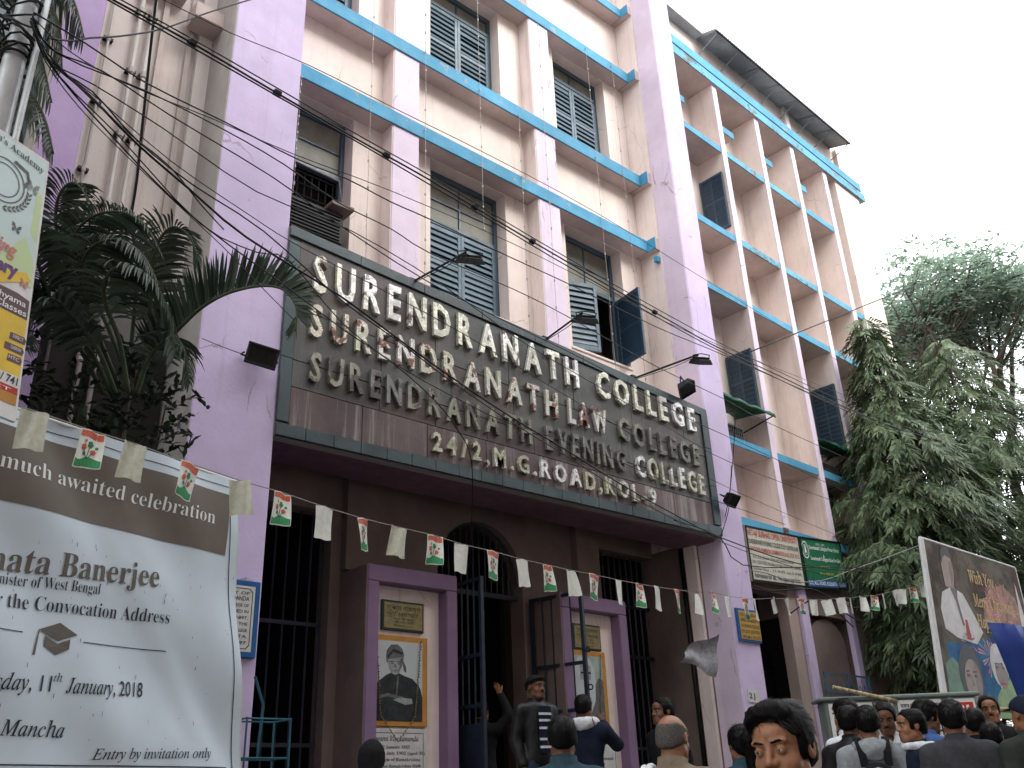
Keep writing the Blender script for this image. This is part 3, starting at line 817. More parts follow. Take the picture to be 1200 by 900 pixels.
    for k in range(70):
        s_ = k / 69 * (len(path) - 1); i0 = min(int(s_), len(path) - 2); f_ = s_ - i0
        a = path[i0][0] * (1 - f_) + path[i0 + 1][0] * f_ + gr_.uniform(-.008, .008); z = path[i0][1] * (1 - f_) + path[i0 + 1][1] * f_
        r_ = 0.011
        gl._add([(a + r_, yb - 0.06, z), (a - r_, yb - 0.06, z), (a, yb - 0.06 + r_, z), (a, yb - 0.06 - r_, z), (a, yb - 0.06, z + r_), (a, yb - 0.06, z - r_)],
                [(0, 2, 4), (2, 1, 4), (1, 3, 4), (3, 0, 4), (2, 0, 5), (1, 2, 5), (3, 1, 5), (0, 3, 5)])
    tag(gl.build('garland', M['khaki_fl'], None), 'dried flower garland looped over the ' + ('crossed-arms' if which == 'L' else 'white-bearded') + ' portrait', 'garland')
niche(5.24, 6.43, 'L'); niche(8.06, 9.25, 'R')

# ================================================================== NAME BOARD
NB = empty('name_board', (7.1, 7.48, 4.7), label='wide stone name board with raised steel letters over the college entrance', cat='sign')
YF = 7.475
def lerp(a, b, t): return a + (b - a) * t
def ztop(x): return lerp(7.01, 6.62, (x - 3.7) / 6.88)
def zbot(x): return lerp(4.65, 4.70, (x - 3.7) / 6.88)
# backing
MB().hexa([(3.7, 7.50, zbot(3.7)), (10.59, 7.50, zbot(10.59)), (3.7, 7.62, zbot(3.7)), (10.59, 7.62, zbot(10.59)),
           (3.7, 7.50, ztop(3.7)), (10.59, 7.50, ztop(10.59)), (3.7, 7.62, ztop(3.7)), (10.59, 7.62, ztop(10.59))]).build('backing', M['grout'], NB)
px0, px1 = 3.83, 10.42
def pz(x, v): return lerp(zbot(x) + 0.13, ztop(x) - 0.125, v)
rows = [(0, 0.195), (0.195, 0.335), (0.335, 0.61), (0.61, 1.0)]
for r_i, (v0, v1) in enumerate(rows):
    n = [8, 9, 7, 6][r_i]; off = [0, .4, .1, .6][r_i]
    xs = [px0] + [px0 + (px1 - px0) * (k + off) / n for k in range(1, n)] + [px1]
    for k in range(len(xs) - 1):
        a, b = xs[k] + 0.004, xs[k + 1] - 0.004
        yy = YF + random.uniform(0, 0.004)
        mt = M['granite3'] if r_i == 0 else (M['granite2'] if random.random() < 0.35 or (xs[k] > 8 and random.random() < .5) else M['granite'])
        MB().hexa([(a, yy, pz(a, v0) + .004), (b, yy, pz(b, v0) + .004), (a, 7.50, pz(a, v0) + .004), (b, 7.50, pz(b, v0) + .004),
                   (a, yy, pz(a, v1) - .004), (b, yy, pz(b, v1) - .004), (a, 7.50, pz(a, v1) - .004), (b, 7.50, pz(b, v1) - .004)]).build('stone_panel', mt, NB, bevel=0.002)
# border
def border(a, b, zf0, zf1):
    yy = YF - 0.022 + random.uniform(0, .003)
    MB().hexa([(a, yy, zf0(a)), (b, yy, zf0(b)), (a, 7.50, zf0(a)), (b, 7.50, zf0(b)),
               (a, yy, zf1(a)), (b, yy, zf1(b)), (a, 7.50, zf1(a)), (b, 7.50, zf1(b))]).build('border_tile', M['marble_g'], NB, bevel=0.003)
for k in range(22):
    a = 3.7 + 6.88 * k / 22 + 0.003; b = 3.7 + 6.88 * (k + 1) / 22 - 0.003
    border(a, b, zbot, lambda x: zbot(x) + 0.125)
for k in range(8):
    a = 3.7 + 6.88 * k / 8 + 0.003; b = 3.7 + 6.88 * (k + 1) / 8 - 0.003
    border(a, b, lambda x: ztop(x) - 0.12, ztop)
for k in range(3):
    z0 = zbot(3.7) + 0.15 + k * 0.68; z1 = z0 + 0.675
    border(3.70, 3.822, lambda x: z0, lambda x: z1)
    border(10.43, 10.58, lambda x: lerp(z0, zbot(x) + .15 + (z0 - 4.8) * .84, 1), lambda x: zbot(x) + .15 + (z1 - 4.8) * .84)
# letters
def letters(word, xa, xb, zfun, hfun, mat='letter'):
    items = []
    for ch in word:
        v, f = glyphs(ch, offset=0.024, extrude=0.05, bevel=0.004, res=2)
        items.append((v, f))
    ref = 0.77
    xs = []; tot = 0
    for v, f in items:
        wv = (v[:, 0].max() - v[:, 0].min()); tot += wv
    # horizontal scale so that letters + gaps fill the word
    gapr = 0.30
    sx = (xb - xa) / (tot + gapr * (len(word) - 1))
    x = xa
    for ch, (v, f) in zip(word, items):
        wv = (v[:, 0].max() - v[:, 0].min()) * sx
        xm = x + wv / 2; h = hfun(xm); s = h / ref
        lean = random.uniform(-0.03, 0.03); dz = random.uniform(-0.008, 0.008)
        pts = [(x + (p[0] - v[:, 0].min()) * sx + lean * p[1] * s, 7.448 - p[2] * 0.45, zfun(xm) + dz + p[1] * s) for p in v]
        mb = MB(); mb._add(pts, f)
        mb.build('letter', M[mat], NB, recalc=False)
        x += wv + gapr * sx
def lin(za, zb, x0=4.0, x1=10.2): return lambda x: lerp(za, zb, (x - x0) / (x1 - x0))
l1, h1 = lin(6.32, 6.19), lin(0.47, 0.37)
letters('SURENDRANATH', 3.99, 7.86, l1, h1); letters('COLLEGE', 8.2, 10.24, l1, h1)
l2, h2 = lin(5.80, 5.66), lin(0.39, 0.33)
letters('SURENDRANATH', 3.98, 7.44, l2, h2, 'letter_b'); letters('LAW', 7.64, 8.33, l2, h2, 'letter_b'); letters('COLLEGE', 8.56, 10.22, l2, h2, 'letter_c')
l3, h3 = lin(5.30, 5.24), lin(0.34, 0.31)
letters('SURENDRANATH', 4.0, 6.98, l3, h3, 'letter_c'); letters('EVENING', 7.22, 8.63, l3, h3, 'letter_c'); letters('COLLEGE', 8.84, 10.26, l3, h3, 'letter_d')
l4, h4 = lin(4.885, 4.89), lin(0.225, 0.24)
letters('24/2,M.G.ROAD,KOL-9', 5.52, 9.17, l4, h4, 'letter_d')

# ---- floodlights on arms over the board
def arm_light(base, head, n, label):
    t = empty('sign_floodlight', base, label=label, cat='lamp', group='floodlights on arms above the name board')
    b = Vector(base); h = Vector(head)
    MB().box(b.x - .04, b.x + .04, b.y - .01, b.y + .05, b.z - .05, b.z + .05).build('bracket', M['black_metal'], t)
    MB().tube([b, b + (h - b) * 0.5 + Vector((0, 0, .0)), h], 0.014, 6, raw=True).build('arm', M['black_metal'], t)
    MB().tube([b + Vector((.0, 0, -.02)), b + (h - b) * .6 + Vector((0, 0, -.05)), h + Vector((0, 0, -.02))], 0.005, 5, raw=True).build('cable', M['wire'], t)
    # lamp head tilted towards the board
    lf = MB(); pts = []
    c = h + Vector((0.05, 0.0, -0.06))
    ax = Vector((1, 0, 0)); up = Vector((0.25, 0.45, -0.85)).normalized(); ax = (ax - up * ax.dot(up)).normalized(); sd = up.cross(ax)
    def q(a, b_, c_): return c + ax * a + sd * b_ + up * c_
    lf._add([q(-.12, -.08, 0), q(.12, -.08, 0), q(-.12, .08, 0), q(.12, .08, 0), q(-.15, -.1, .07), q(.15, -.1, .07), q(-.15, .1, .07), q(.15, .1, .07)],
            [(0, 2, 3, 1), (4, 5, 7, 6), (0, 1, 5, 4), (2, 6, 7, 3), (0, 4, 6, 2), (1, 3, 7, 5)])
    for k in range(5):
        a = -.1 + k * .05
        lf._add([q(a - .006, -.07, -.03), q(a + .006, -.07, -.03), q(a - .006, .07, -.03), q(a + .006, .07, -.03), q(a - .006, -.07, 0.002), q(a + .006, -.07, .002), q(a - .006, .07, .002), q(a + .006, .07, .002)],
                [(0, 2, 3, 1), (4, 5, 7, 6), (0, 1, 5, 4), (2, 6, 7, 3), (0, 4, 6, 2), (1, 3, 7, 5)])
    lf.build('lamp_head', M['black_metal'], t, bevel=0.004)
    gl = MB(); gl._add([q(-.13, -.085, .073), q(.13, -.085, .073), q(.13, .085, .073), q(-.13, .085, .073)], [(0, 1, 2, 3)]); gl.build('lens', M['lamp_glass'], t)
    MB().tube([q(-.15, 0, .03), q(-.17, 0, -.06), q(0, 0, -.08), q(.17, 0, -.06), q(.15, 0, .03)], 0.008, 5, raw=True).build('yoke', M['black_metal'], t)
    return t
arm_light((5.27, 7.49, 6.90), (5.56, 6.85, 7.10), 0, 'black floodlight on an arm above the name board, left of the three')
arm_light((7.35, 7.49, 6.80), (7.46, 6.9, 6.98), 1, 'black floodlight on an arm above the gap after SURENDRANATH, middle of the three')
arm_light((9.03, 7.49, 6.72), (9.78, 6.9, 7.08), 2, 'black floodlight on a long arm near the right end of the name board')

def box_flood(c, yaw, pitch, w, h, name, label, arm=None, roll=0.0):
    t = empty(name, c, label=label, cat='lamp')
    mw = Matrix.Translation(Vector(c)) @ Matrix.Rotation(R(yaw), 4, 'Z') @ Matrix.Rotation(R(pitch), 4, 'X') @ Matrix.Rotation(R(roll), 4, 'Y')
    def T(mb): mb.v = [tuple(mw @ Vector(p)) for p in mb.v]; return mb
    # local: lens faces -Y
    T(MB().hexa([(-w / 2, -.05, -h / 2), (w / 2, -.05, -h / 2), (-w / 2 * .7, .06, -h / 2 * .7), (w / 2 * .7, .06, -h / 2 * .7),
                 (-w / 2, -.05, h / 2), (w / 2, -.05, h / 2), (-w / 2 * .7, .06, h / 2 * .7), (w / 2 * .7, .06, h / 2 * .7)])).build('housing', M['black_metal'], t, bevel=0.012)
    rim = MB()
    for q in ((-w / 2, w / 2, h / 2 - .025, h / 2), (-w / 2, w / 2, -h / 2, -h / 2 + .025)): rim.box(q[0], q[1], -.066, -.0501, q[2], q[3])
    for q in ((-w / 2, -w / 2 + .025), (w / 2 - .025, w / 2)): rim.box(q[0], q[1], -.066, -.0501, -h / 2 + .025, h / 2 - .025)
    T(rim).build('rim', M['black_metal'], t, bevel=0.004)
    T(MB().poly([(-w / 2 + .025, -.054, -h / 2 + .025), (w / 2 - .025, -.054, -h / 2 + .025), (w / 2 - .025, -.054, h / 2 - .025), (-w / 2 + .025, -.054, h / 2 - .025)])).build('lens', M['lamp_glass'], t)
    T(MB().tube([(-w / 2 - .01, .0, 0), (-w / 2 - .02, .10, .0), (0, .13, 0), (w / 2 + .02, .10, 0), (w / 2 + .01, 0, 0)], 0.01, 5)).build('bracket', M['black_metal'], t)
    return t
box_flood((3.43, 7.34, 5.33), -14, 12, 0.30, 0.21, 'wall_floodlight', 'square black floodlight on the lilac pilaster left of the name board', roll=8)
box_flood((10.68, 7.32, 5.22), 15, 38, 0.28, 0.2, 'wall_floodlight', 'black floodlight tilted down on the right lilac pilaster below the name board end', roll=-5)
box_flood((9.98, 7.34, 6.78), 25, 62, 0.34, 0.26, 'box_floodlight', 'large black box floodlight standing on the right end of the name board', roll=12)

# fairy-light strings hanging from the ledges
def strings(specs):
    for (x, y, z0, z1, lab) in specs:
        s = MB(); n = 14
        pts = [(x + random.uniform(-.006, .006), y, lerp(z0, z1, k / n)) for k in range(n + 1)]
        s.tube(pts, 0.003, 4)
        for p in pts:
            r_ = 0.008
            s.box(p[0] - r_, p[0] + r_, p[1] - r_, p[1] + r_, p[2] - .018, p[2] + .018)
        tag(s.build('fairy_light_string', M['pearl'], None), lab, 'fairy lights', 'strings of fairy lights hanging down the facade')
strings([(3.98, 8.05, 9.62, 7.9, 'fairy light string in front of the leftmost window, beside the left pilaster'),
         (4.98, 8.05, 12.9, 7.2, 'fairy light string between the leftmost window and the left lilac column'),
         (5.86, 8.05, 11.9, 6.95, 'fairy light string at the right edge of the left lilac column'),
         (6.85, 8.05, 13.5, 8.6, 'fairy light string hanging across the middle window'),
         (7.62, 8.05, 11.0, 6.9, 'fairy light string just right of the middle window'),
         (8.16, 8.05, 13.2, 6.9, 'fairy light string down the middle of the right lilac column'),
         (9.32, 8.05, 13.4, 6.8, 'fairy light string across the window right of the right lilac column'),
         (9.98, 8.05, 13.4, 6.7, 'fairy light string at the right edge of the rightmost window')])

# air cooler standing in the left window
AC = empty('window_cooler', (4.3, 8.42, 7.5), label='dark metal window cooler box hanging out of the leftmost window above the name board', cat='air cooler')
MB().box(3.75, 4.72, 8.15, 8.52, 7.52, 7.95).build('casing', M['black_metal'], AC, bevel=0.015)
s = MB()
for k in range(8): s.box(3.80, 4.67, 8.135, 8.15, 7.56 + k * 0.047, 7.575 + k * 0.047)
s.build('louvre', M['black_metal'], AC)
MB().box(3.72, 4.0, 8.05, 8.5, 8.0, 8.06).build('tray', M['beige_dark'], AC)
MB().box(4.5, 4.80, 8.05, 8.5, 7.98, 8.03).build('tray', M['beige_dark'], AC)
MB().tube([(3.85, 8.1, 8.06), (4.0, 8.1, 8.38), (4.6, 8.1, 8.36), (4.66, 8.1, 8.03)], 0.014, 6).build('handle_rail', M['beige_dark'], AC)
WIRES=[
(0.0072,[(0.75, 4.17, 5.55), (0.92, 4.2, 5.56), (1.39, 4.27, 5.6), (2.0, 4.37, 5.63), (2.71, 4.49, 5.68), (3.42, 4.6, 5.73), (4.15, 4.73, 5.77), (4.96, 4.87, 5.82), (6.33, 5.1, 5.91), (7.17, 5.23, 5.96), (7.97, 5.36, 6.02), (9.53, 5.57, 6.18), (11.55, 5.85, 6.38), (14.11, 6.16, 6.69), (18.23, 6.57, 7.33)]),
(0.0048,[(0.76, 4.2, 5.61), (0.93, 4.23, 5.62), (1.4, 4.3, 5.66), (2.02, 4.4, 5.7), (2.73, 4.52, 5.75), (3.45, 4.63, 5.8), (4.18, 4.76, 5.84), (5.0, 4.9, 5.89), (6.38, 5.12, 5.98), (7.23, 5.25, 6.04), (8.03, 5.38, 6.11), (9.6, 5.59, 6.26), (11.63, 5.86, 6.47), (14.19, 6.17, 6.78), (18.32, 6.57, 7.44)]),
(0.0056,[(0.74, 4.14, 5.5), (0.91, 4.17, 5.51), (1.37, 4.24, 5.54), (1.98, 4.34, 5.58), (2.68, 4.46, 5.63), (3.38, 4.58, 5.67), (4.1, 4.7, 5.71), (4.91, 4.85, 5.76), (6.27, 5.07, 5.84), (7.11, 5.21, 5.9), (7.89, 5.33, 5.96), (9.45, 5.55, 6.11), (11.46, 5.83, 6.31), (14.0, 6.15, 6.61), (18.11, 6.58, 7.25)]),
(0.0048,[(0.53, 4.05, 5.09), (0.8, 4.12, 5.11), (1.16, 4.22, 5.12), (1.68, 4.32, 5.18), (2.21, 4.43, 5.24), (2.61, 4.49, 5.31), (3.02, 4.57, 5.35), (3.43, 4.64, 5.41), (4.4, 4.82, 5.54), (5.2, 4.96, 5.65), (6.77, 5.26, 5.85), (8.14, 5.49, 6.06), (9.95, 5.8, 6.32), (13.07, 6.34, 6.78), (17.55, 7.07, 7.51)]),
(0.0044,[(0.53, 4.06, 5.08), (0.69, 4.18, 5.02), (1.17, 4.26, 5.1), (1.66, 4.35, 5.15), (2.13, 4.46, 5.18), (2.62, 4.6, 5.18), (3.11, 4.69, 5.22), (3.53, 4.8, 5.24), (4.52, 4.97, 5.36), (5.36, 5.14, 5.44), (7.04, 5.51, 5.56), (8.69, 5.83, 5.72), (9.99, 6.11, 5.83), (13.77, 6.83, 6.22)]),
(0.0044,[(0.53, 4.07, 5.07), (0.66, 4.17, 5.02), (0.93, 4.21, 5.06), (1.34, 4.32, 5.06), (2.08, 4.5, 5.08), (2.67, 4.67, 5.06), (3.61, 4.91, 5.06), (4.64, 5.12, 5.12), (5.98, 5.39, 5.21), (7.77, 5.8, 5.28), (9.09, 6.06, 5.37), (13.91, 7.02, 5.72)]),
(0.004,[(0.53, 4.08, 5.07), (0.67, 4.22, 4.99), (0.91, 4.27, 5.0), (1.33, 4.38, 5.0), (2.01, 4.56, 4.97), (2.77, 4.68, 5.06), (3.75, 4.9, 5.07), (4.8, 5.19, 5.04), (6.04, 5.48, 5.06), (7.64, 5.85, 5.08), (9.45, 6.24, 5.13), (14.01, 7.04, 5.52)]),
(0.0076,[(0.53, 4.08, 5.06), (0.66, 4.2, 4.98), (0.9, 4.28, 4.93), (1.21, 4.41, 4.85), (1.57, 4.52, 4.77), (2.02, 4.67, 4.69), (2.81, 4.84, 4.62), (3.4, 5.0, 4.54), (4.02, 5.16, 4.46), (4.8, 5.34, 4.37), (5.64, 5.52, 4.3), (6.62, 5.74, 4.21), (7.5, 5.92, 4.15), (8.62, 6.13, 4.09), (10.63, 6.42, 4.11), (12.41, 6.61, 4.27), (14.89, 6.83, 4.58)]),
(0.0048,[(0.53, 4.04, 5.01), (0.67, 4.17, 4.93), (0.9, 4.22, 4.91), (1.2, 4.36, 4.83), (1.57, 4.47, 4.77), (2.1, 4.6, 4.73), (2.82, 4.84, 4.59), (3.43, 5.01, 4.52), (4.04, 5.19, 4.44), (4.84, 5.4, 4.36), (5.72, 5.61, 4.29), (6.75, 5.86, 4.2), (7.67, 6.05, 4.15), (8.83, 6.29, 4.11), (10.98, 6.65, 4.14), (14.39, 7.14, 4.33)]),
(0.004,[(0.52, 3.99, 4.97), (0.72, 4.16, 4.87), (1.09, 4.32, 4.78), (1.69, 4.59, 4.61), (2.09, 4.67, 4.61), (2.33, 4.69, 4.65), (2.89, 4.96, 4.5), (3.53, 5.16, 4.41), (4.34, 5.34, 4.37), (4.89, 5.45, 4.37), (6.15, 5.65, 4.45), (7.81, 5.95, 4.47), (10.45, 6.38, 4.59)]),
(0.0048,[(0.52, 3.99, 4.98), (0.62, 4.1, 4.91), (0.81, 4.21, 4.84), (1.06, 4.33, 4.77), (1.35, 4.46, 4.69), (1.72, 4.6, 4.61), (2.34, 4.79, 4.53), (2.9, 4.96, 4.45), (3.42, 5.1, 4.39), (3.95, 5.29, 4.29), (4.32, 5.47, 4.18), (4.63, 5.69, 4.05), (5.12, 6.31, 3.75), (5.47, 6.79, 3.52)]),
(0.0048,[(0.62, 3.99, 4.83), (0.81, 4.16, 4.86), (1.17, 4.44, 4.92), (1.5, 4.68, 4.99), (1.82, 4.98, 5.03), (2.08, 5.2, 5.06)]),
(0.0056,[(0.63, 4.04, 4.97), (0.74, 4.11, 5.08), (0.82, 4.16, 5.19), (0.99, 4.26, 5.39), (1.25, 4.42, 5.74), (1.52, 4.59, 6.17), (1.71, 4.7, 6.46), (2.0, 4.88, 6.9)]),
(0.0128,[(1.67, 6.21, 7.87), (1.73, 6.37, 7.55), (1.81, 6.57, 7.17), (1.89, 6.77, 6.78), (1.96, 6.94, 6.46), (2.0, 7.08, 6.2)]),
(0.0088,[(9.95, 6.16, 6.88), (10.98, 6.06, 7.43), (12.28, 5.94, 8.12), (13.59, 5.81, 8.82), (16.1, 5.58, 10.11), (19.89, 5.25, 11.84)]),
(0.0072,[(8.25, 6.46, 4.31), (9.19, 6.54, 4.28), (9.94, 6.77, 4.07), (11.83, 6.8, 4.29), (13.34, 6.82, 4.47)]),
(0.008,[(14.82, 6.62, 5.01), (13.84, 6.76, 4.69), (12.93, 6.88, 4.41), (12.2, 6.98, 4.18), (11.5, 7.04, 4.09), (10.89, 7.04, 4.13), (10.52, 7.05, 4.13)]),
(0.0096,[(10.69, 7.14, 3.96), (10.98, 7.07, 3.91), (11.57, 6.84, 3.96), (11.97, 6.77, 3.85), (12.36, 6.68, 3.75), (12.77, 6.51, 3.81), (12.89, 6.58, 3.69), (12.84, 6.85, 3.63), (12.74, 7.04, 3.78)]),
(0.0096,[(11.68, 7.3, 3.7), (12.14, 7.07, 3.92), (12.89, 7.03, 3.58)]),
(0.0032,[(0.52, 4.03, 5.03), (0.69, 4.17, 4.94), (0.95, 4.26, 4.91), (1.42, 4.42, 4.83), (1.97, 4.57, 4.79), (2.34, 4.66, 4.77), (2.98, 4.78, 4.77), (3.97, 4.98, 4.77), (5.12, 5.23, 4.73), (6.9, 5.62, 4.69), (8.89, 6.03, 4.67), (13.16, 6.79, 4.78)]),
(0.0032,[(0.53, 4.07, 5.08), (0.74, 4.17, 5.06), (1.07, 4.26, 5.09), (1.61, 4.36, 5.2), (2.2, 4.48, 5.31), (3.08, 4.63, 5.5), (4.49, 4.91, 5.77), (5.88, 5.21, 5.99), (8.19, 5.72, 6.36), (14.39, 6.93, 7.56)]),
(0.0032,[(0.52, 3.99, 4.98), (0.64, 4.15, 4.92), (0.87, 4.32, 4.86), (1.21, 4.51, 4.81), (1.63, 4.73, 4.76), (1.98, 4.91, 4.72), (2.3, 5.1, 4.68), (2.72, 5.33, 4.62)]),
(0.0032,[(1.19, 4.41, 5.96), (1.69, 4.48, 6.04), (2.28, 4.54, 6.17), (3.15, 4.66, 6.31), (4.24, 4.81, 6.49), (5.78, 5.04, 6.71), (8.14, 5.46, 6.99), (11.69, 6.09, 7.41), (15.9, 6.82, 7.92)]),
(0.0032,[(2.41, 6.21, 4.74), (2.54, 6.1, 4.66), (2.69, 5.98, 4.58)]),
(0.0048,[(9.08, 6.14, 5.06), (9.15, 6.28, 4.73), (9.18, 6.41, 4.49)]),
(0.0048,[(9.16, 6.49, 4.27), (9.16, 6.34, 4.53), (9.12, 6.24, 4.77), (9.03, 6.03, 5.29), (8.95, 5.88, 5.67)])]
FLAGS=[(1.23, 5.63, 3.64, 1), (1.59, 5.68, 3.61, 0), (1.87, 5.72, 3.6, 1), (2.26, 5.77, 3.56, 0), (2.64, 5.82, 3.53, 1), (3.0, 5.87, 3.52, 0), (3.38, 5.92, 3.49, 1), (3.74, 5.96, 3.47, 0), (4.12, 6.01, 3.47, 1), (4.51, 6.05, 3.47, 0), (4.83, 6.09, 3.45, 1), (5.21, 6.13, 3.45, 0), (5.6, 6.18, 3.44, 1), (5.94, 6.21, 3.44, 0), (6.28, 6.25, 3.44, 1), (6.66, 6.29, 3.45, 0), (7.07, 6.33, 3.45, 1), (7.42, 6.37, 3.46, 0), (7.75, 6.4, 3.47, 1), (8.13, 6.44, 3.49, 0), (8.5, 6.47, 3.51, 1), (8.85, 6.49, 3.55, 0), (9.18, 6.53, 3.55, 1), (9.49, 6.51, 3.55, 0), (9.65, 6.48, 3.55, 1), (9.93, 6.4, 3.58, 1), (10.14, 6.35, 3.58, 1), (10.37, 6.29, 3.6, 0), (10.58, 6.24, 3.6, 1), (10.79, 6.19, 3.61, 1), (11.03, 6.12, 3.65, 1), (11.2, 6.08, 3.66, 1), (11.4, 6.02, 3.69, 1), (11.61, 5.96, 3.71, 0), (11.76, 5.91, 3.74, 1), (11.95, 5.85, 3.79, 1), (12.08, 5.81, 3.82, 1), (12.29, 5.75, 3.85, 0), (12.5, 5.67, 3.93, 1)]
STRING0=[(0.75, 5.55, 3.67), (0.98, 5.58, 3.64)]
STRING1=(12.62, 5.6, 4.01)
FRONDS=[[(2.204, 7.078, 4.468), (2.215, 6.786, 4.732), (2.312, 6.481, 4.895), (2.389, 6.224, 5.014), (2.495, 5.983, 5.07), (2.642, 5.74, 5.07), (2.749, 5.581, 4.996), (2.82, 5.509, 4.84), (2.831, 5.516, 4.645)], [(2.127, 7.088, 4.565), (1.89, 6.956, 4.863), (1.69, 6.822, 5.12), (1.584, 6.669, 5.278), (1.591, 6.452, 5.379), (1.703, 6.221, 5.357), (1.842, 6.06, 5.187), (1.956, 5.978, 4.934)], [(2.258, 7.316, 4.723), (1.971, 7.163, 5.132), (1.667, 7.074, 5.468), (1.543, 6.921, 5.651), (1.58, 6.679, 5.748), (1.712, 6.428, 5.731), (1.862, 6.244, 5.583), (2.007, 6.152, 5.298)], [(2.178, 7.507, 4.771), (1.913, 7.369, 5.201), (1.639, 7.285, 5.56), (1.462, 7.162, 5.844), (1.393, 6.996, 6.043), (1.432, 6.817, 6.109), (1.525, 6.714, 5.974), (1.599, 6.703, 5.721)], [(1.976, 6.996, 4.454), (1.699, 6.886, 4.774), (1.447, 6.802, 5.026), (1.29, 6.679, 5.209), (1.199, 6.558, 5.299), (1.121, 6.466, 5.33), (1.065, 6.444, 5.221), (1.036, 6.467, 5.006)], [(2.027, 6.952, 4.451), (1.785, 6.825, 4.702), (1.52, 6.767, 4.887), (1.294, 6.753, 4.95), (1.134, 6.766, 4.886), (1.035, 6.801, 4.705)], [(2.369, 7.34, 4.762), (2.283, 7.075, 5.195), (2.178, 6.87, 5.56), (2.139, 6.708, 5.757), (2.188, 6.536, 5.846), (2.309, 6.431, 5.722), (2.392, 6.428, 5.49)], [(2.069, 6.673, 4.362), (1.902, 6.513, 4.683), (1.716, 6.411, 4.941), (1.68, 6.255, 5.074), (1.753, 6.082, 5.075), (1.902, 5.935, 4.929), (2.042, 5.886, 4.639), (2.112, 5.897, 4.357)], [(1.995, 6.737, 4.365), (1.783, 6.59, 4.606), (1.547, 6.51, 4.783), (1.373, 6.454, 4.84), (1.281, 6.473, 4.664), (1.27, 6.477, 4.405)], [(2.088, 6.536, 4.317), (2.073, 6.315, 4.511), (2.129, 6.089, 4.613), (2.199, 5.992, 4.49), (2.268, 5.981, 4.232)], [(2.298, 7.482, 4.876), (2.186, 7.208, 5.387), (2.077, 7.015, 5.762), (1.949, 6.941, 5.973), (1.826, 6.993, 5.974), (1.751, 7.086, 5.839)]]
FRONDS_TL=[[(0.474, 4.872, 6.255), (0.649, 4.714, 6.096), (0.787, 4.642, 5.85), (0.883, 4.619, 5.588)], [(0.447, 4.924, 6.209), (0.612, 4.77, 5.977), (0.75, 4.692, 5.662), (0.812, 4.675, 5.358)], [(0.439, 4.921, 5.986), (0.563, 4.8, 5.761), (0.688, 4.729, 5.453), (0.801, 4.69, 5.11)], [(0.502, 5.092, 5.616), (0.669, 4.944, 5.373), (0.798, 4.837, 5.116), (0.881, 4.781, 4.846)], [(0.355, 5.148, 5.98), (0.515, 5.024, 5.707), (0.656, 4.968, 5.351), (0.748, 4.976, 4.964)]]

# ================================================================== SIDE WING (egg-crate facade)
WG = Frame((11.15, 7.9, 0), 1.9)
WB = empty('side_wing', WG(4, 0, 0.15), label='tall pink wing with deep vertical fins and small blue ledges right of the name board', cat='building')
WD = 0.60
def wb(name, mat, *boxes, parent=None, bevel=0.0, **k):
    mb = MB(WG)
    for b in boxes: mb.box(*b)
    return mb.build(name, mat, parent or WB, bevel=bevel, **k)
wb('wall', M['cream'], (0, 6.8, WD, WD + .3, 5.3, 15.2))
wb('wall', M['cream'], (6.8, 7.95, 0.0, WD + .3, 0.15, 15.2))
wb('end_wall', M['cream'], (7.93, 7.95, WD + .3, 6.0, 0.15, 15.2))
wb('rear_wall', M['grey_wall'], (0, 7.95, 6.0, 6.2, 0.15, 16.6))
FIN = [(1.84, 2.00), (3.37, 3.53), (4.79, 4.95), (6.21, 6.39)]
for a, b in FIN:
    f = wb('fin', M['salmon'], (a, b, 0.012, WD, 5.32, 14.64))
    wb('fin_edge', M['lilac_pale'], (a - 0.002, b + 0.002, -0.004, 0.012, 5.32, 14.64), parent=f, bevel=0.004)
bays = [(0.0, 1.84), (2.0, 3.37), (3.53, 4.79), (4.95, 6.21), (6.39, 6.8)]
for bi, (a, b) in enumerate(bays):
    for li, z in enumerate((13.06, 10.97, 9.55, 6.66, 5.31)):
        if bi == 4 and li < 1: continue
        zt = z + 0.012 * bi * (1 if li > 1 else 0.5)
        d0 = 0.02 if bi < 4 else 0.03
        l = wb('ledge', M['soffit'], (a, b, d0 + .02, WD, zt - .14, zt - .003))
        worn = (bi, li) in ((2, 1), (3, 2), (1, 0), (2, 0), (3, 1), (1, 1))
        wb('fascia', M['blue_worn'] if worn else M['blue'], (a + .001, b - .001, d0, d0 + .02, zt - .143, zt), parent=l, bevel=0.004)
    # small sunshade high in each bay
    if bi < 4:
        w_ = (b - a) * 0.62
        l = wb('sunshade', M['soffit'], (a, a + w_, 0.27, WD, 13.93, 14.07))
        wb('fascia', M['blue'], (a, a + w_ + .01, 0.25, 0.27, 13.92, 14.08), parent=l)
        wb('window', M['glass'], (a, a + w_, WD - 0.015, WD + .01, 13.25, 13.85))
# windows at the back of the bays
for (a, b, z0, z1) in ((0.15, 1.25, 11.1, 12.8), (0.15, 1.25, 7.35, 9.3), (3.6, 4.45, 7.35, 9.0), (2.05, 2.7, 11.1, 12.7), (4.98, 5.6, 7.4, 9.0)):
    w = wb('window', M['frame'], (a, b, WD - .03, WD - .002, z0, z1), bevel=0.004)
    wb('pane', M['glass'], (a + .06, (a + b) / 2 - .02, WD - .035, WD - .0295, z0 + .06, z1 - .06), ((a + b) / 2 + .02, b - .06, WD - .035, WD - .0295, z0 + .06, z1 - .06), parent=w)
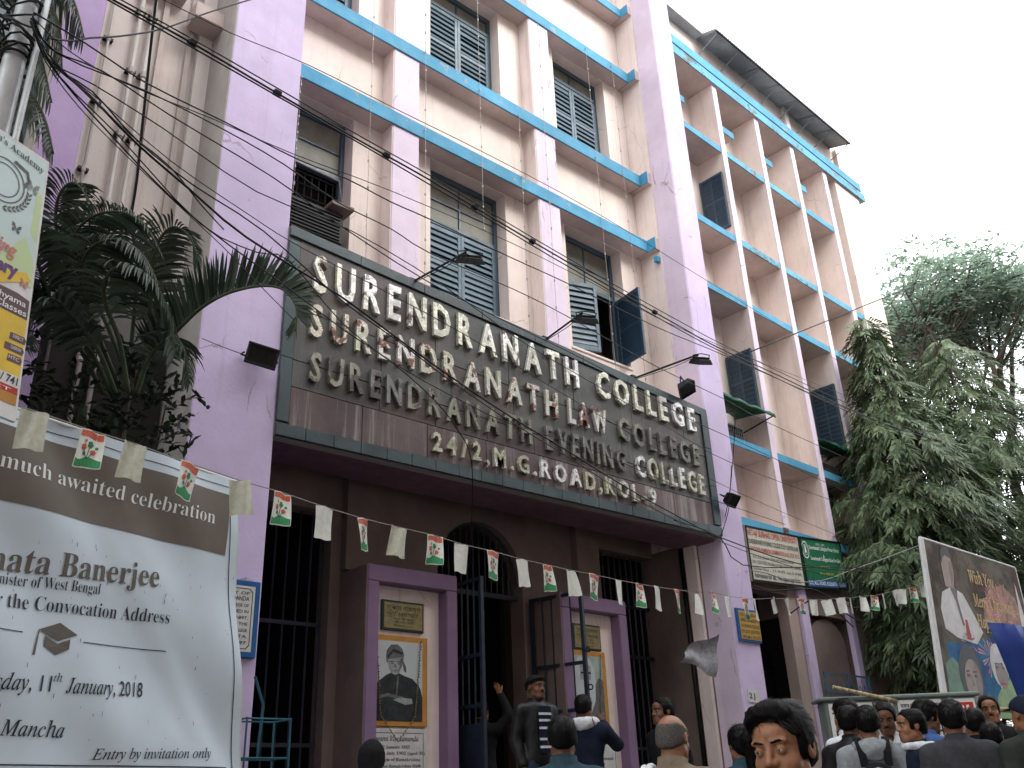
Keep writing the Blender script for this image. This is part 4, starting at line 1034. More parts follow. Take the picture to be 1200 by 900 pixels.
# opened navy shutters folded back against the fins
def folded(a_fin, z0, z1, d0=0.06, d1=0.58, panels=2):
    p = MB(WG).box(a_fin - 0.045, a_fin - 0.004, d0, d1, z0, z1).build('shutter', M['shutter_dark'], WB, bevel=0.005)
    st = MB(WG)
    for k in range(panels + 1):
        dd = lerp(d0, d1 - .035, k / panels)
        st.box(a_fin - 0.06, a_fin - 0.045, dd, dd + .035, z0, z1)
    for z in (z0, (z0 + z1) / 2, z1 - .05): st.box(a_fin - 0.057, a_fin - 0.045, d0 + .036, d1 - .036, z, z + .05)
    st.build('shutter_frame', M['frame'], p)
    sl = MB(WG); n = int((z1 - z0) / .09)
    for k in range(n):
        z = z0 + .03 + k * .09
        sl.hexa([(a_fin - .045, d0 + .04, z), (a_fin - .046, d0 + .04, z), (a_fin - .045, d1 - .04, z), (a_fin - .046, d1 - .04, z),
                 (a_fin - .045, d0 + .04, z + .07), (a_fin - .056, d0 + .04, z + .05), (a_fin - .045, d1 - .04, z + .07), (a_fin - .056, d1 - .04, z + .05)])
    sl.build('slats', M['shutter_dark'], p, kind='stuff')
folded(1.84, 7.40, 8.60); folded(1.84, 11.2, 12.46); folded(4.79, 7.35, 8.75)
# green tarpaulin awnings with window units below
def awning(a0, a1, z, label, seed):
    r_ = random.Random(seed)
    t = empty('tarpaulin_awning', WG(a0, 0, z), label=label, cat='awning', group='green tarpaulin awnings on the side wing')
    mb = MB(WG); n = 12
    top = []; k0 = len(mb.v)
    for i in range(n + 1):
        a = lerp(a0, a1, i / n)
        for j, d in enumerate((0.50, 0.2, -0.10, -0.2)):
            zz = z + 0.12 - j * 0.055 + 0.02 * math.sin(i * 2.1 + j) + r_.uniform(-.012, .012)
            mb.v.append(tuple(WG(a, d, zz)))
        mb.v.append(tuple(WG(a, -0.21, z - 0.10 + r_.uniform(-.025, .03))))
    for i in range(n):
        for j in range(4):
            q = i * 5 + j
            mb.f.append((q, q + 1, q + 6, q + 5)); mb.mi.append(0)
    o = mb.build('tarpaulin', M['tarp_g'], t, smooth=True)
    sm = o.modifiers.new('thick', 'SOLIDIFY'); sm.thickness = 0.01
    MB(WG).tube([(a0, -.19, z - .06), (a1, -.19, z - .06)], 0.014, 6).build('front_rail', M['black_metal'], t)
    MB(WG).tube([(a1 - .03, .5, z - .2), (a1 - .03, -.18, z - .07)], 0.012, 6).build('stay', M['black_metal'], t)
awning(0.02, 1.80, 7.28, 'dark green tarpaulin awning just right of the name board', 1)
awning(3.56, 4.9, 7.22, 'dark green tarpaulin awning on the bay right of the plain one, beside the leafy tree', 2)
def ac_unit(a0, a1, z0, z1, label):
    t = empty('window_air_conditioner', WG(a0, 0.2, z0), label=label, cat='air conditioner', group='air conditioners under the green awnings')
    MB(WG).box(a0, a1, 0.22, 0.59, z0, z1).build('casing', M['white'], t, bevel=0.01)
    MB(WG).box(a0 + .035, a1 - .035, 0.212, 0.2199, z0 + .03, z1 - .03).build('recess', M['dark_int'], t)
    g_ = MB(WG)
    for k in range(12):
        a = a0 + .045 + (a1 - a0 - .09) * k / 11
        g_.box(a - .004, a + .004, .203, .2119, z0 + .03, z1 - .03)
    for k in range(3): g_.box(a0 + .035, a1 - .035, .200, .2029, z0 + .06 + k * .08, z0 + .066 + k * .08)
    g_.build('grille', M['galv'], t)
ac_unit(0.72, 1.42, 6.68, 7.02, 'white window air conditioner under the awning nearest the name board')
ac_unit(3.95, 4.5, 6.70, 7.0, 'white window air conditioner under the awning beside the leafy tree')
# cornice and parapet
c = wb('cornice', M['soffit'], (0.0, 8.2, -0.04, WD + .3, 14.65, 14.72))
wb('cornice_band', M['blue_worn'], (0.0, 8.22, -0.06, -0.04, 14.64, 14.86), parent=c)
wb('cornice_band', M['tin'], (0.0, 8.16, 0.03, 0.3, 14.72, 14.98), parent=c)
wb('cornice_band', M['blue'], (0.0, 8.2, -0.02, WD + .3, 14.98, 15.2), parent=c)
wb('parapet', M['cream'], (0.0, 7.8, 0.22, 0.5, 15.2, 16.1))
for a in (5.15, 7.55): wb('parapet_pier', M['cream'], (a, a + .18, 0.12, 0.22, 15.2, 16.05))
# corrugated tin awning on top
mb = MB(WG); n = 150
for i in range(n + 1):
    a = lerp(1.85, 7.5, i / n); w_ = 0.022 * math.cos(i * math.pi / 1.0) 
    for d, z in ((-0.32, 15.92), (0.40, 16.16)): mb.v.append(tuple(WG(a, d, z + w_)))
for i in range(n): mb.f.append((2 * i, 2 * i + 2, 2 * i + 3, 2 * i + 1)); mb.mi.append(0)
o = mb.build('corrugated_roof', M['tin'], WB)
sm = o.modifiers.new('thick', 'SOLIDIFY'); sm.thickness = 0.012
for k in range(8):
    a = 1.95 + k * .78
    MB(WG).tube([(a, .22, 15.7), (a, -.28, 15.9)], 0.014, 5).build('roof_strut', M['galv'], WB)
    MB(WG).tube([(a, .22, 16.06), (a, -.3, 15.90)], 0.014, 5).build('roof_strut', M['galv'], WB)
MB(WG).tube([(1.85, -.3, 15.89), (7.5, -.3, 15.89)], 0.014, 5).build('roof_rail', M['black_metal'], WB)
wb('roof_edge', M['tin'], (-0.4, 1.85, 0.0, 0.5, 16.02, 16.08))
# wing ground floor
wb('door_lintel', M['beige_dark'], (0, 1.65, 0.02, 0.24, 4.2, 5.10))
wb('base_wall', M['beige_dark'], (3.60, 6.8, 0.0, WD + .3, 0.15, 5.10))
wb('base_wall', M['beige_dark'], (2.18, 3.60, 0.05, WD + .3, 4.0, 5.10))
wb('pier', M['beige_l'], (1.65, 2.18, 0.06, 0.24, 0.15, 5.10))
wb('pier_face', M['lilac'], (1.95, 2.18, -0.0, 0.06, 0.15, 5.10), bevel=0.006)
wb('pier_face', M['lilac'], (3.42, 3.60, -0.03, 0.05, 0.15, 4.3), bevel=0.006)
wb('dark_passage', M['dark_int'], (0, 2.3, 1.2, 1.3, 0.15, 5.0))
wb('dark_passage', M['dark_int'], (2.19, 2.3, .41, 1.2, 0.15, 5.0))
d_ = wb('roller_shutter', M['roller'], (0.0, 2.18, 0.8, 0.82, 0.15, 3.4))
rs = MB(WG)
for k in range(30): rs.box(0.0, 2.18, 0.785, 0.7995, 0.2 + k * .11, 0.27 + k * .11)
rs.build('roller_ribs', M['roller'], d_, kind='stuff')
# arched niche panel
ar = [(2.30, 0.15), (3.40, 0.15), (3.40, 3.62)] + [(2.85 + .55 * math.cos(t), 3.55 + .42 * math.sin(t)) for t in np.linspace(0.05, math.pi - .05, 12)] + [(2.30, 3.5)]
MB(WG).prism(ar, 0.12, 0.16).build('arched_panel', M['beige_dark'], WB)
wb('niche_back', M['grey_wall'], (2.18, 3.42, 0.3, 0.4, 0.15, 4.0))

# blue iron gate in front of the arched niche
G = empty('iron_gate', WG(2.2, -.1, .15), label='blue ironwork gate with a grid top below the arched niche', cat='gate')
gm = MB(WG)
for z in (3.05, 2.78, 2.5, 1.2, .3): gm.box(2.16, 3.58, -.09, -.07, z, z + .025)
for a in (2.16, 2.86, 3.55): gm.box(a, a + .03, -.095, -.065, .2, 3.08)
gm.build('gate_frame', M['gate_blue'], G)
for k in range(13):
    a = 2.2 + k * .11
    MB(WG).tube([(a, -.08, .3), (a + (0.0 if k % 2 else 0.05), -.08, 1.6), (a, -.08, 2.5)], 0.008, 5).build('bar', M['gate_blue'], G)
gm = MB(WG)
for k in range(9):
    a = 2.24 + k * .155
    for z in (2.525, 2.80): gm.tube([(a, -.08, z), (a + .07, -.08, z + .12), (a + .15, -.08, z + .02), (a + .15, -.08, z + .24)], 0.006, 4)
gm.build('scroll_work', M['gate_blue'], G)

# ---- sign boards on the wing
FS = Frame(tuple(WG(0, -0.08, 0)), 1.9)
def board(name, label, a0, a1, z0l, z1l, z0r, z1r, mat, fr=FS, th=0.03):
    mb = MB(fr); mb.hexa([(a0, 0, z0l), (a1, 0, z0r), (a0, th, z0l), (a1, th, z0r), (a0, 0, z1l), (a1, 0, z1r), (a0, th, z1l), (a1, th, z1r)])
    return tag(mb.build(name, mat, None), label, 'sign')
def rim_on(o, fr, a0, a1, z0l, z1l, z0r, z1r, mat, w=.025):
    mb = MB(fr)
    mb.hexa([(a0, -.012, z1l - w), (a1, -.012, z1r - w), (a0, -.001, z1l - w), (a1, -.001, z1r - w), (a0, -.012, z1l), (a1, -.012, z1r), (a0, -.001, z1l), (a1, -.001, z1r)])
    mb.hexa([(a0, -.012, z0l), (a1, -.012, z0r), (a0, -.001, z0l), (a1, -.001, z0r), (a0, -.012, z0l + w), (a1, -.012, z0r + w), (a0, -.001, z0l + w), (a1, -.001, z0r + w)])
    for a, b, zl, zh in ((a0, a0 + w, z0l, z1l), (a1 - w, a1, z0r, z1r)): mb.box(a, b, -.011, -.001, zl + w, zh - w)
    return mb.build('rim', mat, o)
s1 = board('university_signboard', 'cream board with red heading of an open university, left of the green board', 0.55, 2.08, 4.28, 5.13, 4.36, 5.20, M['cream_sign'])
rim_on(s1, FS, 0.55, 2.08, 4.28, 5.13, 4.36, 5.20, M['black_metal'])
sl = (5.20 - 5.13) / 1.5
put_text('heading', 'NETAJI SUBHAS OPEN UNIVERSITY', FS, 0.42 + .16, 4.985, 0.095, w=1.45, mat=M['red'], parent=s1, slope=sl, offset=.01, d=-.004)
put_text('lettering', 'SURENDRANATH EVENING COLLEGE STUDY CENTRE (N-09)', FS, 0.60, 4.86, 0.075, w=1.42, mat=M['ink'], parent=s1, slope=sl, offset=.01)
put_text('lettering', 'OFFICE FOR ADMISSION, EXAMINATION & ALL B.D.P. & P.G.', FS, 0.60, 4.745, 0.07, w=1.42, mat=M['red'], parent=s1, slope=sl, offset=.01)
put_text('lettering', 'B.A., B.Sc., B.Com., Hons. and General Courses', FS, 0.66, 4.645, 0.05, w=1.15, mat=M['ink'], parent=s1, slope=sl)
put_text('lettering', '033 - 2350-9320, Monday to Friday 10.30 A.M. - 5.30 P.M.', FS, 0.62, 4.56, 0.05, w=1.38, mat=M['ink'], parent=s1, slope=sl)
put_text('lettering', 'Saturday : 11 A.M. to 3 P.M.', FS, 0.62, 4.465, 0.045, w=1.38, mat=M['ink'], parent=s1, slope=sl)
put_text('lettering', 'Admission for all.  No upper age limit', FS, 0.62, 4.345, 0.075, w=1.30, mat=M['ink'], parent=s1, slope=sl, offset=.008)
s2 = board('school_signboard', 'green board of a primary school with a white round crest', 2.12, 3.46, 4.36, 5.20, 4.48, 5.31, M['green_sign'])
rim_on(s2, FS, 2.12, 3.46, 4.36, 5.20, 4.48, 5.31, M['black_metal'])
mb = MB(FS); mb._add([FS(2.15, -.003, 4.385), FS(3.43, -.003, 4.50), FS(3.43, -.003, 4.62), FS(2.15, -.003, 4.50)], [(0, 1, 2, 3)]); mb.build('blue_strip', M['blue_sign'], s2)
sl = .08
put_text('lettering', 'ESTD - 1882', FS, 2.62, 5.13, 0.03, w=0.28, mat=M['white_ink'], parent=s2, slope=sl)
put_text('lettering', 'Surendranath Collegiate Primary School', FS, 2.38, 5.03, 0.065, w=0.98, mat=M['white_ink'], parent=s2, slope=sl, offset=.01)
put_text('lettering', '&', FS, 2.80, 4.945, 0.05, mat=M['white_ink'], parent=s2, slope=sl)
put_text('lettering', 'Surendranath Collegiate School for Girls', FS, 2.38, 4.85, 0.065, w=0.98, mat=M['white_ink'], parent=s2, slope=sl, offset=.01)
put_text('lettering', 'MORNING', FS, 2.66, 4.755, 0.035, w=0.3, mat=M['yellow'], parent=s2, slope=sl)
put_text('lettering', 'Phone : 2350-1234', FS, 2.6, 4.64, 0.035, w=0.45, mat=M['yellow'], parent=s2, slope=sl)
put_text('lettering', '24/2, M.G. ROAD, KOLKATA - 700 009', FS, 2.2, 4.43, 0.06, w=1.2, mat=M['white_ink'], parent=s2, slope=sl, offset=.01)
mb = MB()
for r0, r1 in ((0.105, 0.12), (0.07, 0.076)):
    for k in range(20):
        t0, t1 = 2 * math.pi * k / 20, 2 * math.pi * (k + 1) / 20
        mb._add([FS(2.25 + r * math.cos(t) * .9, -.004, 5.0 + r * 1.2 * math.sin(t)) for r, t in ((r0, t0), (r1, t0), (r1, t1), (r0, t1))], [(0, 1, 2, 3)])
flat_poly(mb, FS, [(2.22, 4.95), (2.28, 4.95), (2.265, 5.06), (2.25, 5.08), (2.235, 5.06)], -.004)
mb.build('crest', M['white_ink'], s2)
# orange plaque on right pilaster
FP = Frame((0, 7.47, 0), 0)
s3 = tag(MB(FP).box(10.66, 11.16, 0, .03, 3.28, 3.72).build('pilaster_plaque', M['blue_sign'], None), 'yellow-orange plaque with a blue edge on the right lilac pilaster', 'plaque')
MB(FP).box(10.70, 11.155, -.006, -.001, 3.31, 3.69).build('yellow_sheet', M['orange_y'], s3)
for i, t in enumerate(['NETAJI SUBHAS', 'OPEN UNIVERSITY', 'S.N. EVENING COLLEGE', 'STUDY CENTRE', '24/2 M.G. ROAD']):
    put_text('lettering', t, FP, 10.72, 3.62 - i * .075, .042, w=.41, mat=M['ink'], parent=s3, d=-.008, offset=.008)
s4 = tag(MB(FP).box(10.70, 10.93, .018, .028, 2.50, 2.66).build('number_plate', M['marble_w'], None), 'small peeling white notice low on the right lilac pilaster', 'notice')
put_text('lettering', '2 J', FP, 10.72, 2.55, .07, w=.12, mat=M['ink'], parent=s4, d=.014, offset=.02)
s5 = tag(put_text('painted_number', '4', FP, 10.84, 4.25, .13, mat=M['white'], d=.026), 'faint white number 4 painted on the right lilac pilaster', 'number')
# blue framed marble tablet on left pilaster
FT = Frame((0, 7.46, 0), 0)
s6 = tag(MB(FT).box(3.02, 3.67, 0, .04, 2.60, 3.25).build('memorial_tablet', M['blue_frame'], None, bevel=.008), 'white memorial tablet in a blue frame beside the big white banner', 'tablet')
oc = [(3.08, 2.70), (3.11, 2.67), (3.57, 2.67), (3.60, 2.70), (3.60, 3.15), (3.57, 3.18), (3.11, 3.18), (3.08, 3.15)]
layer('marble_sheet', [[(3.06, 2.65), (3.62, 2.65), (3.62, 3.20), (3.06, 3.20)]], -.002, M['marble_w'], s6, FT)
mb = MB()
for i in range(8):
    (a, z), (b, y) = oc[i], oc[(i + 1) % 8]
    cx, cz = 3.34, 2.925
    mb._add([FT(a, -.004, z), FT(b, -.004, y), FT(cx + (b - cx) * .975, -.004, cz + (y - cz) * .975), FT(cx + (a - cx) * .975, -.004, cz + (z - cz) * .975)], [(0, 1, 2, 3)])
mb.build('border_line', M['ink'], s6)
for i, t in enumerate(['IN MEMORY OF', 'SWAMI VIVEKANANDA', 'WHO IN THIS COLLEGE OF', 'THE CITY RETURNED IN', 'TRIUMPH 28.2.1897,', 'AND ADDRESSED THE', 'STUDENTS OF THE COLLEGE', 'OF CALCUTTA', 'FEBRUARY, 1897']):
    put_text('lettering', t, FT, 3.12, 3.125 - i * .052, .038 if i == 1 else .026, w=.45, mat=M['ink'], parent=s6, d=-.004, offset=.01)

# ================================================================== LEFT WING
LW = empty('left_wing', (0, 8.3, .15), label='ribbed grey-cream wall behind the palms at the far left', cat='building')
def lb(name, mat, *b, **k):
    mb = MB()
    for q in b: mb.box(*q)
    return mb.build(name, mat, LW, **k)
lb('wall', M['wall_shade'], (1.65, 2.876, 8.20, 8.5, .15, 6.1))  # lower wall in the darker colour that paints the palm's shade
MB().box(1.72, 2.86, 8.185, 8.2, .15, 5.5).build('recess_shade_sheet', M['dark_int'], LW)  # flat dark sheet: the recess, drawn taller to paint shade below the palm
lb('wall', M['cream_grey'], (1.62, 2.876, 8.20, 8.5, 6.1, 17.5))
for a, b, d, mt in ((2.72, 2.874, 8.12, 'cream_l'), (2.60, 2.66, 8.15, 'salmon_grey'), (2.30, 2.36, 8.15, 'salmon_grey'), (1.62, 1.70, 8.08, 'cream_l')):
    lb('rib', M[mt], (a, b, d, 8.2, 5.9, 17.4))
l = lb('ledge', M['soffit'], (2.55, 2.875, 7.85, 8.12, 9.55, 9.75))
lb('ledge', M['soffit'], (1.9, 2.5, 8.0, 8.2, 9.9, 10.0))
lb('pilaster', M['purple_l'], (1.27, 1.62, 7.7, 8.5, .15, 17.4), bevel=.01)
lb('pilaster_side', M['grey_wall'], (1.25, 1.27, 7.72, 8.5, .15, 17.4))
lb('wall', M['grey_wall'], (-12, 0.55, 8.3, 8.6, .15, 17.5), (0.55, 1.25, 8.3, 8.6, 9.2, 17.5), (0.55, 1.25, 8.3, 8.6, .15, 5.5))
w = MB().box(0.55, 0.62, 8.22, 8.3, 5.5, 9.2).box(1.18, 1.25, 8.22, 8.3, 5.5, 9.2).build('window', M['frame'], LW)
sl_ = MB()
for k in range(30): sl_.box(0.64, 1.16, 8.25, 8.27, 5.6 + k * .12, 5.67 + k * .12)
sl_.build('slats', M['shutter_dark'], w, kind='stuff')
MB().box(0.55, 1.25, 8.4, 8.42, 5.5, 9.2).build('dark_room', M['dark_int'], w)
# drain pipes with joints
def down_pipe(x, y, z0, z1, r_, label, tilt=0.0):
    t = empty('drain_pipe', (x, y, z0), label=label, cat='pipe', group='drain pipes on the ribbed left wall')
    MB().tube([(x, y, z0), (x + tilt, y, z1)], r_, 8).build('pipe', M['pipe'], t, smooth=True)
    k = z0 + .5
    while k < z1:
        f = (k - z0) / (z1 - z0)
        MB().tube([(x + tilt * f, y, k), (x + tilt * f, y, k + .07)], r_ * 1.45, 8).build('collar', M['pipe'], t)
        MB().box(x + tilt * f - .05, x + tilt * f + .05, y, 8.2, k + .02, k + .05).build('clip', M['black_metal'], t)
        k += 0.85
down_pipe(2.06, 8.12, 3.0, 9.9, .024, 'thin drain pipe on the ribbed left wall, left of the pair')
down_pipe(2.19, 8.12, 3.0, 9.7, .024, 'thin drain pipe on the ribbed left wall, right of the pair')
down_pipe(1.79, 8.14, 5.0, 11.0, .014, 'thinnest conduit pipe beside the purple pilaster')

# ================================================================== OPPOSITE SIDE OF THE STREET (unseen blocks, added and sized to shade the lower facade)
def block(x0, x1, h, label, mat, seed):
    t = empty('unseen_street_block', ((x0 + x1) / 2, -7, 0), label=label, cat='building')
    m_ = MB().box(x0, x1, -16, -3.9, 0.0, h).build('wall', mat, t)  # body of the unseen block, added for shade
    w = MB(); f_ = MB()
    z = 4.2
    while z < h - 2:
        x = x0 + 1.0
        while x < x1 - 1.6:
            w.box(x, x + 1.1, -3.90, -3.87, z, z + 1.7); f_.box(x - .1, x + 1.2, -3.90, -3.6, z + 1.75, z + 1.85)
            x += 2.6
        z += 3.4
    w.build('windows', M['shutter_dark'], t, kind='stuff'); f_.build('unseen_block_sunshades', M['soffit'], t, kind='stuff')
block(-28, -4, 21, 'unseen grey-cream block across the street behind the camera, added for shade, left one', M['cream'], 1)
block(-3.9, 12, 20, 'unseen pink block across the street directly behind the camera, added for shade', M['salmon'], 2)
block(12.1, 34, 17, 'unseen beige block across the street, added for shade, right one', M['beige_dark'], 3)

# ================================================================== BANNERS
FB = Frame((2.90, 6.44, 0), 17.3)
def fold(a, z):
    return 0.014 * math.sin((a * 2.1 + z * 4.2) * 1.7) + 0.010 * math.sin((a * 3.3 + z * 2.0) * 3.1 + 1.0) + 0.018 * math.exp(-((a + 1.2 - (z - 3.2) * -.75) / .12) ** 2) + 0.02 * math.exp(-((a + .85 - (z - 3.0) * -.8) / .14) ** 2)
def edge_r(z): return 0.29 * ((3.75 - z) / 2.05) ** 1.2 if z < 3.75 else 0
BT, BB, BL = 3.75, 0.95, -3.6
def bgrid(name, a0f, a1f, z0, z1, nx, nz, mat, parent, dd, **k):
    mb = MB(); ids = []
    for j in range(nz + 1):
        z = lerp(z0, z1, j / nz)
        for i in range(nx + 1):
            a = lerp(a0f(z), a1f(z), i / nx)
            mb.v.append(tuple(FB(a, dd + fold(a, z), z)))
    for j in range(nz):
        for i in range(nx):
            q = j * (nx + 1) + i
            mb.f.append((q, q + 1, q + nx + 2, q + nx + 1)); mb.mi.append(0)
    return mb.build(name, mat, parent, smooth=True, recalc=False, **k)
BN = empty('convocation_banner', FB(-1.5, 0, .15), label='large white convocation banner with a taupe band, filling the lower left', cat='banner')
bgrid('flex_sheet', lambda z: BL, edge_r, BB, BT, 90, 70, M['white_print'], BN, 0)
bgrid('taupe_band', lambda z: BL, lambda z: -0.055 + 0.02 * (3.64 - z), 3.155, 3.62, 80, 14, M['taupe'], BN, -.003)
bl = MB()
def bstrip(a0, a1, z, w=0.006, slope=0.0):
    n = 40
    for i in range(n):
        a, b = lerp(a0, a1, i / n), lerp(a0, a1, (i + 1) / n)
        za, zb_ = z + slope * (a - a0), z + slope * (b - a0)
        bl._add([FB(p, -.004 + fold(p, q), q) for p, q in ((a, za), (b, zb_), (b, zb_ + w), (a, za + w))], [(0, 1, 2, 3)])
bstrip(BL, -.06, 3.675); bstrip(BL, .16, 1.70, .008)
n = 30
for i in range(n):
    z0, z1 = lerp(1.70, 3.62, i / n), lerp(1.70, 3.62, (i + 1) / n)
    a0, a1 = edge_r(z0) - .075, edge_r(z1) - .075
    bl._add([FB(p, -.004 + fold(p, q), q) for p, q in ((a0, z0), (a0 + .008, z0), (a1 + .008, z1), (a1, z1))], [(0, 1, 2, 3)])
bstrip(-2.1, -1.50, 2.418, .006); bstrip(-1.10, -.47, 2.405, .006, .02)
bl.build('border_line', M['ink'], BN, recalc=False)
def bt(txt, a1, z, h, w, mat, serif=None, slope=0.0, off=0.0, sub=1):
    return put_text('lettering', txt, FB, a1 - w, z - slope * w, h, w=w, mat=mat, parent=BN, serif=serif, slope=slope, d=-.006, disp=fold, offset=off)
bt('much awaited celebration', -0.18, 3.365, 0.105, 1.66, M['white_ink'], 'b', .01, -.012)
bt('Mamata Banerjee', -0.60, 2.83, 0.15, 1.50, M['taupe_text'], 'b', .07)
bt('Hon\u2019ble Chief Minister of West Bengal', -1.03, 2.715, 0.07, 1.2, M['ink'], 'b', .06, -.010)
bt('has kindly agreed to deliver the Convocation Address', -0.48, 2.60, 0.088, 2.45, M['ink'], 'b', .045, -.010)
bt('Thursday, 11', -1.27, 2.105, 0.09, .57, M['ink'], 'i', .03, .006)
bt('th', -1.205, 2.165, 0.045, .055, M['ink'], 'i', .03)
bt('January, 2018', -0.61, 2.12, 0.09, .56, M['ink'], 'i', .03, .006)
bt('Nazrul Mancha', -1.13, 1.855, 0.085, .74, M['ink'], 'i', .0, .006)
bt('Entry by invitation only', -0.0, 1.765, 0.062, .92, M['ink'], 'i', .03, .004)
# graduation cap print
cx, cz = -1.27, 2.40
layer_pts = [[(cx - .13, cz + .05), (cx, cz + .105), (cx + .125, cz + .045), (cx, cz - .005)],
             [(cx - .085, cz + .02), (cx, cz - .02), (cx + .08, cz + .015), (cx + .08, cz - .045), (cx, cz - .085), (cx - .085, cz - .04)],
             [(cx - .13, cz + .05), (cx - .122, cz + .05), (cx - .135, cz - .10), (cx - .152, cz - .10)]]
mb = MB()
for p in layer_pts: mb._add([FB(a, -.005 + fold(a, z), z) for a, z in p], [tuple(range(len(p)))])
mb.build('cap_print', M['taupe_text'], BN, recalc=False)
# paint specks and stains
mb = MB(); r_ = random.Random(5)
for _ in range(60):
    a, z = r_.uniform(-1.6, .1), r_.uniform(1.8, 3.05); w_ = r_.uniform(.002, .005); h_ = r_.uniform(.005, .03)
    mb._add([FB(p, -.0045 + fold(p, q), q) for p, q in ((a, z), (a + w_, z), (a + w_, z + h_), (a, z + h_))], [(0, 1, 2, 3)])
mb.build('specks', M['taupe_text'], BN, kind='stuff')
MB(FB).tube([(BL, .02, BT + .0), (.02, .02, BT + .0)], 0.012, 8).build('top_rod', M['white'], BN)
MB(FB).tube([(.0, .14, .1), (.0, .12, BT)], 0.025, 8).build('post', M['bamboo'], BN)
MB(FB).tube([(-3.3, .14, .1), (-3.3, .12, BT)], 0.025, 8).build('post', M['bamboo'], BN)
# little fixing sheet behind
bgrid('backing_sheet', lambda z: edge_r(z) - .1, lambda z: edge_r(z) + .035, 1.2, 3.5, 3, 20, M['flag_w'], BN, .03)

# teal bottle rack by the left pilaster
RK = empty('wire_rack', (3.85, 7.3, .15), label='teal wire rack standing against the left pilaster beside the white banner', cat='rack')
f = MB()
for x in (3.46, 3.84):
    for y in (7.1, 7.38): f.tube([(x, y, .15), (x, y, 2.1)], .009, 5)
for z in (.6, 1.2, 1.8, 2.09):
    f.tube([(3.46, 7.1, z), (3.84, 7.1, z), (3.84, 7.38, z), (3.46, 7.38, z), (3.46, 7.1, z)], .008, 5)
f.build('rack_frame', M['teal_metal'], RK)
for z in (1.2, 1.8):
    s_ = MB()
    for k in range(7): s_.tube([(3.46 + k * .063, 7.1, z), (3.46 + k * .063, 7.38, z)], .004, 4)
    s_.build('shelf', M['teal_metal'], RK)
MB().tube([(3.62, 7.2, 1.8), (3.64, 7.2, 2.2), (3.60, 7.2, 2.3), (3.55, 7.2, 2.42)], .012, 6).build('bent_rod', M['teal_metal'], RK)

# school advertisement board at top left
FY = Frame((0.71, 3.89, 0), 26.5)
YB = empty('school_advert_board', FY(-.5, 0, .1), label='cream and yellow school advertisement board hanging at the left edge', cat='banner')
def ye(z): return 0.09 * (4.15 - z) / 1.17
def ypoly(name, pts, mat, d): return layer(name, [pts], d, mat, YB, FY)
MB(FY).hexa([(-1.1, 0, 2.9), (ye(2.9), 0, 2.9), (-1.1, .02, 2.9), (ye(2.9), .02, 2.9), (-1.1, 0, 4.12), (ye(4.15), 0, 4.15), (-1.1, .02, 4.12), (ye(4.15), .02, 4.15)]).build('board', M['white'], YB)
E_ = .012
ypoly('pale_print', [(-1.1, 3.60), (ye(3.60) - E_, 3.62), (ye(4.13) - E_, 4.135), (-1.1, 4.10)], M['mint'], -.001)
ypoly('lime_print', [(-.2, 3.53), (ye(3.5) - E_, 3.50), (ye(3.62) - E_, 3.62), (-.04, 3.72), (-.12, 3.60)], M['lime'], -.0015)
ypoly('lime_print', [(-.02, 3.75), (ye(3.75) - E_, 3.72), (ye(3.95) - E_, 3.95), (-.03, 3.98)], M['lime'], -.0015)
ypoly('yellow_print', [(-1.1, 3.07), (ye(3.07) - E_, 3.09), (ye(3.36) - E_, 3.36), (-1.1, 3.34)], M['yellow'], -.002)
ypoly('white_strip', [(-1.1, 3.035), (ye(3.03) - E_, 3.04), (ye(3.09) - E_, 3.09), (-1.1, 3.07)], M['white'], -.002)
ypoly('stripe_print', [(-1.1, 3.33), (ye(3.35) - E_, 3.35), (ye(3.43) - E_, 3.44), (-.02, 3.45), (-1.1, 3.40)], M['brown_print'], -.0025)
ypoly('ribbon_print', [(-1.1, 3.45), (-.15, 3.50), (0.0, 3.56), (.03, 3.53), (-.12, 3.45), (-1.1, 3.42)], M['yellow'], -.003)
ypoly('red_print', [(-1.1, 3.0), (ye(3.0) - E_, 3.01), (ye(3.04) - E_, 3.04), (-1.1, 3.03)], M['red'], -.002)
ypoly('orange_print', [(-1.1, 2.95), (ye(2.97) - E_, 2.965), (ye(3.0) - E_, 3.01), (-1.1, 3.0)], M['orange'], -.002)
for z, w_ in ((3.235, .085), (3.185, .10), (3.14, .075)):
    ypoly('label_print', [(.07 - w_, z), (.062, z + .002), (.066, z + .022), (.055, z + .035), (.07 - w_, z + .032)], M['brown_print'], -.003)
def yt(t, a, z, h, w, mat, slope=-.05, off=0.0, serif=None): put_text('lettering', t, FY, a, z, h, w=w, mat=mat, parent=YB, slope=slope, d=-.004, offset=off, serif=serif)
yt('Children\u2019s Academy', -.42, 4.10, .034, .40, M['p_mid'], -.08, 0, 'b')
yt('Being', -.24, 3.60, .06, .175, M['salmon_ink'], -.02, .03, 'i')
yt('Nursery', -.30, 3.50, .06, .26, M['purple_ink'], .05, .045)
yt('17 & 18 Shyama', -.30, 3.395, .028, .33, M['white_ink'], .02, .01)
yt('24 A.M. Classes', -.30, 3.355, .028, .34, M['white_ink'], .02, .01)
yt('98300 12345 / 741', -.26, 3.05, .034, .325, M['ink'], .0, .015)
yt('DIRECT', -.2, 3.015, .014, .24, M['white_ink'], .0)
for z in (3.24, 3.19, 3.145): yt(['DIRECT', 'CLASSROOM', 'HTC'][int((3.245 - z) / .045)], .0, z + .008, .015, .05, M['white_ink'], 0)
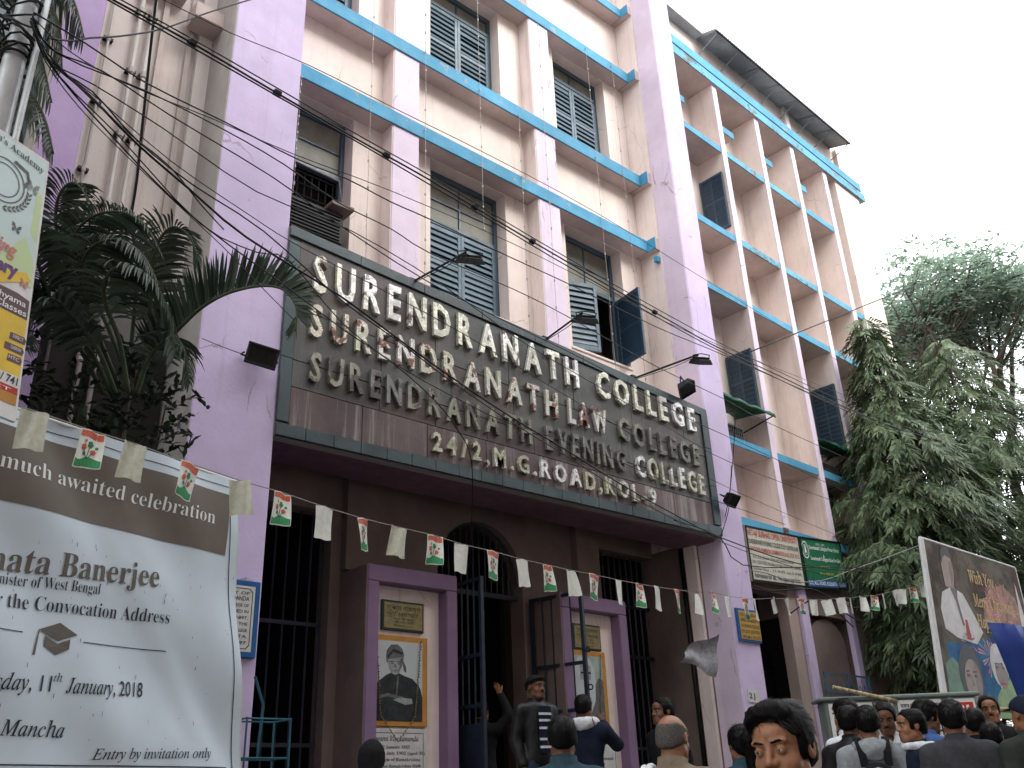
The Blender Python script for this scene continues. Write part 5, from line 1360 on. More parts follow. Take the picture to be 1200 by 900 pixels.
# crest with laurel and butterflies
mb = MB()
for r0, r1 in ((.10, .106), (.075, .08)):
    for k in range(24):
        t0, t1 = 2 * math.pi * k / 24, 2 * math.pi * (k + 1) / 24
        mb._add([FY(-.195 + r * math.cos(t), -.003, 3.92 + r * math.sin(t)) for r, t in ((r0, t0), (r1, t0), (r1, t1), (r0, t1))], [(0, 1, 2, 3)])
for k in range(9):
    t = -1.4 + k * .17; c_ = (-.195 + .13 * math.cos(t), 3.92 + .13 * math.sin(t))
    for s_ in (-.55, .55):
        q = t + math.pi / 2 + s_
        mb._add([FY(c_[0] + .028 * math.cos(q) * u - .006 * math.sin(q) * v, -.003, c_[1] + .028 * math.sin(q) * u + .006 * math.cos(q) * v) for u, v in ((0, 0), (.5, 1), (1, 0), (.5, -1))], [(0, 1, 2, 3)])
mb._add([FY(a, -.003, z) for a, z in ((-.17, 4.03), (-.10, 4.015), (-.085, 3.985), (-.10, 3.96), (-.09, 3.94), (-.07, 3.985), (-.09, 4.03), (-.16, 4.045))], [tuple(range(8))])
mb.build('crest_print', M['p_mid'], YB)
def butterfly(cx, cz, s_, mat):
    mb = MB()
    for sg in (-1, 1):
        mb._add([FY(cx + sg * s_ * a, -.003, cz + s_ * z + (.2 * s_ if sg < 0 else 0)) for a, z in ((0, 0), (.5, .9), (1.1, 1.1), (1.0, .3), (.5, .05), (.9, -.3), (.7, -.9), (.25, -.6))], [tuple(range(8))])
    mb.build('butterfly_print', mat, YB)
butterfly(-.055, 3.965, .03, M['p_face']); butterfly(-.09, 3.73, .022, M['p_mid'])
butterfly(.0, 3.50, .02, M['salmon_ink'])

# right hand greetings banner
FR = Frame((12.34, 5.50, 0), 0)
GB = empty('greetings_banner', FR(1.5, 0, .15), label='leaning greetings banner with a man in a white shirt, fireworks and small portraits', cat='banner')
def gq(u, v):
    # corners of the leaning sheet
    a = lerp(lerp(-.40, 2.86, u), lerp(0, 3.03, u), v); z = lerp(2.2, lerp(4.47, 4.44, u), v)
    return a, z
def gl_(name, pts, mat, d): return layer(name, [[gq(*p) for p in pts]], d, mat, GB, FR)
mb = MB(FR)
c4 = [gq(0, 0), gq(1, 0), gq(1, 1), gq(0, 1)]
mb.prism(c4, 0, .03); mb.build('flex_sheet', M['g_back'], GB)
gl_('lower_print', [(.09, 0), (1, 0), (1, .42), (.55, .48), (.3, .42), (.09, .40)], M['g_blue'], -.002)
gl_('green_print', [(.05, 0), (.35, 0), (.3, .2), (.12, .32), (.05, .28)], M['g_green'], -.003)
gl_('glow_print', [(.5, .55), (.6, .5), (.72, .48), (.85, .5), (.95, .62), (.9, .78), (.78, .85), (.62, .80), (.52, .68)], M['g_warm'], -.002)
rr = random.Random(9); mb = MB()
for cx, cz, rad, n in ((.74, .66, .22, 46), (.62, .74, .12, 24), (.5, .36, .16, 26), (.3, .42, .1, 14)):
    for k in range(n):
        t = 2 * math.pi * k / n + rr.uniform(-.1, .1); r1 = rad * rr.uniform(.5, 1)
        a0, z0 = gq(cx + .02 * math.cos(t), cz + .02 * math.sin(t)); a1, z1 = gq(cx + r1 * .8 * math.cos(t), cz + r1 * math.sin(t)); w_ = .012
        mb._add([FR(a0, -.004, z0), FR(a1 - w_ * math.sin(t), -.004, z1 + w_ * math.cos(t)), FR(a1 + w_ * math.sin(t), -.004, z1 - w_ * math.cos(t))], [(0, 1, 2)])
mb.build('firework_print', M['g_spark'], GB)
gl_('shirt_print', [(.10, .48), (.085, .60), (.12, .70), (.22, .75), (.32, .72), (.40, .60), (.46, .50), (.38, .42), (.2, .44)], M['white'], -.004)
gl_('head_print', [(.16, .74), (.15, .88), (.17, .96), (.22, .99), (.26, .95), (.265, .84), (.24, .74)], M['g_skin'], -.005)
gl_('hair_print', [(.16, .88), (.155, .955), (.19, 1.0), (.24, .995), (.265, .94), (.262, .90), (.25, .93), (.2, .945), (.175, .92)], M['ink'], -.0055)
gl_('cheek_print', [(.225, .76), (.25, .80), (.26, .90), (.235, .92), (.225, .86)], M['g_skin2'], -.0056)
gl_('sleeve_print', [(.32, .72), (.40, .60), (.46, .50), (.42, .46), (.36, .58), (.31, .66)], M['flag_w'], -.0045)
gl_('collar_print', [(.2, .74), (.24, .66), (.27, .52), (.29, .52), (.26, .68), (.27, .74)], M['taupe_text'], -.006)
gl_('red_print', [(.29, .44), (.335, .44), (.32, .56), (.30, .56)], M['red'], -.006)
for cx, cz, s_, hair, face in ((.27, .20, 1.0, M['ink'], M['g_skin']), (.56, .27, .8, M['flag_w'], M['g_skin2'])):
    layer('hair_print', [[gq(cx + .105 * s_ * math.cos(t), cz + .04 + .17 * s_ * math.sin(t)) for t in np.linspace(0, 2 * math.pi, 18)[:-1]]], -.005, hair, GB, FR)
    layer('face_print', [[gq(cx + .012 + .075 * s_ * math.cos(t), cz + .125 * s_ * math.sin(t)) for t in np.linspace(0, 2 * math.pi, 18)[:-1]]], -.006, face, GB, FR)
    layer('shade_print', [[gq(cx + .012 + .075 * s_ * math.cos(t), cz + .125 * s_ * math.sin(t)) for t in np.linspace(-1.2, 1.3, 8)] + [gq(cx + .035, cz + .1 * s_), gq(cx + .028, cz - .09 * s_)]], -.0065, M['g_skin2'], GB, FR)
    for dx in (-.03, .035): gl_('brow_print', [(cx + dx - .018, cz + .045), (cx + dx + .018, cz + .05), (cx + dx + .018, cz + .058), (cx + dx - .018, cz + .055)], M['ink'], -.007)
    gl_('nose_print', [(cx + .002, cz + .02), (cx + .014, cz - .03), (cx - .01, cz - .03)], M['g_skin2'], -.007)
    for dx in (-.03, .035): gl_('eye_print', [(cx + dx - .012, cz + .02), (cx + dx + .014, cz + .02), (cx + dx + .014, cz + .035), (cx + dx - .012, cz + .035)], M['ink'], -.007)
    gl_('mouth_print', [(cx - .02, cz - .06), (cx + .04, cz - .06), (cx + .03, cz - .075), (cx - .01, cz - .075)], M['red'], -.007)
gl_('shirt_print', [(.47, 0), (.72, 0), (.74, .16), (.66, .24), (.56, .2), (.48, .12)], M['g_lime'], -.0045)
gl_('hat_print', [(.50, .32), (.53, .42), (.58, .44), (.61, .36), (.63, .26), (.59, .33)], M['white'], -.008)
gl_('tower_print', [(.90, .52), (.935, .86), (.94, .9), (.945, .86), (.98, .5)], M['white'], -.004)
for i, (t, a, z, h, w_) in enumerate((('Wish You', .42, .81, .18, .8), ('Merry Christmas', .42, .66, .18, 1.3), ('Happy New Year', .42, .53, .18, 1.45))):
    aa, zz = gq(a, z)
    put_text('lettering', t, FR, aa, zz, h, w=w_, mat=M['g_gold'], parent=GB, slope=.0, d=-.009, serif='i', offset=.012)
mb = MB(FR)
mb.tube([(gq(0, 0)[0], .02, .15), (gq(0, 0)[0], .02, 2.2), (0, .02, 4.49)], .027, 8); mb.tube([(0, .02, 4.50), (3.04, .02, 4.47)], .022, 8); mb.tube([(gq(1, 0)[0], .02, .15), (3.04, .02, 4.47)], .027, 8)
mb.build('bamboo_frame', M['white'], GB)
mb = MB(FR)
mb.hexa([(-.45, -.02, 2.2), (-.34, -.02, 2.2), (-.45, -.01, 2.2), (-.34, -.01, 2.2), (-.09, -.02, 4.46), (.03, -.02, 4.50), (-.09, -.01, 4.46), (.03, -.01, 4.50)])
mb.build('edge_hem', M['white'], GB)

# blue tarpaulin stall screen
mb = MB(); nn = 16
for j in range(9):
    z = lerp(.6, 3.17, j / 8)
    for i in range(nn + 1):
        a = i / nn
        x = lerp(11.71 + (3.14 - z) * .38 + .12 * (1 - j / 8), 14.5, a); y = lerp(4.66, 3.4, a) + .05 * math.sin(a * 19 + z) + .03 * math.sin(a * 7 + z * 2)
        mb.v.append((x, y, z - .06 * math.sin(a * math.pi)))
for j in range(8):
    for i in range(nn):
        q = j * (nn + 1) + i; mb.f.append((q, q + 1, q + nn + 2, q + nn + 1)); mb.mi.append(0)
o = mb.build('tarpaulin_screen', M['tarp_b'], None, smooth=True)
tag(o, 'blue tarpaulin screen in front of the greetings banner at the right edge', 'tarpaulin')
sm = o.modifiers.new('t', 'SOLIDIFY'); sm.thickness = .008

# poster covered kiosk behind the crowd
FK = Frame((7.60, 4.55, 0), -42)
K = empty('notice_board', FK(.9, .3, .15), label='low metal notice board plastered with SPOKEN English posters behind the crowd', cat='notice board')
MB(FK).box(0, 1.32, 0, .22, .15, 2.11).build('body', M['kiosk'], K, bevel=.01)
MB(FK).box(-.04, 1.36, -.03, .26, 2.11, 2.145).build('roof', M['kiosk'], K, bevel=.01)
MB(FK).box(1.06, 1.10, -.03, -.0, 1.2, 2.10).build('post', M['kiosk'], K)
def poster(a, z, w_, h, kind_, q=.62):
    o = MB(FK).box(a, a + w_, -.008, -.001, z, z + h).build('poster', M['white'], K)
    if kind_ == 's':
        put_text('lettering', 'বেকার যুবক যুবতী দের জন্য', FK, a + .02, z + h - .06, .03, w=w_ - .04, mat=M['ink'], parent=o, d=-.012, offset=.02)
        MB(FK).box(a + .02, a + w_ - .02, -.0115, -.0085, z + h - .085, z + h - .075).build('rule', M['ink'], o)
        put_text('lettering', 'SPOKEN', FK, a + .03, z + h - .18, .08, w=w_ - .06, mat=M['ink'], parent=o, d=-.012, offset=.035)
        put_text('lettering', 'ENGLISH', FK, a + .03, z + h - .29, .07, w=w_ - .06, mat=M['ink'], parent=o, d=-.012, offset=.03)
        put_text('lettering', 'M.G. ROAD', FK, a + .06, z + h - .40, .05, w=w_ - .12, mat=M['ink'], parent=o, d=-.012, offset=.02)
    else:
        MB(FK).box(a + .02, a + w_ - .02, -.0115, -.0085, z + h - .17, z + h - .03).build('red_block', M['red'], o)
        put_text('lettering', 'C E', FK, a + .04, z + h - .145, .09, w=w_ - .1, mat=M['white_ink'], parent=o, d=-.013, offset=.03)
        for i in range(3): put_text('lettering', 'FREE CLASS', FK, a + .03, z + h - .25 - i * .07, .035, w=w_ - .06, mat=M['ink'], parent=o, d=-.012)
poster(.03, 1.58, .38, .51, 's'); poster(.43, 1.62, .16, .46, 'c'); poster(.63, 1.58, .38, .515, 's'); poster(1.12, 1.6, .18, .49, 'c')
# bamboo poles
def cane(p0, p1, r_, label):
    p0, p1 = Vector(p0), Vector(p1); mb = MB(); n = 9
    pts = []; rad = []
    for k in range(n + 1):
        pts.append(p0.lerp(p1, k / n)); rad.append(r_ * (1.0 if k % 1 == 0 else .9))
        if k < n:
            pts.append(p0.lerp(p1, (k + .03) / n)); rad.append(r_ * 1.12); pts.append(p0.lerp(p1, (k + .06) / n)); rad.append(r_)
    mb.tube(pts, rad, 8, raw=True)
    tag(mb.build('bamboo_pole', M['bamboo'], None, smooth=True), label, 'bamboo pole')
cane((7.60, 4.44, 2.22), (8.05, 4.12, 2.09), .017, 'short bamboo pole sticking out over the poster board by the blue gate')
cane((8.75, 4.0, 2.06), (9.15, 3.62, 2.0), .022, 'bamboo pole held level among the crowd at the right edge')
# wall behind the trees on the right, brown house corner
# newspaper sheet flapping near the right doorway
mb = MB(); nn = 8
pc = [(9.55, 7.52, 3.12), (10.10, 7.45, 3.32), (10.02, 7.42, 2.78), (9.35, 7.50, 2.92)]
for j in range(nn + 1):
    for i in range(nn + 1):
        u_, v_ = i / nn, j / nn
        p = (Vector(pc[3]) * (1 - u_) + Vector(pc[2]) * u_) * (1 - v_) + (Vector(pc[0]) * (1 - u_) + Vector(pc[1]) * u_) * v_
        p += Vector((0, -.05 * math.sin(u_ * 5 + v_ * 3) - .03 * math.sin(v_ * 7), .02 * math.sin(u_ * 6)))
        mb.v.append(tuple(p))
for j in range(nn):
    for i in range(nn):
        q = j * (nn + 1) + i; mb.f.append((q, q + 1, q + nn + 2, q + nn + 1)); mb.mi.append(0)
o = tag(mb.build('newspaper', M['newsprint'], None, smooth=True, recalc=False), 'crumpled newspaper sheet flapping beside the right doorway', 'newspaper')

# ================================================================== BUNTING
def flag_shape(seed):
    r_ = random.Random(seed)
    k1, k2, ph, tw = r_.uniform(.5, 1.6), r_.uniform(.008, .022), r_.uniform(0, 6), r_.uniform(-.02, .02)
    sw = r_.uniform(-.03, .03)
    def f(u, v):      # u 0..1 across, v 0..1 downwards; local x across, y away, z up (0 at the string)
        w = .172; h = .25
        x = (u - .5) * w * (1 - .08 * v) + sw * v
        y = k2 * math.sin(u * 5 * k1 + ph + v * 2) + tw * v * (u - .5) * 2 + .02 * v * math.sin(ph)
        return (x, y, -v * h + .004 * math.sin(u * 9 + ph))
    return f
def flag_mesh(seed, mat):
    f = flag_shape(seed); mb = MB(); nx, nz = 6, 8
    for j in range(nz + 1):
        for i in range(nx + 1): mb.v.append(f(i / nx, j / nz))
    for j in range(nz):
        for i in range(nx):
            q = j * (nx + 1) + i; mb.f.append((q, q + 1, q + nx + 2, q + nx + 1)); mb.mi.append(0)
    me = mb.mesh('flag', M[mat]); me.polygons.foreach_set('use_smooth', [True] * len(me.polygons)); return me
def flag_print(seed):
    f = flag_shape(seed)
    mb = MB(); mats = [M['redorange'], M['green'], M['flag_dk']]
    def P(u, v, d=-.002):
        x, y, z = f(u, v); return (x, y + d, z)
    n = 8
    mb.cur = 0
    for i in range(n):
        a, b = .04 + .92 * i / n, .04 + .92 * (i + 1) / n
        mb._add([P(a, .03), P(b, .03), P(b, .17 + .05 * (i + 1) / n), P(a, .17 + .05 * i / n)], [(0, 1, 2, 3)])
    mb.cur = 1
    for i in range(n):
        a, b = .04 + .92 * i / n, .04 + .92 * (i + 1) / n
        ta, tb = .74 + .05 * math.sin(a * 8), .74 + .05 * math.sin(b * 8)
        mb._add([P(a, ta), P(b, tb), P(b, .97), P(a, .97)], [(0, 1, 2, 3)])
    for cu_, (cx, cz), rad in ((1, (.55, .36), .12), (0, (.30, .46), .12), (0, (.68, .55), .10), (1, (.36, .62), .07), (0, (.32, .30), .06), (1, (.78, .42), .06)):
        mb.cur = cu_
        ring = 5
        for k in range(ring):       # petals
            t = 2 * math.pi * k / ring
            px, pz_ = cx + rad * .55 * math.cos(t), cz + rad * .42 * math.sin(t)
            m_ = 6
            pts = [P(px + rad * .5 * math.cos(s_), pz_ + rad * .40 * math.sin(s_), -.003) for s_ in np.linspace(0, 2 * math.pi, m_ + 1)[:-1]]
            mb._add(pts, [tuple(range(m_))])
    mb.cur = 2
    for (a, b), (c_, d_) in (((.30, .46), (.46, .74)), ((.68, .55), (.52, .74)), ((.55, .36), (.49, .74)), ((.2, .66), (.8, .62))):
        mb._add([P(a - .015, b, -.0035), P(a + .015, b, -.0035), P(c_ + .015, d_, -.0035), P(c_ - .015, d_, -.0035)], [(0, 1, 2, 3)])
    return mb.mesh('party_print', mats)
FL_P = [(flag_mesh(s_, 'flag_w'), flag_print(s_)) for s_ in (11, 12, 13, 14)]
FL_N = [flag_mesh(s_, mt) for s_, mt in ((21, 'flag_w'), (22, 'flag_w'), (23, 'flag_y'), (24, 'flag_y'), (25, 'flag_w'))]
place = ['over the white banner'] * 5 + ['before the dark left doorway'] * 3 + ['before the left niche portal'] * 2 + ['before the arched gateway'] * 3 + \
        ['before the open gate leaf'] * 2 + ['before the right niche portal'] * 3 + ['before the right doorway'] * 4 + ['crossing the right lilac pilaster'] * 3 + \
        ['above the wing doorway'] * 3 + ['before the arched niche'] * 5 + ['before the beige wing wall'] * 4 + ['against the leafy tree'] * 4
ords = ['first', 'second', 'third', 'fourth', 'fifth', 'sixth']
cnt = {}
for i, (x, y, z, k) in enumerate(FLAGS):
    pl = place[i] if i < len(place) else 'near the greetings banner'
    kk = 'plain pale' if k else 'red, white and green party'
    cnt[(pl, kk)] = cnt.get((pl, kk), 0) + 1
    lab = '%s flag, %s from the left %s' % (kk, ords[cnt[(pl, kk)] - 1], pl)
    printed = (k == 0)
    sd = random.Random(i * 7 + 3)
    if printed: me, pr = FL_P[i % 4]
    else: me = FL_N[2 + i % 2] if i in (0, 2, 4, 8, 11) else FL_N[(0, 1, 4)[i % 3]]
    o = link_mesh('party_flag', me, None, label=lab, cat='flag', group='plastic party flags on the string across the entrance')
    yaw = 10 + sd.uniform(-12, 12) if i < 25 else sd.uniform(-55, 55)
    tilt = sd.uniform(-10, 10)
    mw = Matrix.Translation(Vector((x, y, z))) @ Matrix.Rotation(R(yaw), 4, 'Z') @ Matrix.Rotation(R(tilt), 4, 'Y') @ Matrix.Scale(1.0 if i < 25 else .78, 4)
    o.matrix_world = mw
    if printed:
        c_ = link_mesh('party_print', pr, None); c_.parent = o; c_.matrix_parent_inverse = Matrix.Identity(4)
mb = MB(); mb.tube([Vector(p) + Vector((0, .004, .003)) for p in STRING0 + [f_[:3] for f_ in FLAGS] + [STRING1]], .004, 4, raw=True)
tag(mb.build('bunting_string', M['string'], None), 'thin pale string carrying the flags across the entrance', 'string')

# ================================================================== POLE AND CABLES
PO = empty('utility_pole', (0.53, 4.28, .15), label='grey steel utility pole wrapped with cables at the top left corner', cat='pole')
MB().tube([(.53, 4.28, .15), (.53, 4.28, 4.0), (.52, 4.25, 6.0), (.52, 4.25, 9.0)], [.062, .056, .050, .04], 14).build('shaft', M['galv'], PO, smooth=True)
MB().tube([(.60, 4.20, .15), (.60, 4.20, 7.5)], .016, 8).build('conduit', M['galv'], PO, smooth=True)
for z in (4.95, 5.0, 5.32): MB().tube([(.525 + .062 * math.cos(t), 4.26 + .062 * math.sin(t), z) for t in np.linspace(0, 6.28, 13)], .008, 5).build('band', M['black_metal'], PO)
mb = MB(); r_ = random.Random(2)
for k in range(7):
    z = 4.95 + k * .05
    mb.tube([(.525 + (.08 + r_.uniform(0, .02)) * math.cos(t), 4.26 + .085 * math.sin(t), z + .05 * math.sin(t * 1.5 + k)) for t in np.linspace(0, 6.28, 12)], .006, 5)
    mb.tube([(.45, 4.2, z), (.2, 4.1, z + r_.uniform(-.1, .2)), (-.3, 4.0, z + r_.uniform(0, .4)), (-2.5, 3.6, z + 1.2)], .006, 5)
mb.build('cable_wrap', M['wire'], PO)
wl = ['thick overhead cable with lumpy joints, middle of the upper three', 'thin overhead cable just above the thick upper one', 'thin overhead cable just below the thick upper one',
      'second overhead cable from the pole, crossing the middle window', 'third overhead cable from the pole, crossing the lower windows', 'fourth overhead cable, grazing the top of the board lettering',
      'fifth overhead cable, crossing the word COLLEGE of the first line', 'thickest black cable sagging diagonally across all lettering', 'thin cable riding along the thickest one',
      'cable crossing the second line of lettering', 'cable dropping from the lettering into the arched gateway', 'short cable from the pole towards the left pilaster',
      'wavy cable rising from the palm to the lilac pilaster top', 'black cable hanging down the ribbed left wall', 'cable from the side wing rising to the right over the tree',
      'cable below the board end towards the university sign', 'pale cable from the greetings banner to the university sign', 'tangled black cables under the sign boards', 'short loose cable over the arched niche',
      'hair-thin cable crossing the first line of lettering diagonally',
      'hair-thin cable passing under the middle window', 'short thin cable from the pole to the upper left of the lettering', 'hair-thin cable crossing the upper blue ledges', 'thin cable feeding the left wall floodlight', 'cable hanging above the right wall floodlight', 'cable hanging down beside the board end']
for (r_, pts), lab in zip(WIRES, wl):
    # smooth the polyline
    P_ = [Vector(p) for p in pts]; Q = []
    for i in range(len(P_) - 1):
        p0, p1, p2, p3 = P_[max(i - 1, 0)], P_[i], P_[i + 1], P_[min(i + 2, len(P_) - 1)]
        for t in (0, .33, .66):
            Q.append(.5 * ((2 * p1) + (-p0 + p2) * t + (2 * p0 - 5 * p1 + 4 * p2 - p3) * t * t + (-p0 + 3 * p1 - 3 * p2 + p3) * t ** 3))
    Q.append(P_[-1])
    o = tag(MB().tube(Q, r_, 5, raw=True).build('cable', M['wire_grey'] if 'pale' in lab else M['wire'], None, smooth=True), lab, 'cable')
    if 'thick overhead' in lab:
        for k in (6, 9, 13, 17, 20, 25):
            if k < len(Q) - 1:
                d_ = (Q[k + 1] - Q[k]).normalized()
                MB().tube([Q[k] - d_ * .03, Q[k] - d_ * .02, Q[k] + d_ * .02, Q[k] + d_ * .03], [.008, .026, .026, .008], 6, raw=True).build('joint', M['wire'], o)

# ================================================================== VEGETATION
def catmull(P_, sub=4):
    P_ = [Vector(p) for p in P_]; Q = []
    for i in range(len(P_) - 1):
        p0, p1, p2, p3 = P_[max(i - 1, 0)], P_[i], P_[i + 1], P_[min(i + 2, len(P_) - 1)]
        for k in range(sub):
            t = k / sub
            Q.append(.5 * ((2 * p1) + (-p0 + p2) * t + (2 * p0 - 5 * p1 + 4 * p2 - p3) * t * t + (-p0 + 3 * p1 - 3 * p2 + p3) * t ** 3))
    Q.append(P_[-1]); return Q

def strip(V, F, p, d, side, L, w, droop, nseg=3, fold=0.0):
    """one leaf: tapered strip from p along d, bending down by droop"""
    k = len(V); q = Vector(p); dd = Vector(d)
    for s in range(nseg + 1):
        t = s / nseg
        ww = w * (math.sin(math.pi * min(1, t * 0.85 + 0.12))) * 0.5
        if s == nseg: ww = w * 0.04
        V.append(tuple(q - side * ww)); V.append(tuple(q + side * ww))
        q = q + dd * (L / nseg); dd = (dd + Vector((0, 0, -droop / nseg))).normalized()
    for s in range(nseg):
        F.append((k + 2 * s, k + 2 * s + 1, k + 2 * s + 3, k + 2 * s + 2))

def frond(parent, pts, ll, upness, droop, mat, seed, start=0.3, spacing=0.022, w=0.034, name='frond'):
    r_ = random.Random(seed)
    Q = catmull(pts, 5)
    n = len(Q)
    o = MB().tube(Q, [0.017 * (1 - .8 * i / n) + .003 for i in range(n)], 6, raw=True).build(name, M['palm_stem'], parent, smooth=True)
    V = []; F = []
    L = [0]
    for i in range(1, n): L.append(L[-1] + (Q[i] - Q[i - 1]).length)
    tot = L[-1]; s = tot * start; i = 1
    while s < tot:
        while i < n - 1 and L[i] < s: i += 1
        f = (s - L[i - 1]) / max(1e-6, L[i] - L[i - 1]); p = Q[i - 1].lerp(Q[i], f); tg = (Q[i] - Q[i - 1]).normalized()
        t = (s - tot * start) / (tot * (1 - start))
        side = tg.cross(Vector((0, 0, 1)))
        if side.length < .05: side = Vector((1, 0, 0))
        side.normalize()
        up = side.cross(tg).normalized()
        if up.z < 0: up = -up
        ln = ll * (0.55 + 0.45 * math.sin(math.pi * min(1, t * 0.9 + .15))) * (1 - .5 * max(0, t - .75) / .25)
        for sg in (-1, 1):
            d = (side * sg * (1 - abs(upness) * .5) + up * upness * r_.uniform(.8, 1.15) + tg * (.35 + .5 * t)).normalized()
            d = (d + Vector((r_.uniform(-.07, .07), r_.uniform(-.07, .07), r_.uniform(-.07, .07)))).normalized()
            sd = d.cross(up + side * sg * .6)
            sd = sd.normalized() if sd.length > .01 else tg
            strip(V, F, p + side * sg * .006, d, tg * .85 + sd * .15, ln * r_.uniform(.85, 1.1), w, droop * r_.uniform(.7, 1.3), 4)
        s += spacing * r_.uniform(.8, 1.2)
    me = bpy.data.meshes.new('leaflets'); me.from_pydata(V, [], F); me.materials.append(mat); me.update()
    link_mesh('leaflets', me, o, kind='stuff')
    return o
M['palm_stem'] = plain('palm_rachis', (0.05, 0.065, 0.035), 0.6, var=.2)

PT = empty('areca_palm', (2.1, 7.0, .15), label='dark feathery palm arching in front of the left wall and over the left lilac pilaster', cat='palm')
for k, (x, y) in enumerate(((2.08, 7.02), (2.2, 7.1), (1.98, 7.12), (1.85, 6.98))):
    MB().tube([(x + .05, y, .15), (x + .02, y, 2.2), (x, y, 4.3)], [.05, .045, .035], 8).build('stem', M['palm_stem'], PT, smooth=True)
cfg = [(.36, 1.0, .25), (.36, -.1, 1.3), (.34, .1, 1.2), (.30, .3, 1.0), (.34, .1, 1.1), (.34, .3, .9), (.30, .25, 1.0), (.36, -.1, 1.3), (.34, 0, 1.2), (.3, 0, 1.2), (.3, .2, 1.1)]
for i, (pts, (ll, up_, dr)) in enumerate(zip(FRONDS, cfg)):
    frond(PT, pts, ll, up_, dr, M['palm_leaf'], 40 + i, start=.3 if i else .2, spacing=.022 if i else .0125, w=.034 if i else .04)
PL = empty('street_palm', (.1, 4.6, .15), label='dark palm fronds hanging beside the utility pole at the top left corner', cat='palm')
MB().tube([(-.25, 5.1, .15), (-.2, 5.05, 3.0), (-.1, 4.95, 6.6)], [.11, .1, .09], 10).build('trunk', M['bark'], PL, smooth=True)
for i, pts in enumerate(FRONDS_TL):
    frond(PL, pts, .34, -.3, 1.5, M['palm_leaf'], 80 + i, start=.05, spacing=.028, w=.03)

def leaf_cloud(name, label, stems, n, box, lf, w, mat, seed, cat='shrub', droop=.5, dens=None):
    r_ = random.Random(seed)
    t = empty(name, stems[0][0], label=label, cat=cat)
    for a, b in stems:
        a, b = Vector(a), Vector(b); MB().tube([a, a.lerp(b, .5) + Vector((r_.uniform(-.1, .1), 0, 0)), b], [.02, .014, .006], 6, raw=True).build('stem', M['bark'], t, smooth=True)
    V = []; F = []
    for _ in range(n):
        a, b = stems[r_.randrange(len(stems))]
        a, b = Vector(a), Vector(b); f = r_.uniform(.25, 1.05)
        c = a.lerp(b, f) + Vector((r_.gauss(0, box[0]), r_.gauss(0, box[1]), r_.gauss(0, box[2])))
        d0 = Vector((r_.uniform(-1, 1), r_.uniform(-1, 1), r_.uniform(-.2, .7))).normalized()
        for k in range(6):
            d = (d0 + Vector((r_.uniform(-.9, .9), r_.uniform(-.9, .9), r_.uniform(-.5, .6)))).normalized()
            sd = d.cross(Vector((r_.uniform(-.3, .3), r_.uniform(-.3, .3), 1))).normalized()
            strip(V, F, c + d0 * .03 * k, d, sd, lf * r_.uniform(.7, 1.2), w, droop, 2)
    me = bpy.data.meshes.new('foliage'); me.from_pydata(V, [], F); me.materials.append(mat); me.update()
    link_mesh('foliage', me, t, kind='stuff')
    return t
leaf_cloud('shrub', 'low dark shrub under the palm above the white banner', [((1.7, 7.1, 2.9), (1.2, 6.9, 4.9)), ((2.0, 7.0, 2.9), (2.2, 6.95, 4.8)), ((1.4, 7.1, 2.9), (.9, 7.0, 4.6)), ((1.9, 7.0, 2.9), (1.75, 7.0, 4.5)), ((2.3, 7.1, 2.8), (2.5, 7.05, 4.5))],
           420, (.15, .12, .14), .085, .04, M['darkleaf'], 5)
leaf_cloud('climber', 'dark leafy climber behind the advertisement board at the left edge', [((.9, 6.6, 2.5), (.75, 6.6, 5.8)), ((.6, 6.5, 2.5), (.45, 6.5, 5.9)), ((.75, 6.9, 2.5), (1.05, 6.9, 4.8))],
           420, (.14, .12, .2), .13, .05, M['darkleaf'], 6)

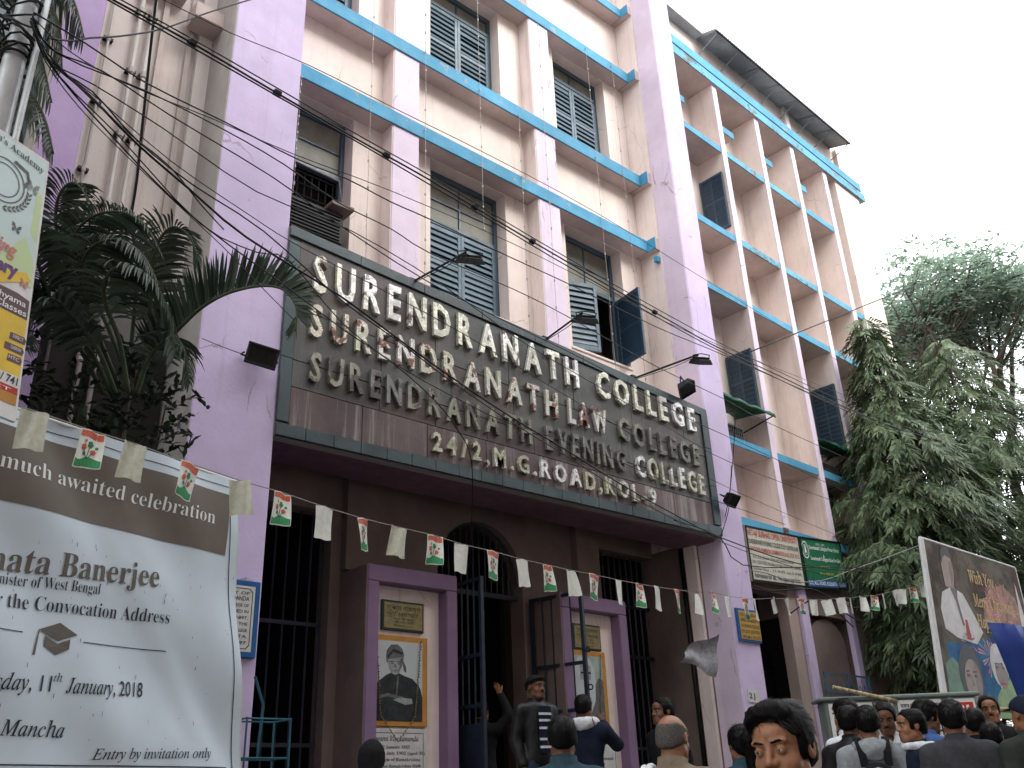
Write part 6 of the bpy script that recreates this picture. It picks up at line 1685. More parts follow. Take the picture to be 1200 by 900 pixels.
# mast trees with drooping leaves
def mast_tree(x, y, ztop, prof, n, label, seed, mat, lf=.19, top_lean=(0, 0)):
    r_ = random.Random(seed)
    t = empty('mast_tree', (x, y, .15), label=label, cat='tree', group='drooping mast trees right of the side wing')
    MB().tube([(x, y, .15), (x + .03, y, 3), (x + .02, y - .02, 6), (x + top_lean[0], y + top_lean[1], ztop - .3)], [.16, .13, .09, .02], 10).build('trunk', M['bark'], t, smooth=True)
    V = []; F = []; br = MB()
    def rad(z):
        for (z0, r0, cx0), (z1, r1, cx1) in zip(prof, prof[1:]):
            if z0 <= z <= z1:
                f = (z - z0) / (z1 - z0); return r0 + (r1 - r0) * f, cx0 + (cx1 - cx0) * f
        return prof[-1][1], prof[-1][2]
    zmin = prof[0][0]
    for k in range(n):
        while True:
            z = r_.uniform(zmin, ztop); R_, cx = rad(z)
            if r_.random() < (R_ + .15) / 2.2: break
        th = r_.uniform(0, 2 * math.pi); rr = R_ * math.sqrt(r_.uniform(.35, 1.0)) * (1 + .18 * math.sin(th * 3 + z * 2.2) + .1 * math.sin(z * 5 + th))
        out = Vector((math.cos(th), math.sin(th), 0)); c = Vector((x + cx + top_lean[0] * max(0, (z - 6) / (ztop - 6)), y + top_lean[1] * max(0, (z - 6) / (ztop - 6)), z)) + out * rr
        if k % 9 == 0 and R_ > .4: br.tube([Vector((x, y, z + .3)), c + Vector((0, 0, .1))], [.018, .006], 5, raw=True)
        d0 = (out * r_.uniform(.3, .9) + Vector((r_.uniform(-.4, .4), r_.uniform(-.4, .4), -1.0 * r_.uniform(.2, 1)))).normalized()
        sd0 = d0.cross(out + Vector((0.01, .02, .3))).normalized()
        m_ = r_.randint(9, 15)
        pp = Vector(c)
        for j in range(m_):
            sg = 1 if j % 2 else -1
            d = (d0 * .75 + sd0 * sg * r_.uniform(.45, .8) + out * .15).normalized()
            nrm = (out + Vector((r_.uniform(-.4, .4), r_.uniform(-.4, .4), r_.uniform(.1, .8)))).normalized()
            sd = d.cross(nrm).normalized()
            strip(V, F, pp, d, sd, lf * r_.uniform(.75, 1.15), .042, .8, 2)
            pp = pp + d0 * .035
            d0 = (d0 + Vector((0, 0, -.03))).normalized()
        strip(V, F, pp, d0, sd0, lf, .036, .3, 2)
    br.build('branches', M['bark'], t, kind='stuff')
    me = bpy.data.meshes.new('crown'); me.from_pydata(V, [], F); me.materials.append(mat); me.update()
    link_mesh('crown', me, t, kind='stuff')
mast_tree(16.35, 7.35, 9.95, [(2.9, 1.0, -.15), (3.6, 1.35, -.2), (5.0, 1.5, -.2), (6.5, 1.25, -.05), (7.6, .85, 0), (8.3, .46, -.10), (9.0, .28, -.18), (9.95, .10, -.25)], 1900,
          'narrow mast tree with a pointed top against the end of the side wing', 3, M['ashoka'])
mast_tree(18.9, 7.0, 10.1, [(3.0, 1.2, 0), (5.0, 1.45, 0), (7.0, 1.35, 0), (8.6, 1.1, 0), (9.5, .7, 0), (10.1, .3, 0)], 1500,
          'broader mast tree just right of the pointed one, with a yellow-green top', 4, M['ashoka'])

# big feathery tree far behind
def feathery_tree(base, fork_z, label, seed, crown_c, crown_r, depth=6, nleaf=16, mat='rain', scale=1.0, spray=(.55, .09)):
    r_ = random.Random(seed)
    t = empty('feathery_tree', base, label=label, cat='tree')
    br = MB(); V = []; F = []; tips = []
    cc = Vector(crown_c); cr = Vector(crown_r)
    def grow(p, d, L, rad, lev):
        pts = [p]; q = p.copy(); dd = d.copy()
        for k in range(4):
            q = q + dd * L / 4
            dd = (dd + Vector((r_.uniform(-.22, .22), r_.uniform(-.22, .22), r_.uniform(-.14, .18)))).normalized()
            pts.append(q.copy())
        br.tube(pts, [rad * (1 - .1 * i) for i in range(5)], 6 if lev < 3 else 4, raw=True)
        if lev >= 3: tips.append((q.copy(), dd.copy()))
        if lev == depth: return
        e = Vector(((q.x - cc.x) / cr.x, (q.y - cc.y) / cr.y, (q.z - cc.z) / cr.z))
        for k in range(3 if r_.random() < .55 else 2):
            nd = (dd * .75 + Vector((r_.uniform(-1, 1), r_.uniform(-1, 1), r_.uniform(-.25, .55))) * .8).normalized()
            if e.length > .75: nd = (nd - Vector((e.x, e.y, e.z)).normalized() * .55).normalized()
            grow(q, nd, L * r_.uniform(.68, .86), rad * .62, lev + 1)
    b = Vector(base); fk = Vector((b.x, b.y, fork_z))
    br.tube([b, b.lerp(fk, .5) + Vector((.2, 0, 0)), fk], [.42 * scale, .34 * scale, .28 * scale], 10, raw=True)
    for k in range(5):
        a = 2 * math.pi * k / 5 + .3
        grow(fk, Vector((math.cos(a) * .8, math.sin(a) * .8, .75)).normalized(), 2.6 * scale, .17 * scale, 1)
    br.build('trunk', M['bark'], t, smooth=True)
    for (p, d) in tips:
        for s in range(2):
            c = p + Vector((r_.gauss(0, .35), r_.gauss(0, .35), r_.gauss(0, .14))) * scale
            ang = r_.uniform(0, 6.28); m_ = nleaf
            for k in range(m_):
                a = ang + r_.uniform(-1.3, 1.3); rr = r_.uniform(.05, spray[0]) * scale
                q = c + Vector((math.cos(a) * rr, math.sin(a) * rr, r_.uniform(-.05, .05) - rr * .12))
                u = Vector((r_.uniform(-1, 1), r_.uniform(-1, 1), r_.uniform(-.3, .3))).normalized() * spray[1]; w_ = u.cross(Vector((r_.uniform(-.4, .4), r_.uniform(-.4, .4), 1))).normalized() * spray[1] * .42
                k0 = len(V); V += [tuple(q - u), tuple(q + w_), tuple(q + u), tuple(q - w_)]; F.append((k0, k0 + 1, k0 + 2, k0 + 3))
    me = bpy.data.meshes.new('crown'); me.from_pydata(V, [], F); me.materials.append(M[mat]); me.update()
    link_mesh('crown', me, t, kind='stuff')
    print('feathery', len(tips), len(F))
feathery_tree((28.9, 10.8, 0.0), 9.6, 'tall spreading tree with feathery crown and visible dark branches behind the mast trees', 12, (29.2, 10.4, 13.6), (4.9, 4.9, 2.5), nleaf=17, spray=(.6, .095))
feathery_tree((31.5, 5.2, 0.0), 8.2, 'lower spreading tree at the right edge beyond the palms', 17, (31.5, 5.2, 11.2), (3.6, 3.6, 2.2), nleaf=11, mat='midfar', scale=.85, spray=(.6, .12))
# palms on the right
def far_palm(x, y, z, n, L_, seed, label, mat):
    t = empty('far_palm', (x, y, 0), label=label, cat='palm', group='palms behind the greetings banner')
    MB().tube([(x, y, 0), (x + .1, y, z / 2), (x, y, z)], [.16, .12, .10], 10).build('trunk', M['bark'], t, smooth=True)
    r_ = random.Random(seed)
    for k in range(n):
        a = 2 * math.pi * k / n + r_.uniform(-.2, .2); e = r_.uniform(.2, 1.1)
        d = Vector((math.cos(a), math.sin(a), 0)); pts = [Vector((x, y, z))]
        for s in range(1, 6):
            f = s / 5; pts.append(Vector((x, y, z)) + d * L_ * f * (1 - .15 * f) + Vector((0, 0, L_ * (e * f - (.5 + e * .7) * f * f))))
        frond(t, [tuple(p) for p in pts], .55, .1, .9, mat, seed * 50 + k, start=.1, spacing=.07, w=.05)
far_palm(22.6, 7.6, 8.4, 11, 2.3, 3, 'bright green palm crown right of the mast trees', M['palm_far'])
far_palm(21.5, 5.3, 6.6, 10, 2.2, 4, 'dull green palm low behind the greetings banner', M['palm_leaf2'])
leaf_cloud('bushy_tree', 'dark bushy undergrowth tree filling the gap above the greetings banner', [((20.5, 6.4, .2), (20.0, 6.6, 5.6)), ((21.5, 6, .2), (21.6, 5.8, 6.6)), ((22.6, 5.4, .2), (22.8, 5.0, 6.3)), ((19.8, 7.2, .2), (19.6, 7.4, 5.2)), ((24, 5, .2), (24.3, 4.4, 7)), ((24, 8, .2), (24.3, 8.4, 7.6))],
           1500, (.75, .7, .6), .26, .085, M['darkfar'], 8, cat='tree')
leaf_cloud('bushy_tree', 'dark undergrowth tree behind the base of the mast trees', [((17.6, 8.2, .2), (17.4, 8.4, 4.6)), ((19.2, 8.0, .2), (19.0, 8.2, 5.2)), ((18.4, 6.4, .2), (18.3, 6.3, 3.4))],
           700, (.6, .5, .6), .22, .08, M['darkfar'], 9, cat='tree')
# beyond the trees: a street wall and buildings closing the view
t = empty('far_house', (34, 14, 0), label='pale house front glimpsed through the undergrowth far down the street', cat='building')
MB().box(24, 44, 15.0, 22, 0, 7.5).build('wall', M['cream'], t)
mb = MB()
for k in range(5): mb.box(25.5 + k * 3.5, 27 + k * 3.5, 14.95, 15.0, 1.6, 3.4); mb.box(25.5 + k * 3.5, 27 + k * 3.5, 14.95, 15.0, 4.8, 6.4)
mb.build('windows', M['shutter_dark'], t, kind='stuff')

# ================================================================== PEOPLE (implicit surfaces polygonised as one body each)
def smin(a, b, k):
    h = np.clip(0.5 + 0.5 * (b - a) / k, 0, 1)
    return b + (a - b) * h - k * h * (1 - h)
def smax(a, b, k): return -smin(-a, -b, k)

def surface_net(F, xs, ys, zs):
    nx, ny, nz = F.shape
    acc = np.zeros((nx - 1, ny - 1, nz - 1, 3)); cnt = np.zeros((nx - 1, ny - 1, nz - 1))
    ins = F < 0
    G = [xs, ys, zs]; crosses = []
    for ax in range(3):
        s0 = [slice(None)] * 3; s1 = [slice(None)] * 3; s0[ax] = slice(0, -1); s1[ax] = slice(1, None)
        a, b = F[tuple(s0)], F[tuple(s1)]
        c = ins[tuple(s0)] != ins[tuple(s1)]
        idx = np.argwhere(c)
        if len(idx) == 0: crosses.append((idx, None)); continue
        fa, fb = a[c], b[c]; t = fa / (fa - fb)
        pos = np.empty((len(idx), 3))
        for d in range(3):
            g0 = G[d][idx[:, d]]
            pos[:, d] = g0 + (t * (G[d][idx[:, d] + 1] - g0) if d == ax else 0)
        o1, o2 = [d for d in range(3) if d != ax]
        for da in (0, -1):
            for db in (0, -1):
                q = idx.copy(); q[:, o1] += da; q[:, o2] += db
                ok = (q >= 0).all(1) & (q[:, 0] < nx - 1) & (q[:, 1] < ny - 1) & (q[:, 2] < nz - 1)
                np.add.at(acc, tuple(q[ok].T), pos[ok]); np.add.at(cnt, tuple(q[ok].T), 1)
        crosses.append((idx, ins[tuple(s0)][c]))
    vid = -np.ones(cnt.shape, int); m = cnt > 0
    vid[m] = np.arange(m.sum()); V = acc[m] / cnt[m][:, None]
    Fc = []
    for ax in range(3):
        idx, sg = crosses[ax]
        if len(idx) == 0: continue
        o1, o2 = [(1, 2), (2, 0), (0, 1)][ax]
        ok = (idx[:, o1] > 0) & (idx[:, o2] > 0) & (idx[:, o1] < cnt.shape[o1]) & (idx[:, o2] < cnt.shape[o2])
        idx, sg = idx[ok], sg[ok]
        def g(d1, d2):
            q = idx.copy(); q[:, o1] += d1; q[:, o2] += d2; return vid[tuple(q.T)]
        quad = np.stack([g(0, 0), g(-1, 0), g(-1, -1), g(0, -1)], 1)
        quad[~sg] = quad[~sg][:, ::-1]
        quad = quad[(quad >= 0).all(1)]
        Fc.append(quad[:, ::-1])
    return V, np.concatenate(Fc)[:, ::-1] if Fc else np.zeros((0, 4), int)

class Field:
    """points on a rectilinear grid with smooth union of primitives, evaluated only near each primitive"""
    def __init__(s, lo, hi, step_fn):
        s.ax = []
        for d in range(3):
            v = [lo[d]]
            while v[-1] < hi[d]: v.append(v[-1] + step_fn(d, v[-1]))
            s.ax.append(np.array(v))
        s.F = np.full([len(a) for a in s.ax], 0.5)
    def _sub(s, lo, hi):
        sl = []
        for d in range(3):
            i0 = max(0, np.searchsorted(s.ax[d], lo[d]) - 1); i1 = min(len(s.ax[d]), np.searchsorted(s.ax[d], hi[d]) + 1)
            sl.append(slice(i0, max(i1, i0 + 1)))
        g = np.meshgrid(*[s.ax[d][sl[d]] for d in range(3)], indexing='ij')
        return tuple(sl), g
    def cap(s, a, b, ra, rb=None, k=0.02, sub=False, xf=None):
        rb = ra if rb is None else rb
        a = np.array(a, float); b = np.array(b, float); m = max(ra, rb) + 0.10
        sl, P = s._sub(np.minimum(a, b) - m, np.maximum(a, b) + m)
        ab = b - a; L2 = max(1e-9, ab @ ab)
        t = np.clip(((P[0] - a[0]) * ab[0] + (P[1] - a[1]) * ab[1] + (P[2] - a[2]) * ab[2]) / L2, 0, 1)
        d = np.sqrt((P[0] - a[0] - t * ab[0]) ** 2 + (P[1] - a[1] - t * ab[1]) ** 2 + (P[2] - a[2] - t * ab[2]) ** 2) - (ra + (rb - ra) * t)
        s.F[sl] = smax(s.F[sl], -d, k) if sub else smin(s.F[sl], d, k)
    def ell(s, c, r, k=0.02, sub=False, Rm=None, pad=.10):
        c = np.array(c, float); r = np.array(r, float); m = r.max() + pad
        sl, P = s._sub(c - m, c + m)
        Q = [P[i] - c[i] for i in range(3)]
        if Rm is not None: Q = [Rm[0][i] * Q[0] + Rm[1][i] * Q[1] + Rm[2][i] * Q[2] for i in range(3)]
        k0 = np.sqrt((Q[0] / r[0]) ** 2 + (Q[1] / r[1]) ** 2 + (Q[2] / r[2]) ** 2)
        k1 = np.sqrt((Q[0] / r[0] ** 2) ** 2 + (Q[1] / r[1] ** 2) ** 2 + (Q[2] / r[2] ** 2) ** 2)
        d = k0 * (k0 - 1) / np.maximum(k1, 1e-6)
        s.F[sl] = smax(s.F[sl], -d, k) if sub else smin(s.F[sl], d, k)
    def grid(s): return np.meshgrid(*s.ax, indexing='ij')

def net_obj(name, F, ax, mat, parent, T=None, smooth=True, relax=1):
    V, Q = surface_net(F, *ax)
    if len(V) == 0: return None
    # a little laplacian relaxation takes the grid out of the surface
    for _ in range(relax):
        S_ = np.zeros_like(V); n = np.zeros(len(V))
        for i in range(4):
            a, b = Q[:, i], Q[:, (i + 1) % 4]
            np.add.at(S_, a, V[b]); np.add.at(n, a, 1); np.add.at(S_, b, V[a]); np.add.at(n, b, 1)
        V = V * .5 + .5 * S_ / np.maximum(n, 1)[:, None]
    if T is not None: V = T(V)
    me = bpy.data.meshes.new(name)
    me.vertices.add(len(V)); me.vertices.foreach_set('co', V.astype(np.float32).ravel())
    me.loops.add(len(Q) * 4); me.loops.foreach_set('vertex_index', Q.astype(np.int32).ravel())
    me.polygons.add(len(Q)); me.polygons.foreach_set('loop_start', np.arange(0, len(Q) * 4, 4, dtype=np.int32))
    me.polygons.foreach_set('loop_total', np.full(len(Q), 4, dtype=np.int32))
    me.polygons.foreach_set('use_smooth', np.ones(len(Q), bool))
    me.materials.append(mat); me.update(calc_edges=True); me.validate()
    o = bpy.data.objects.new(name, me); COL.objects.link(o)
    if parent is not None: o.parent = parent
    return o

def rotm(yaw, pitch, roll):
    """degrees; yaw about z, pitch about x (positive = chin down), roll about y"""
    m = Matrix.Rotation(R(yaw), 3, 'Z') @ Matrix.Rotation(R(pitch), 3, 'X') @ Matrix.Rotation(R(roll), 3, 'Y')
    return np.array(m)

def person(name_loc, face_deg, h, label, top='black', bottom='jeans', skin='skin', hair='short', fine=False, head=(0, 0, 0),
           arms=None, top_style='shirt', moustache=False, build_=1.0, lower=True, group=None, collar=None, gaze=0.0):
    """stands at name_loc (feet), facing face_deg (degrees, direction of the face in the world, 0 = +X)"""
    s = h / 1.70
    root = empty('person', name_loc, R(face_deg + 90), label=label, cat='person', group=group)
    root.scale = (s, s, s)
    hs = 0.0035 if fine else 0.0068
    bs = 0.011 if fine else 0.016
    Hc = np.array((0, .02, 1.44))                       # neck pivot
    RM = rotm(*head)
    def hp(p):                                          # head space to body space
        return Hc + RM @ (np.array(p, float) - Hc)
    # ---------------- arms
    default = {'L': ((.185, .01, 1.37), (.225, .05, 1.10), (.205, -.03, .86)), 'R': ((-.185, .01, 1.37), (-.225, .05, 1.10), (-.205, -.03, .86))}
    A = dict(default)
    if arms: A.update(arms)
    xs = [A[k][i][0] for k in A for i in range(3)]; ysl = [A[k][i][1] for k in A for i in range(3)]; zsl = [A[k][i][2] for k in A for i in range(3)]
    lo = (min(-.30, min(xs) - .16), min(-.20, min(ysl) - .2), 0.0); hi = (max(.30, max(xs) + .16), max(.19, max(ysl) + .14), max(1.74, max(zsl) + .25))
    def st_head(d, v):
        if d == 2: return hs if v > 1.42 else bs
        if d == 0: return hs if -.10 < v < .10 else bs
        return hs if -.14 < v < .125 else bs
    B_ = Field(lo, hi, st_head)
    def torso(F, g, k=.05, arm_g=None):
        ag = g if arm_g is None else arm_g
        F.ell((0, .0, 1.26), ((.150 * build_) + g, .10 * build_ + g, .20 + g), k)
        F.cap((-.135 * build_, .015, 1.375), (.135 * build_, .015, 1.375), .055 + g, None, k)
        F.ell((0, -.005, 1.07), (.130 * build_ + g, .095 * build_ + g, .17 + g), k)
        F.ell((0, .01, .93), (.155 * build_ + g, .11 * build_ + g, .13 + g), k)
        F.cap((0, .03, 1.40), (0, .02, 1.46), .075 + g * .8, .052 + g * .4, .04)
        for kx in 'LR':
            sh, el, wr = [np.array(q, float) for q in A[kx]]
            F.cap(sh * (1, 1, 1), el, .050 * build_ + ag, .040 + ag, .035)
            F.cap(el, wr, .040 + ag, .027 + ag, .02)
    torso(B_, 0)
    B_.cap((0, .035, 1.40), hp((0, .018, 1.53)), .058, .054, .03)
    # head
    def he(c, r, k=.015, sub=False): B_.ell(hp(c), r, k, sub, Rm=RM, pad=.05)
    def hc(a, b, ra, rb=None, k=.008, sub=False): B_.cap(hp(a), hp(b), ra, rb, k, sub)
    he((0, .015, 1.612), (.073, .093, .088), .02)
    he((0, -.035, 1.545), (.052, .055, .068), .03)
    he((0, -.040, 1.632), (.056, .052, .040), .02)
    hc((-.018, -.070, 1.497), (.018, -.070, 1.497), .019, None, .02)
    for sg in (-1, 1):
        he((sg * .036, -.052, 1.556), (.026, .026, .026), .02)
        hc((sg * .050, -.005, 1.525), (sg * .030, -.055, 1.502), .016, .016, .03)
        he((sg * .031, -.096, 1.592), (.018, .014, .013), .010, True)
        hc((sg * .014, -.086, 1.612), (sg * .046, -.076, 1.614), .0075, .007, .010)
        he((sg * .076, .012, 1.585), (.010, .020, .031), .006); he((sg * .086, .008, 1.587), (.006, .011, .018), .004, True)
    hc((0, -.083, 1.602), (0, -.103, 1.563), .0075, .0115, .010)
    for sg in (-1, 1): hc((sg * .012, -.094, 1.560), (sg * .014, -.088, 1.562), .0085, None, .007)
    he((0, -.080, 1.528), (.030, .014, .020), .012)
    hc((-.020, -.088, 1.533), (.020, -.088, 1.533), .0055, None, .006)
    hc((-.016, -.087, 1.522), (.016, -.087, 1.522), .0068, None, .005)
    hc((-.022, -.098, 1.5275), (.022, -.098, 1.5275), .0022, None, .003, True)
    if fine:
        for sg in (-1, 1):
            he((sg * .031, -.077, 1.592), (.0150, .0135, .0135), .003)
            hc((sg * .0185, -.094, 1.5900), (sg * .0440, -.0885, 1.5915), .0046, .0036, .0012, True)
    # hands with fingers
    for kx in 'LR':
        sh, el, wr = [np.array(q, float) for q in A[kx]]
        d = (wr - el) / np.linalg.norm(wr - el)
        side = np.cross(d, (0, -1, 0) if abs(d[1]) < .8 else (0, 0, 1)); side /= np.linalg.norm(side); nn = np.cross(side, d)
        sgn = 1 if kx == 'L' else -1
        c = wr + d * .05
        Rp = np.stack([side, nn, d], 1)
        B_.ell(c, (.040, .017, .050), .012, Rm=Rp, pad=.04)
        for fi, (off, ln) in enumerate(((-.030, .058), (-.010, .068), (.010, .064), (.029, .050))):
            a = wr + d * .085 + side * off; b = a + d * ln * .5 + nn * .010 * sgn; e = b + d * ln * .45 + nn * .022 * sgn
            B_.cap(a, b, .0095, .0085, .005); B_.cap(b, e, .0085, .007, .004)
        a = wr + d * .03 + side * -.034; b = a + d * .035 - side * .022; B_.cap(a, b, .012, .010, .008); B_.cap(b, b + d * .028 - side * .002, .010, .008, .004)
    if lower:
        for sg in (-1, 1):
            B_.cap((sg * .085, .01, .90), (sg * .098, -.008, .49), .085, .053, .04); B_.cap((sg * .098, -.008, .49), (sg * .105, .02, .09), .053, .036, .03)
            B_.cap((sg * .105, .04, .045), (sg * .125, -.12, .03), .038, .028, .02)
    body = net_obj('body', B_.F, B_.ax, M[skin], root)
    # ---------------- upper garment
    if top_style:
        g = {'shirt': .014, 'jacket': .024, 'hoodie': .03, 'kurta': .016}[top_style]
        T_ = Field(lo, hi, lambda d, v: (.0085 if fine else .012) if d != 2 or v > .9 else .02)
        torso(T_, g, .05, arm_g=g * .85)
        X, Y, Z = T_.grid()
        wr_ = vnoise((X, Y, Z), 17, 3) * .0035 + vnoise((X, Y, Z * .6), 34, 5) * .0022
        Ft = T_.F + wr_
        hem = .80 if top_style != 'kurta' else .45
        Ft = np.maximum(Ft, hem - Z)
        neck = np.sqrt(X ** 2 + (Y - .0) ** 2)
        Ft = np.maximum(Ft, np.where(neck < .17, Z - (1.462 if top_style == 'shirt' else 1.478) - np.where(Y > 0, .01, 0), -1))
        # v opening
        if top_style in ('shirt', 'kurta'): Ft = np.maximum(Ft, np.where((Y < -.02) & (Z > 1.395), .014 + .35 * np.maximum(0, Z - 1.40) - np.abs(X), -1))
        for kx in 'LR':
            sh, el, wr = [np.array(q, float) for q in A[kx]]; d = (wr - el) / np.linalg.norm(wr - el)
            dist = (X - wr[0]) * d[0] + (Y - wr[1]) * d[1] + (Z - wr[2]) * d[2]
            near = np.sqrt((X - wr[0]) ** 2 + (Y - wr[1]) ** 2 + (Z - wr[2]) ** 2) < .16
            Ft = np.where(near, np.maximum(Ft, dist - .005), Ft)
        net_obj({'shirt': 'shirt', 'jacket': 'jacket', 'hoodie': 'hoodie', 'kurta': 'kurta'}[top_style], Ft, T_.ax, CL[top] if top in CL else M[top], root)
        # collar
        if top_style != 'hoodie':
            mb = MB(); n = 20
            cm = CL[collar] if collar else (CL[top] if top in CL else M[top])
            for i in range(n):
                for lo_, hi_, ro, ri in ((1.447, 1.492, .074, .067),):
                    a0 = math.pi * 1.5 + .30 + (2 * math.pi - .60) * i / n; a1 = math.pi * 1.5 + .30 + (2 * math.pi - .60) * (i + 1) / n
                    def cp(a, r, z): return (r * math.cos(a), .012 + r * 1.02 * math.sin(a), z + .012 * math.sin(a))
                    mb._add([cp(a0, ro * 1.12, lo_ - .012), cp(a1, ro * 1.12, lo_ - .012), cp(a1, ro, hi_), cp(a0, ro, hi_), cp(a0, ri, hi_ - .004), cp(a1, ri, hi_ - .004)], [(0, 1, 2, 3), (3, 2, 5, 4)])
            o = mb.build('collar', cm, None, smooth=True); o.parent = root
        else:
            H_ = Field((-.19, -.12, 1.34), (.19, .22, 1.56), lambda d, v: .010)
            for k in range(13):
                t = math.pi * k / 12
                a = (.105 * math.cos(t), .01 + .10 * math.sin(t), 1.445 - .02 * math.sin(t)); t2 = math.pi * (k + 1) / 12
                b = (.105 * math.cos(t2), .01 + .10 * math.sin(t2), 1.445 - .02 * math.sin(t2))
                if k < 12: H_.cap(a, b, .032 + .014 * math.sin(t), .032 + .014 * math.sin(t2), .02)
            H_.ell((0, .12, 1.40), (.09, .05, .08), .04)
            X, Y, Z = H_.grid()
            net_obj('hood', H_.F + vnoise((X, Y, Z), 40, 8) * .005, H_.ax, CL[top], root)
    if lower:
        L_ = Field((-.26, -.2, .06), (.26, .2, 1.0), lambda d, v: .016)
        for sg in (-1, 1):
            L_.cap((sg * .085, .01, .90), (sg * .098, -.008, .49), .098, .07, .03); L_.cap((sg * .098, -.008, .49), (sg * .105, .02, .10), .07, .058, .03)
        L_.ell((0, .01, .92), (.162 * build_, .118 * build_, .10), .04)
        X, Y, Z = L_.grid()
        Fl = L_.F + vnoise((X, Y, Z * .5), 25, 4) * .004
        Fl = np.maximum(Fl, Z - .965); Fl = np.maximum(Fl, .085 - Z)
        net_obj('trousers', Fl, L_.ax, CL[bottom], root)
        for sg in (-1, 1):
            S_ = Field((sg * .115 - .08, -.2, -.005), (sg * .115 + .08, .12, .13), lambda d, v: .011)
            S_.cap((sg * .105, .045, .052), (sg * .125, -.125, .036), .05, .038, .02); S_.cap((sg * .105, .035, .05), (sg * .105, .03, .11), .05, .045, .02)
            X, Y, Z = S_.grid(); net_obj('shoe', np.maximum(S_.F, .002 - Z), S_.ax, M['leather'], root)
    # ---------------- hair / hats (built in head space, then turned with the head)
    def HT(V): return (V - Hc) @ RM.T + Hc
    if hair:
        Hh = Field((-.16, -.20, 1.28 if hair in ('long', 'pony', 'veil') else 1.44), (.16, .24, 1.80), lambda d, v: .0045 if fine else .0075)
        thick = dict(short=.010, quiff=.008, bald=.0045, long=.014, pony=.014, beanie=.013, cap=.012, thin=.007, bushy=.014, veil=.018, cap_flat=.012)[hair]
        Hh.ell((0, .017, 1.613), (.073 + thick, .093 + thick, .088 + thick), .01)
        Hh.ell((0, .045, 1.56), (.062 + thick * .7, .06 + thick * .6, .07), .03)
        Hh.ell((0, -.036, 1.640), (.056 + thick * .8, .050 + thick * .8, .040 + thick * .9), .02)
        X, Y, Z = Hh.grid()
        if hair == 'quiff':
            for (c, r) in (((-.010, -.058, 1.680), (.048, .032, .022)), ((-.038, -.056, 1.670), (.024, .028, .022)), ((.0, -.02, 1.694), (.062, .060, .024)), ((.035, -.04, 1.680), (.036, .036, .024))): Hh.ell(c, r, .02)
            for sg in (-1, 1): Hh.ell((sg * .070, .005, 1.63), (.016, .05, .035), .02)
        if hair == 'bushy': Hh.ell((0, .01, 1.678), (.070, .082, .040), .03)
        if hair in ('long', 'veil'): Hh.cap((0, .06, 1.60), (0, .085, 1.36), .085, .07, .04); Hh.cap((-.05, .03, 1.6), (-.07, .04, 1.40), .045, .04, .03); Hh.cap((.05, .03, 1.6), (.07, .04, 1.40), .045, .04, .03)
        if hair == 'pony': Hh.cap((0, .10, 1.66), (.01, .135, 1.60), .028, .04, .02); Hh.cap((.01, .135, 1.60), (.0, .12, 1.36), .042, .03, .02); Hh.cap((-.03, .12, 1.52), (-.04, .11, 1.38), .03, .02, .02)
        Fh = Hh.F
        fx, fz = X * 1.0, Z
        nz_ = vnoise((X + .5 * Y, Y * .35, Z), 150, 11) * .0016 + vnoise((X, Y, Z), 55, 12) * (.0024 if hair in ('bushy', 'long', 'pony') else .0016)
        if hair not in ('beanie', 'cap'): Fh = Fh + nz_ * (1.4 if hair in ('quiff', 'bushy', 'long', 'pony') else .7)
        # hairline plane from forehead past the ear to the nape
        yh, zh = (-.066, 1.662) if hair != 'quiff' else (-.072, 1.655)
        pl = (Y - yh) * .76 + (Z - zh) * .65 + vnoise((X, Y, Z), 140, 21) * .0022
        burn = (np.abs(X) > .055) & (Y > -.035) & (Y < -.002) & (Z > 1.555)
        pl = np.where(burn, np.maximum(pl, .006), pl)
        widow = .010 * np.cos(X * 40)
        if hair in ('short', 'quiff', 'thin', 'bushy', 'bald'): Fh = np.maximum(Fh, 1.528 + .6 * np.maximum(0, np.abs(X) - .03) - Z)
        if hair in ('short', 'quiff', 'thin', 'bushy'): Fh = np.maximum(Fh, -(pl - .004 + .35 * np.maximum(0, np.abs(X) - .03) * (Z > 1.62)))
        elif hair == 'bald':
            Fh = np.maximum(Fh, -(pl)); Fh = np.maximum(Fh, Z - 1.655 + .25 * np.abs(Y - .06))
        elif hair in ('long', 'pony', 'veil'):
            Fh = np.maximum(Fh, -np.where(Z > 1.5, pl - .002, Y - .005))
        elif hair in ('beanie', 'cap'):
            Fh = np.maximum(Fh, -((Y + .06) * .35 + (Z - 1.632)))
        hm = {'bald': M['hair_g'], 'thin': M['hair_g'], 'beanie': CL['black'], 'cap': CL['navy'], 'veil': CL['black']}.get(hair, M['hair'])
        net_obj({'beanie': 'beanie', 'cap': 'cap', 'veil': 'headscarf'}.get(hair, 'hair'), Fh, Hh.ax, hm, root, T=HT, relax=0 if fine else 1)
        if hair == 'cap':
            C_ = Field((-.09, -.19, 1.60), (.09, -.05, 1.67), lambda d, v: .006); C_.ell((0, -.095, 1.630), (.065, .068, .007), .004)
            net_obj('cap_peak', C_.F, C_.ax, CL['navy'], root, T=HT)
        if hair == 'beanie':
            K_ = Field((-.13, -.15, 1.58), (.13, .15, 1.70), lambda d, v: .0085)
            for k in range(24):
                a0, a1 = 2 * math.pi * k / 24, 2 * math.pi * (k + 1) / 24
                f = lambda a: (.084 * math.cos(a), .012 + .104 * math.sin(a), 1.640 - .03 * math.sin(a))
                K_.cap(f(a0), f(a1), .013, None, .005)
            net_obj('beanie_fold', K_.F, K_.ax, CL['black'], root, T=HT)
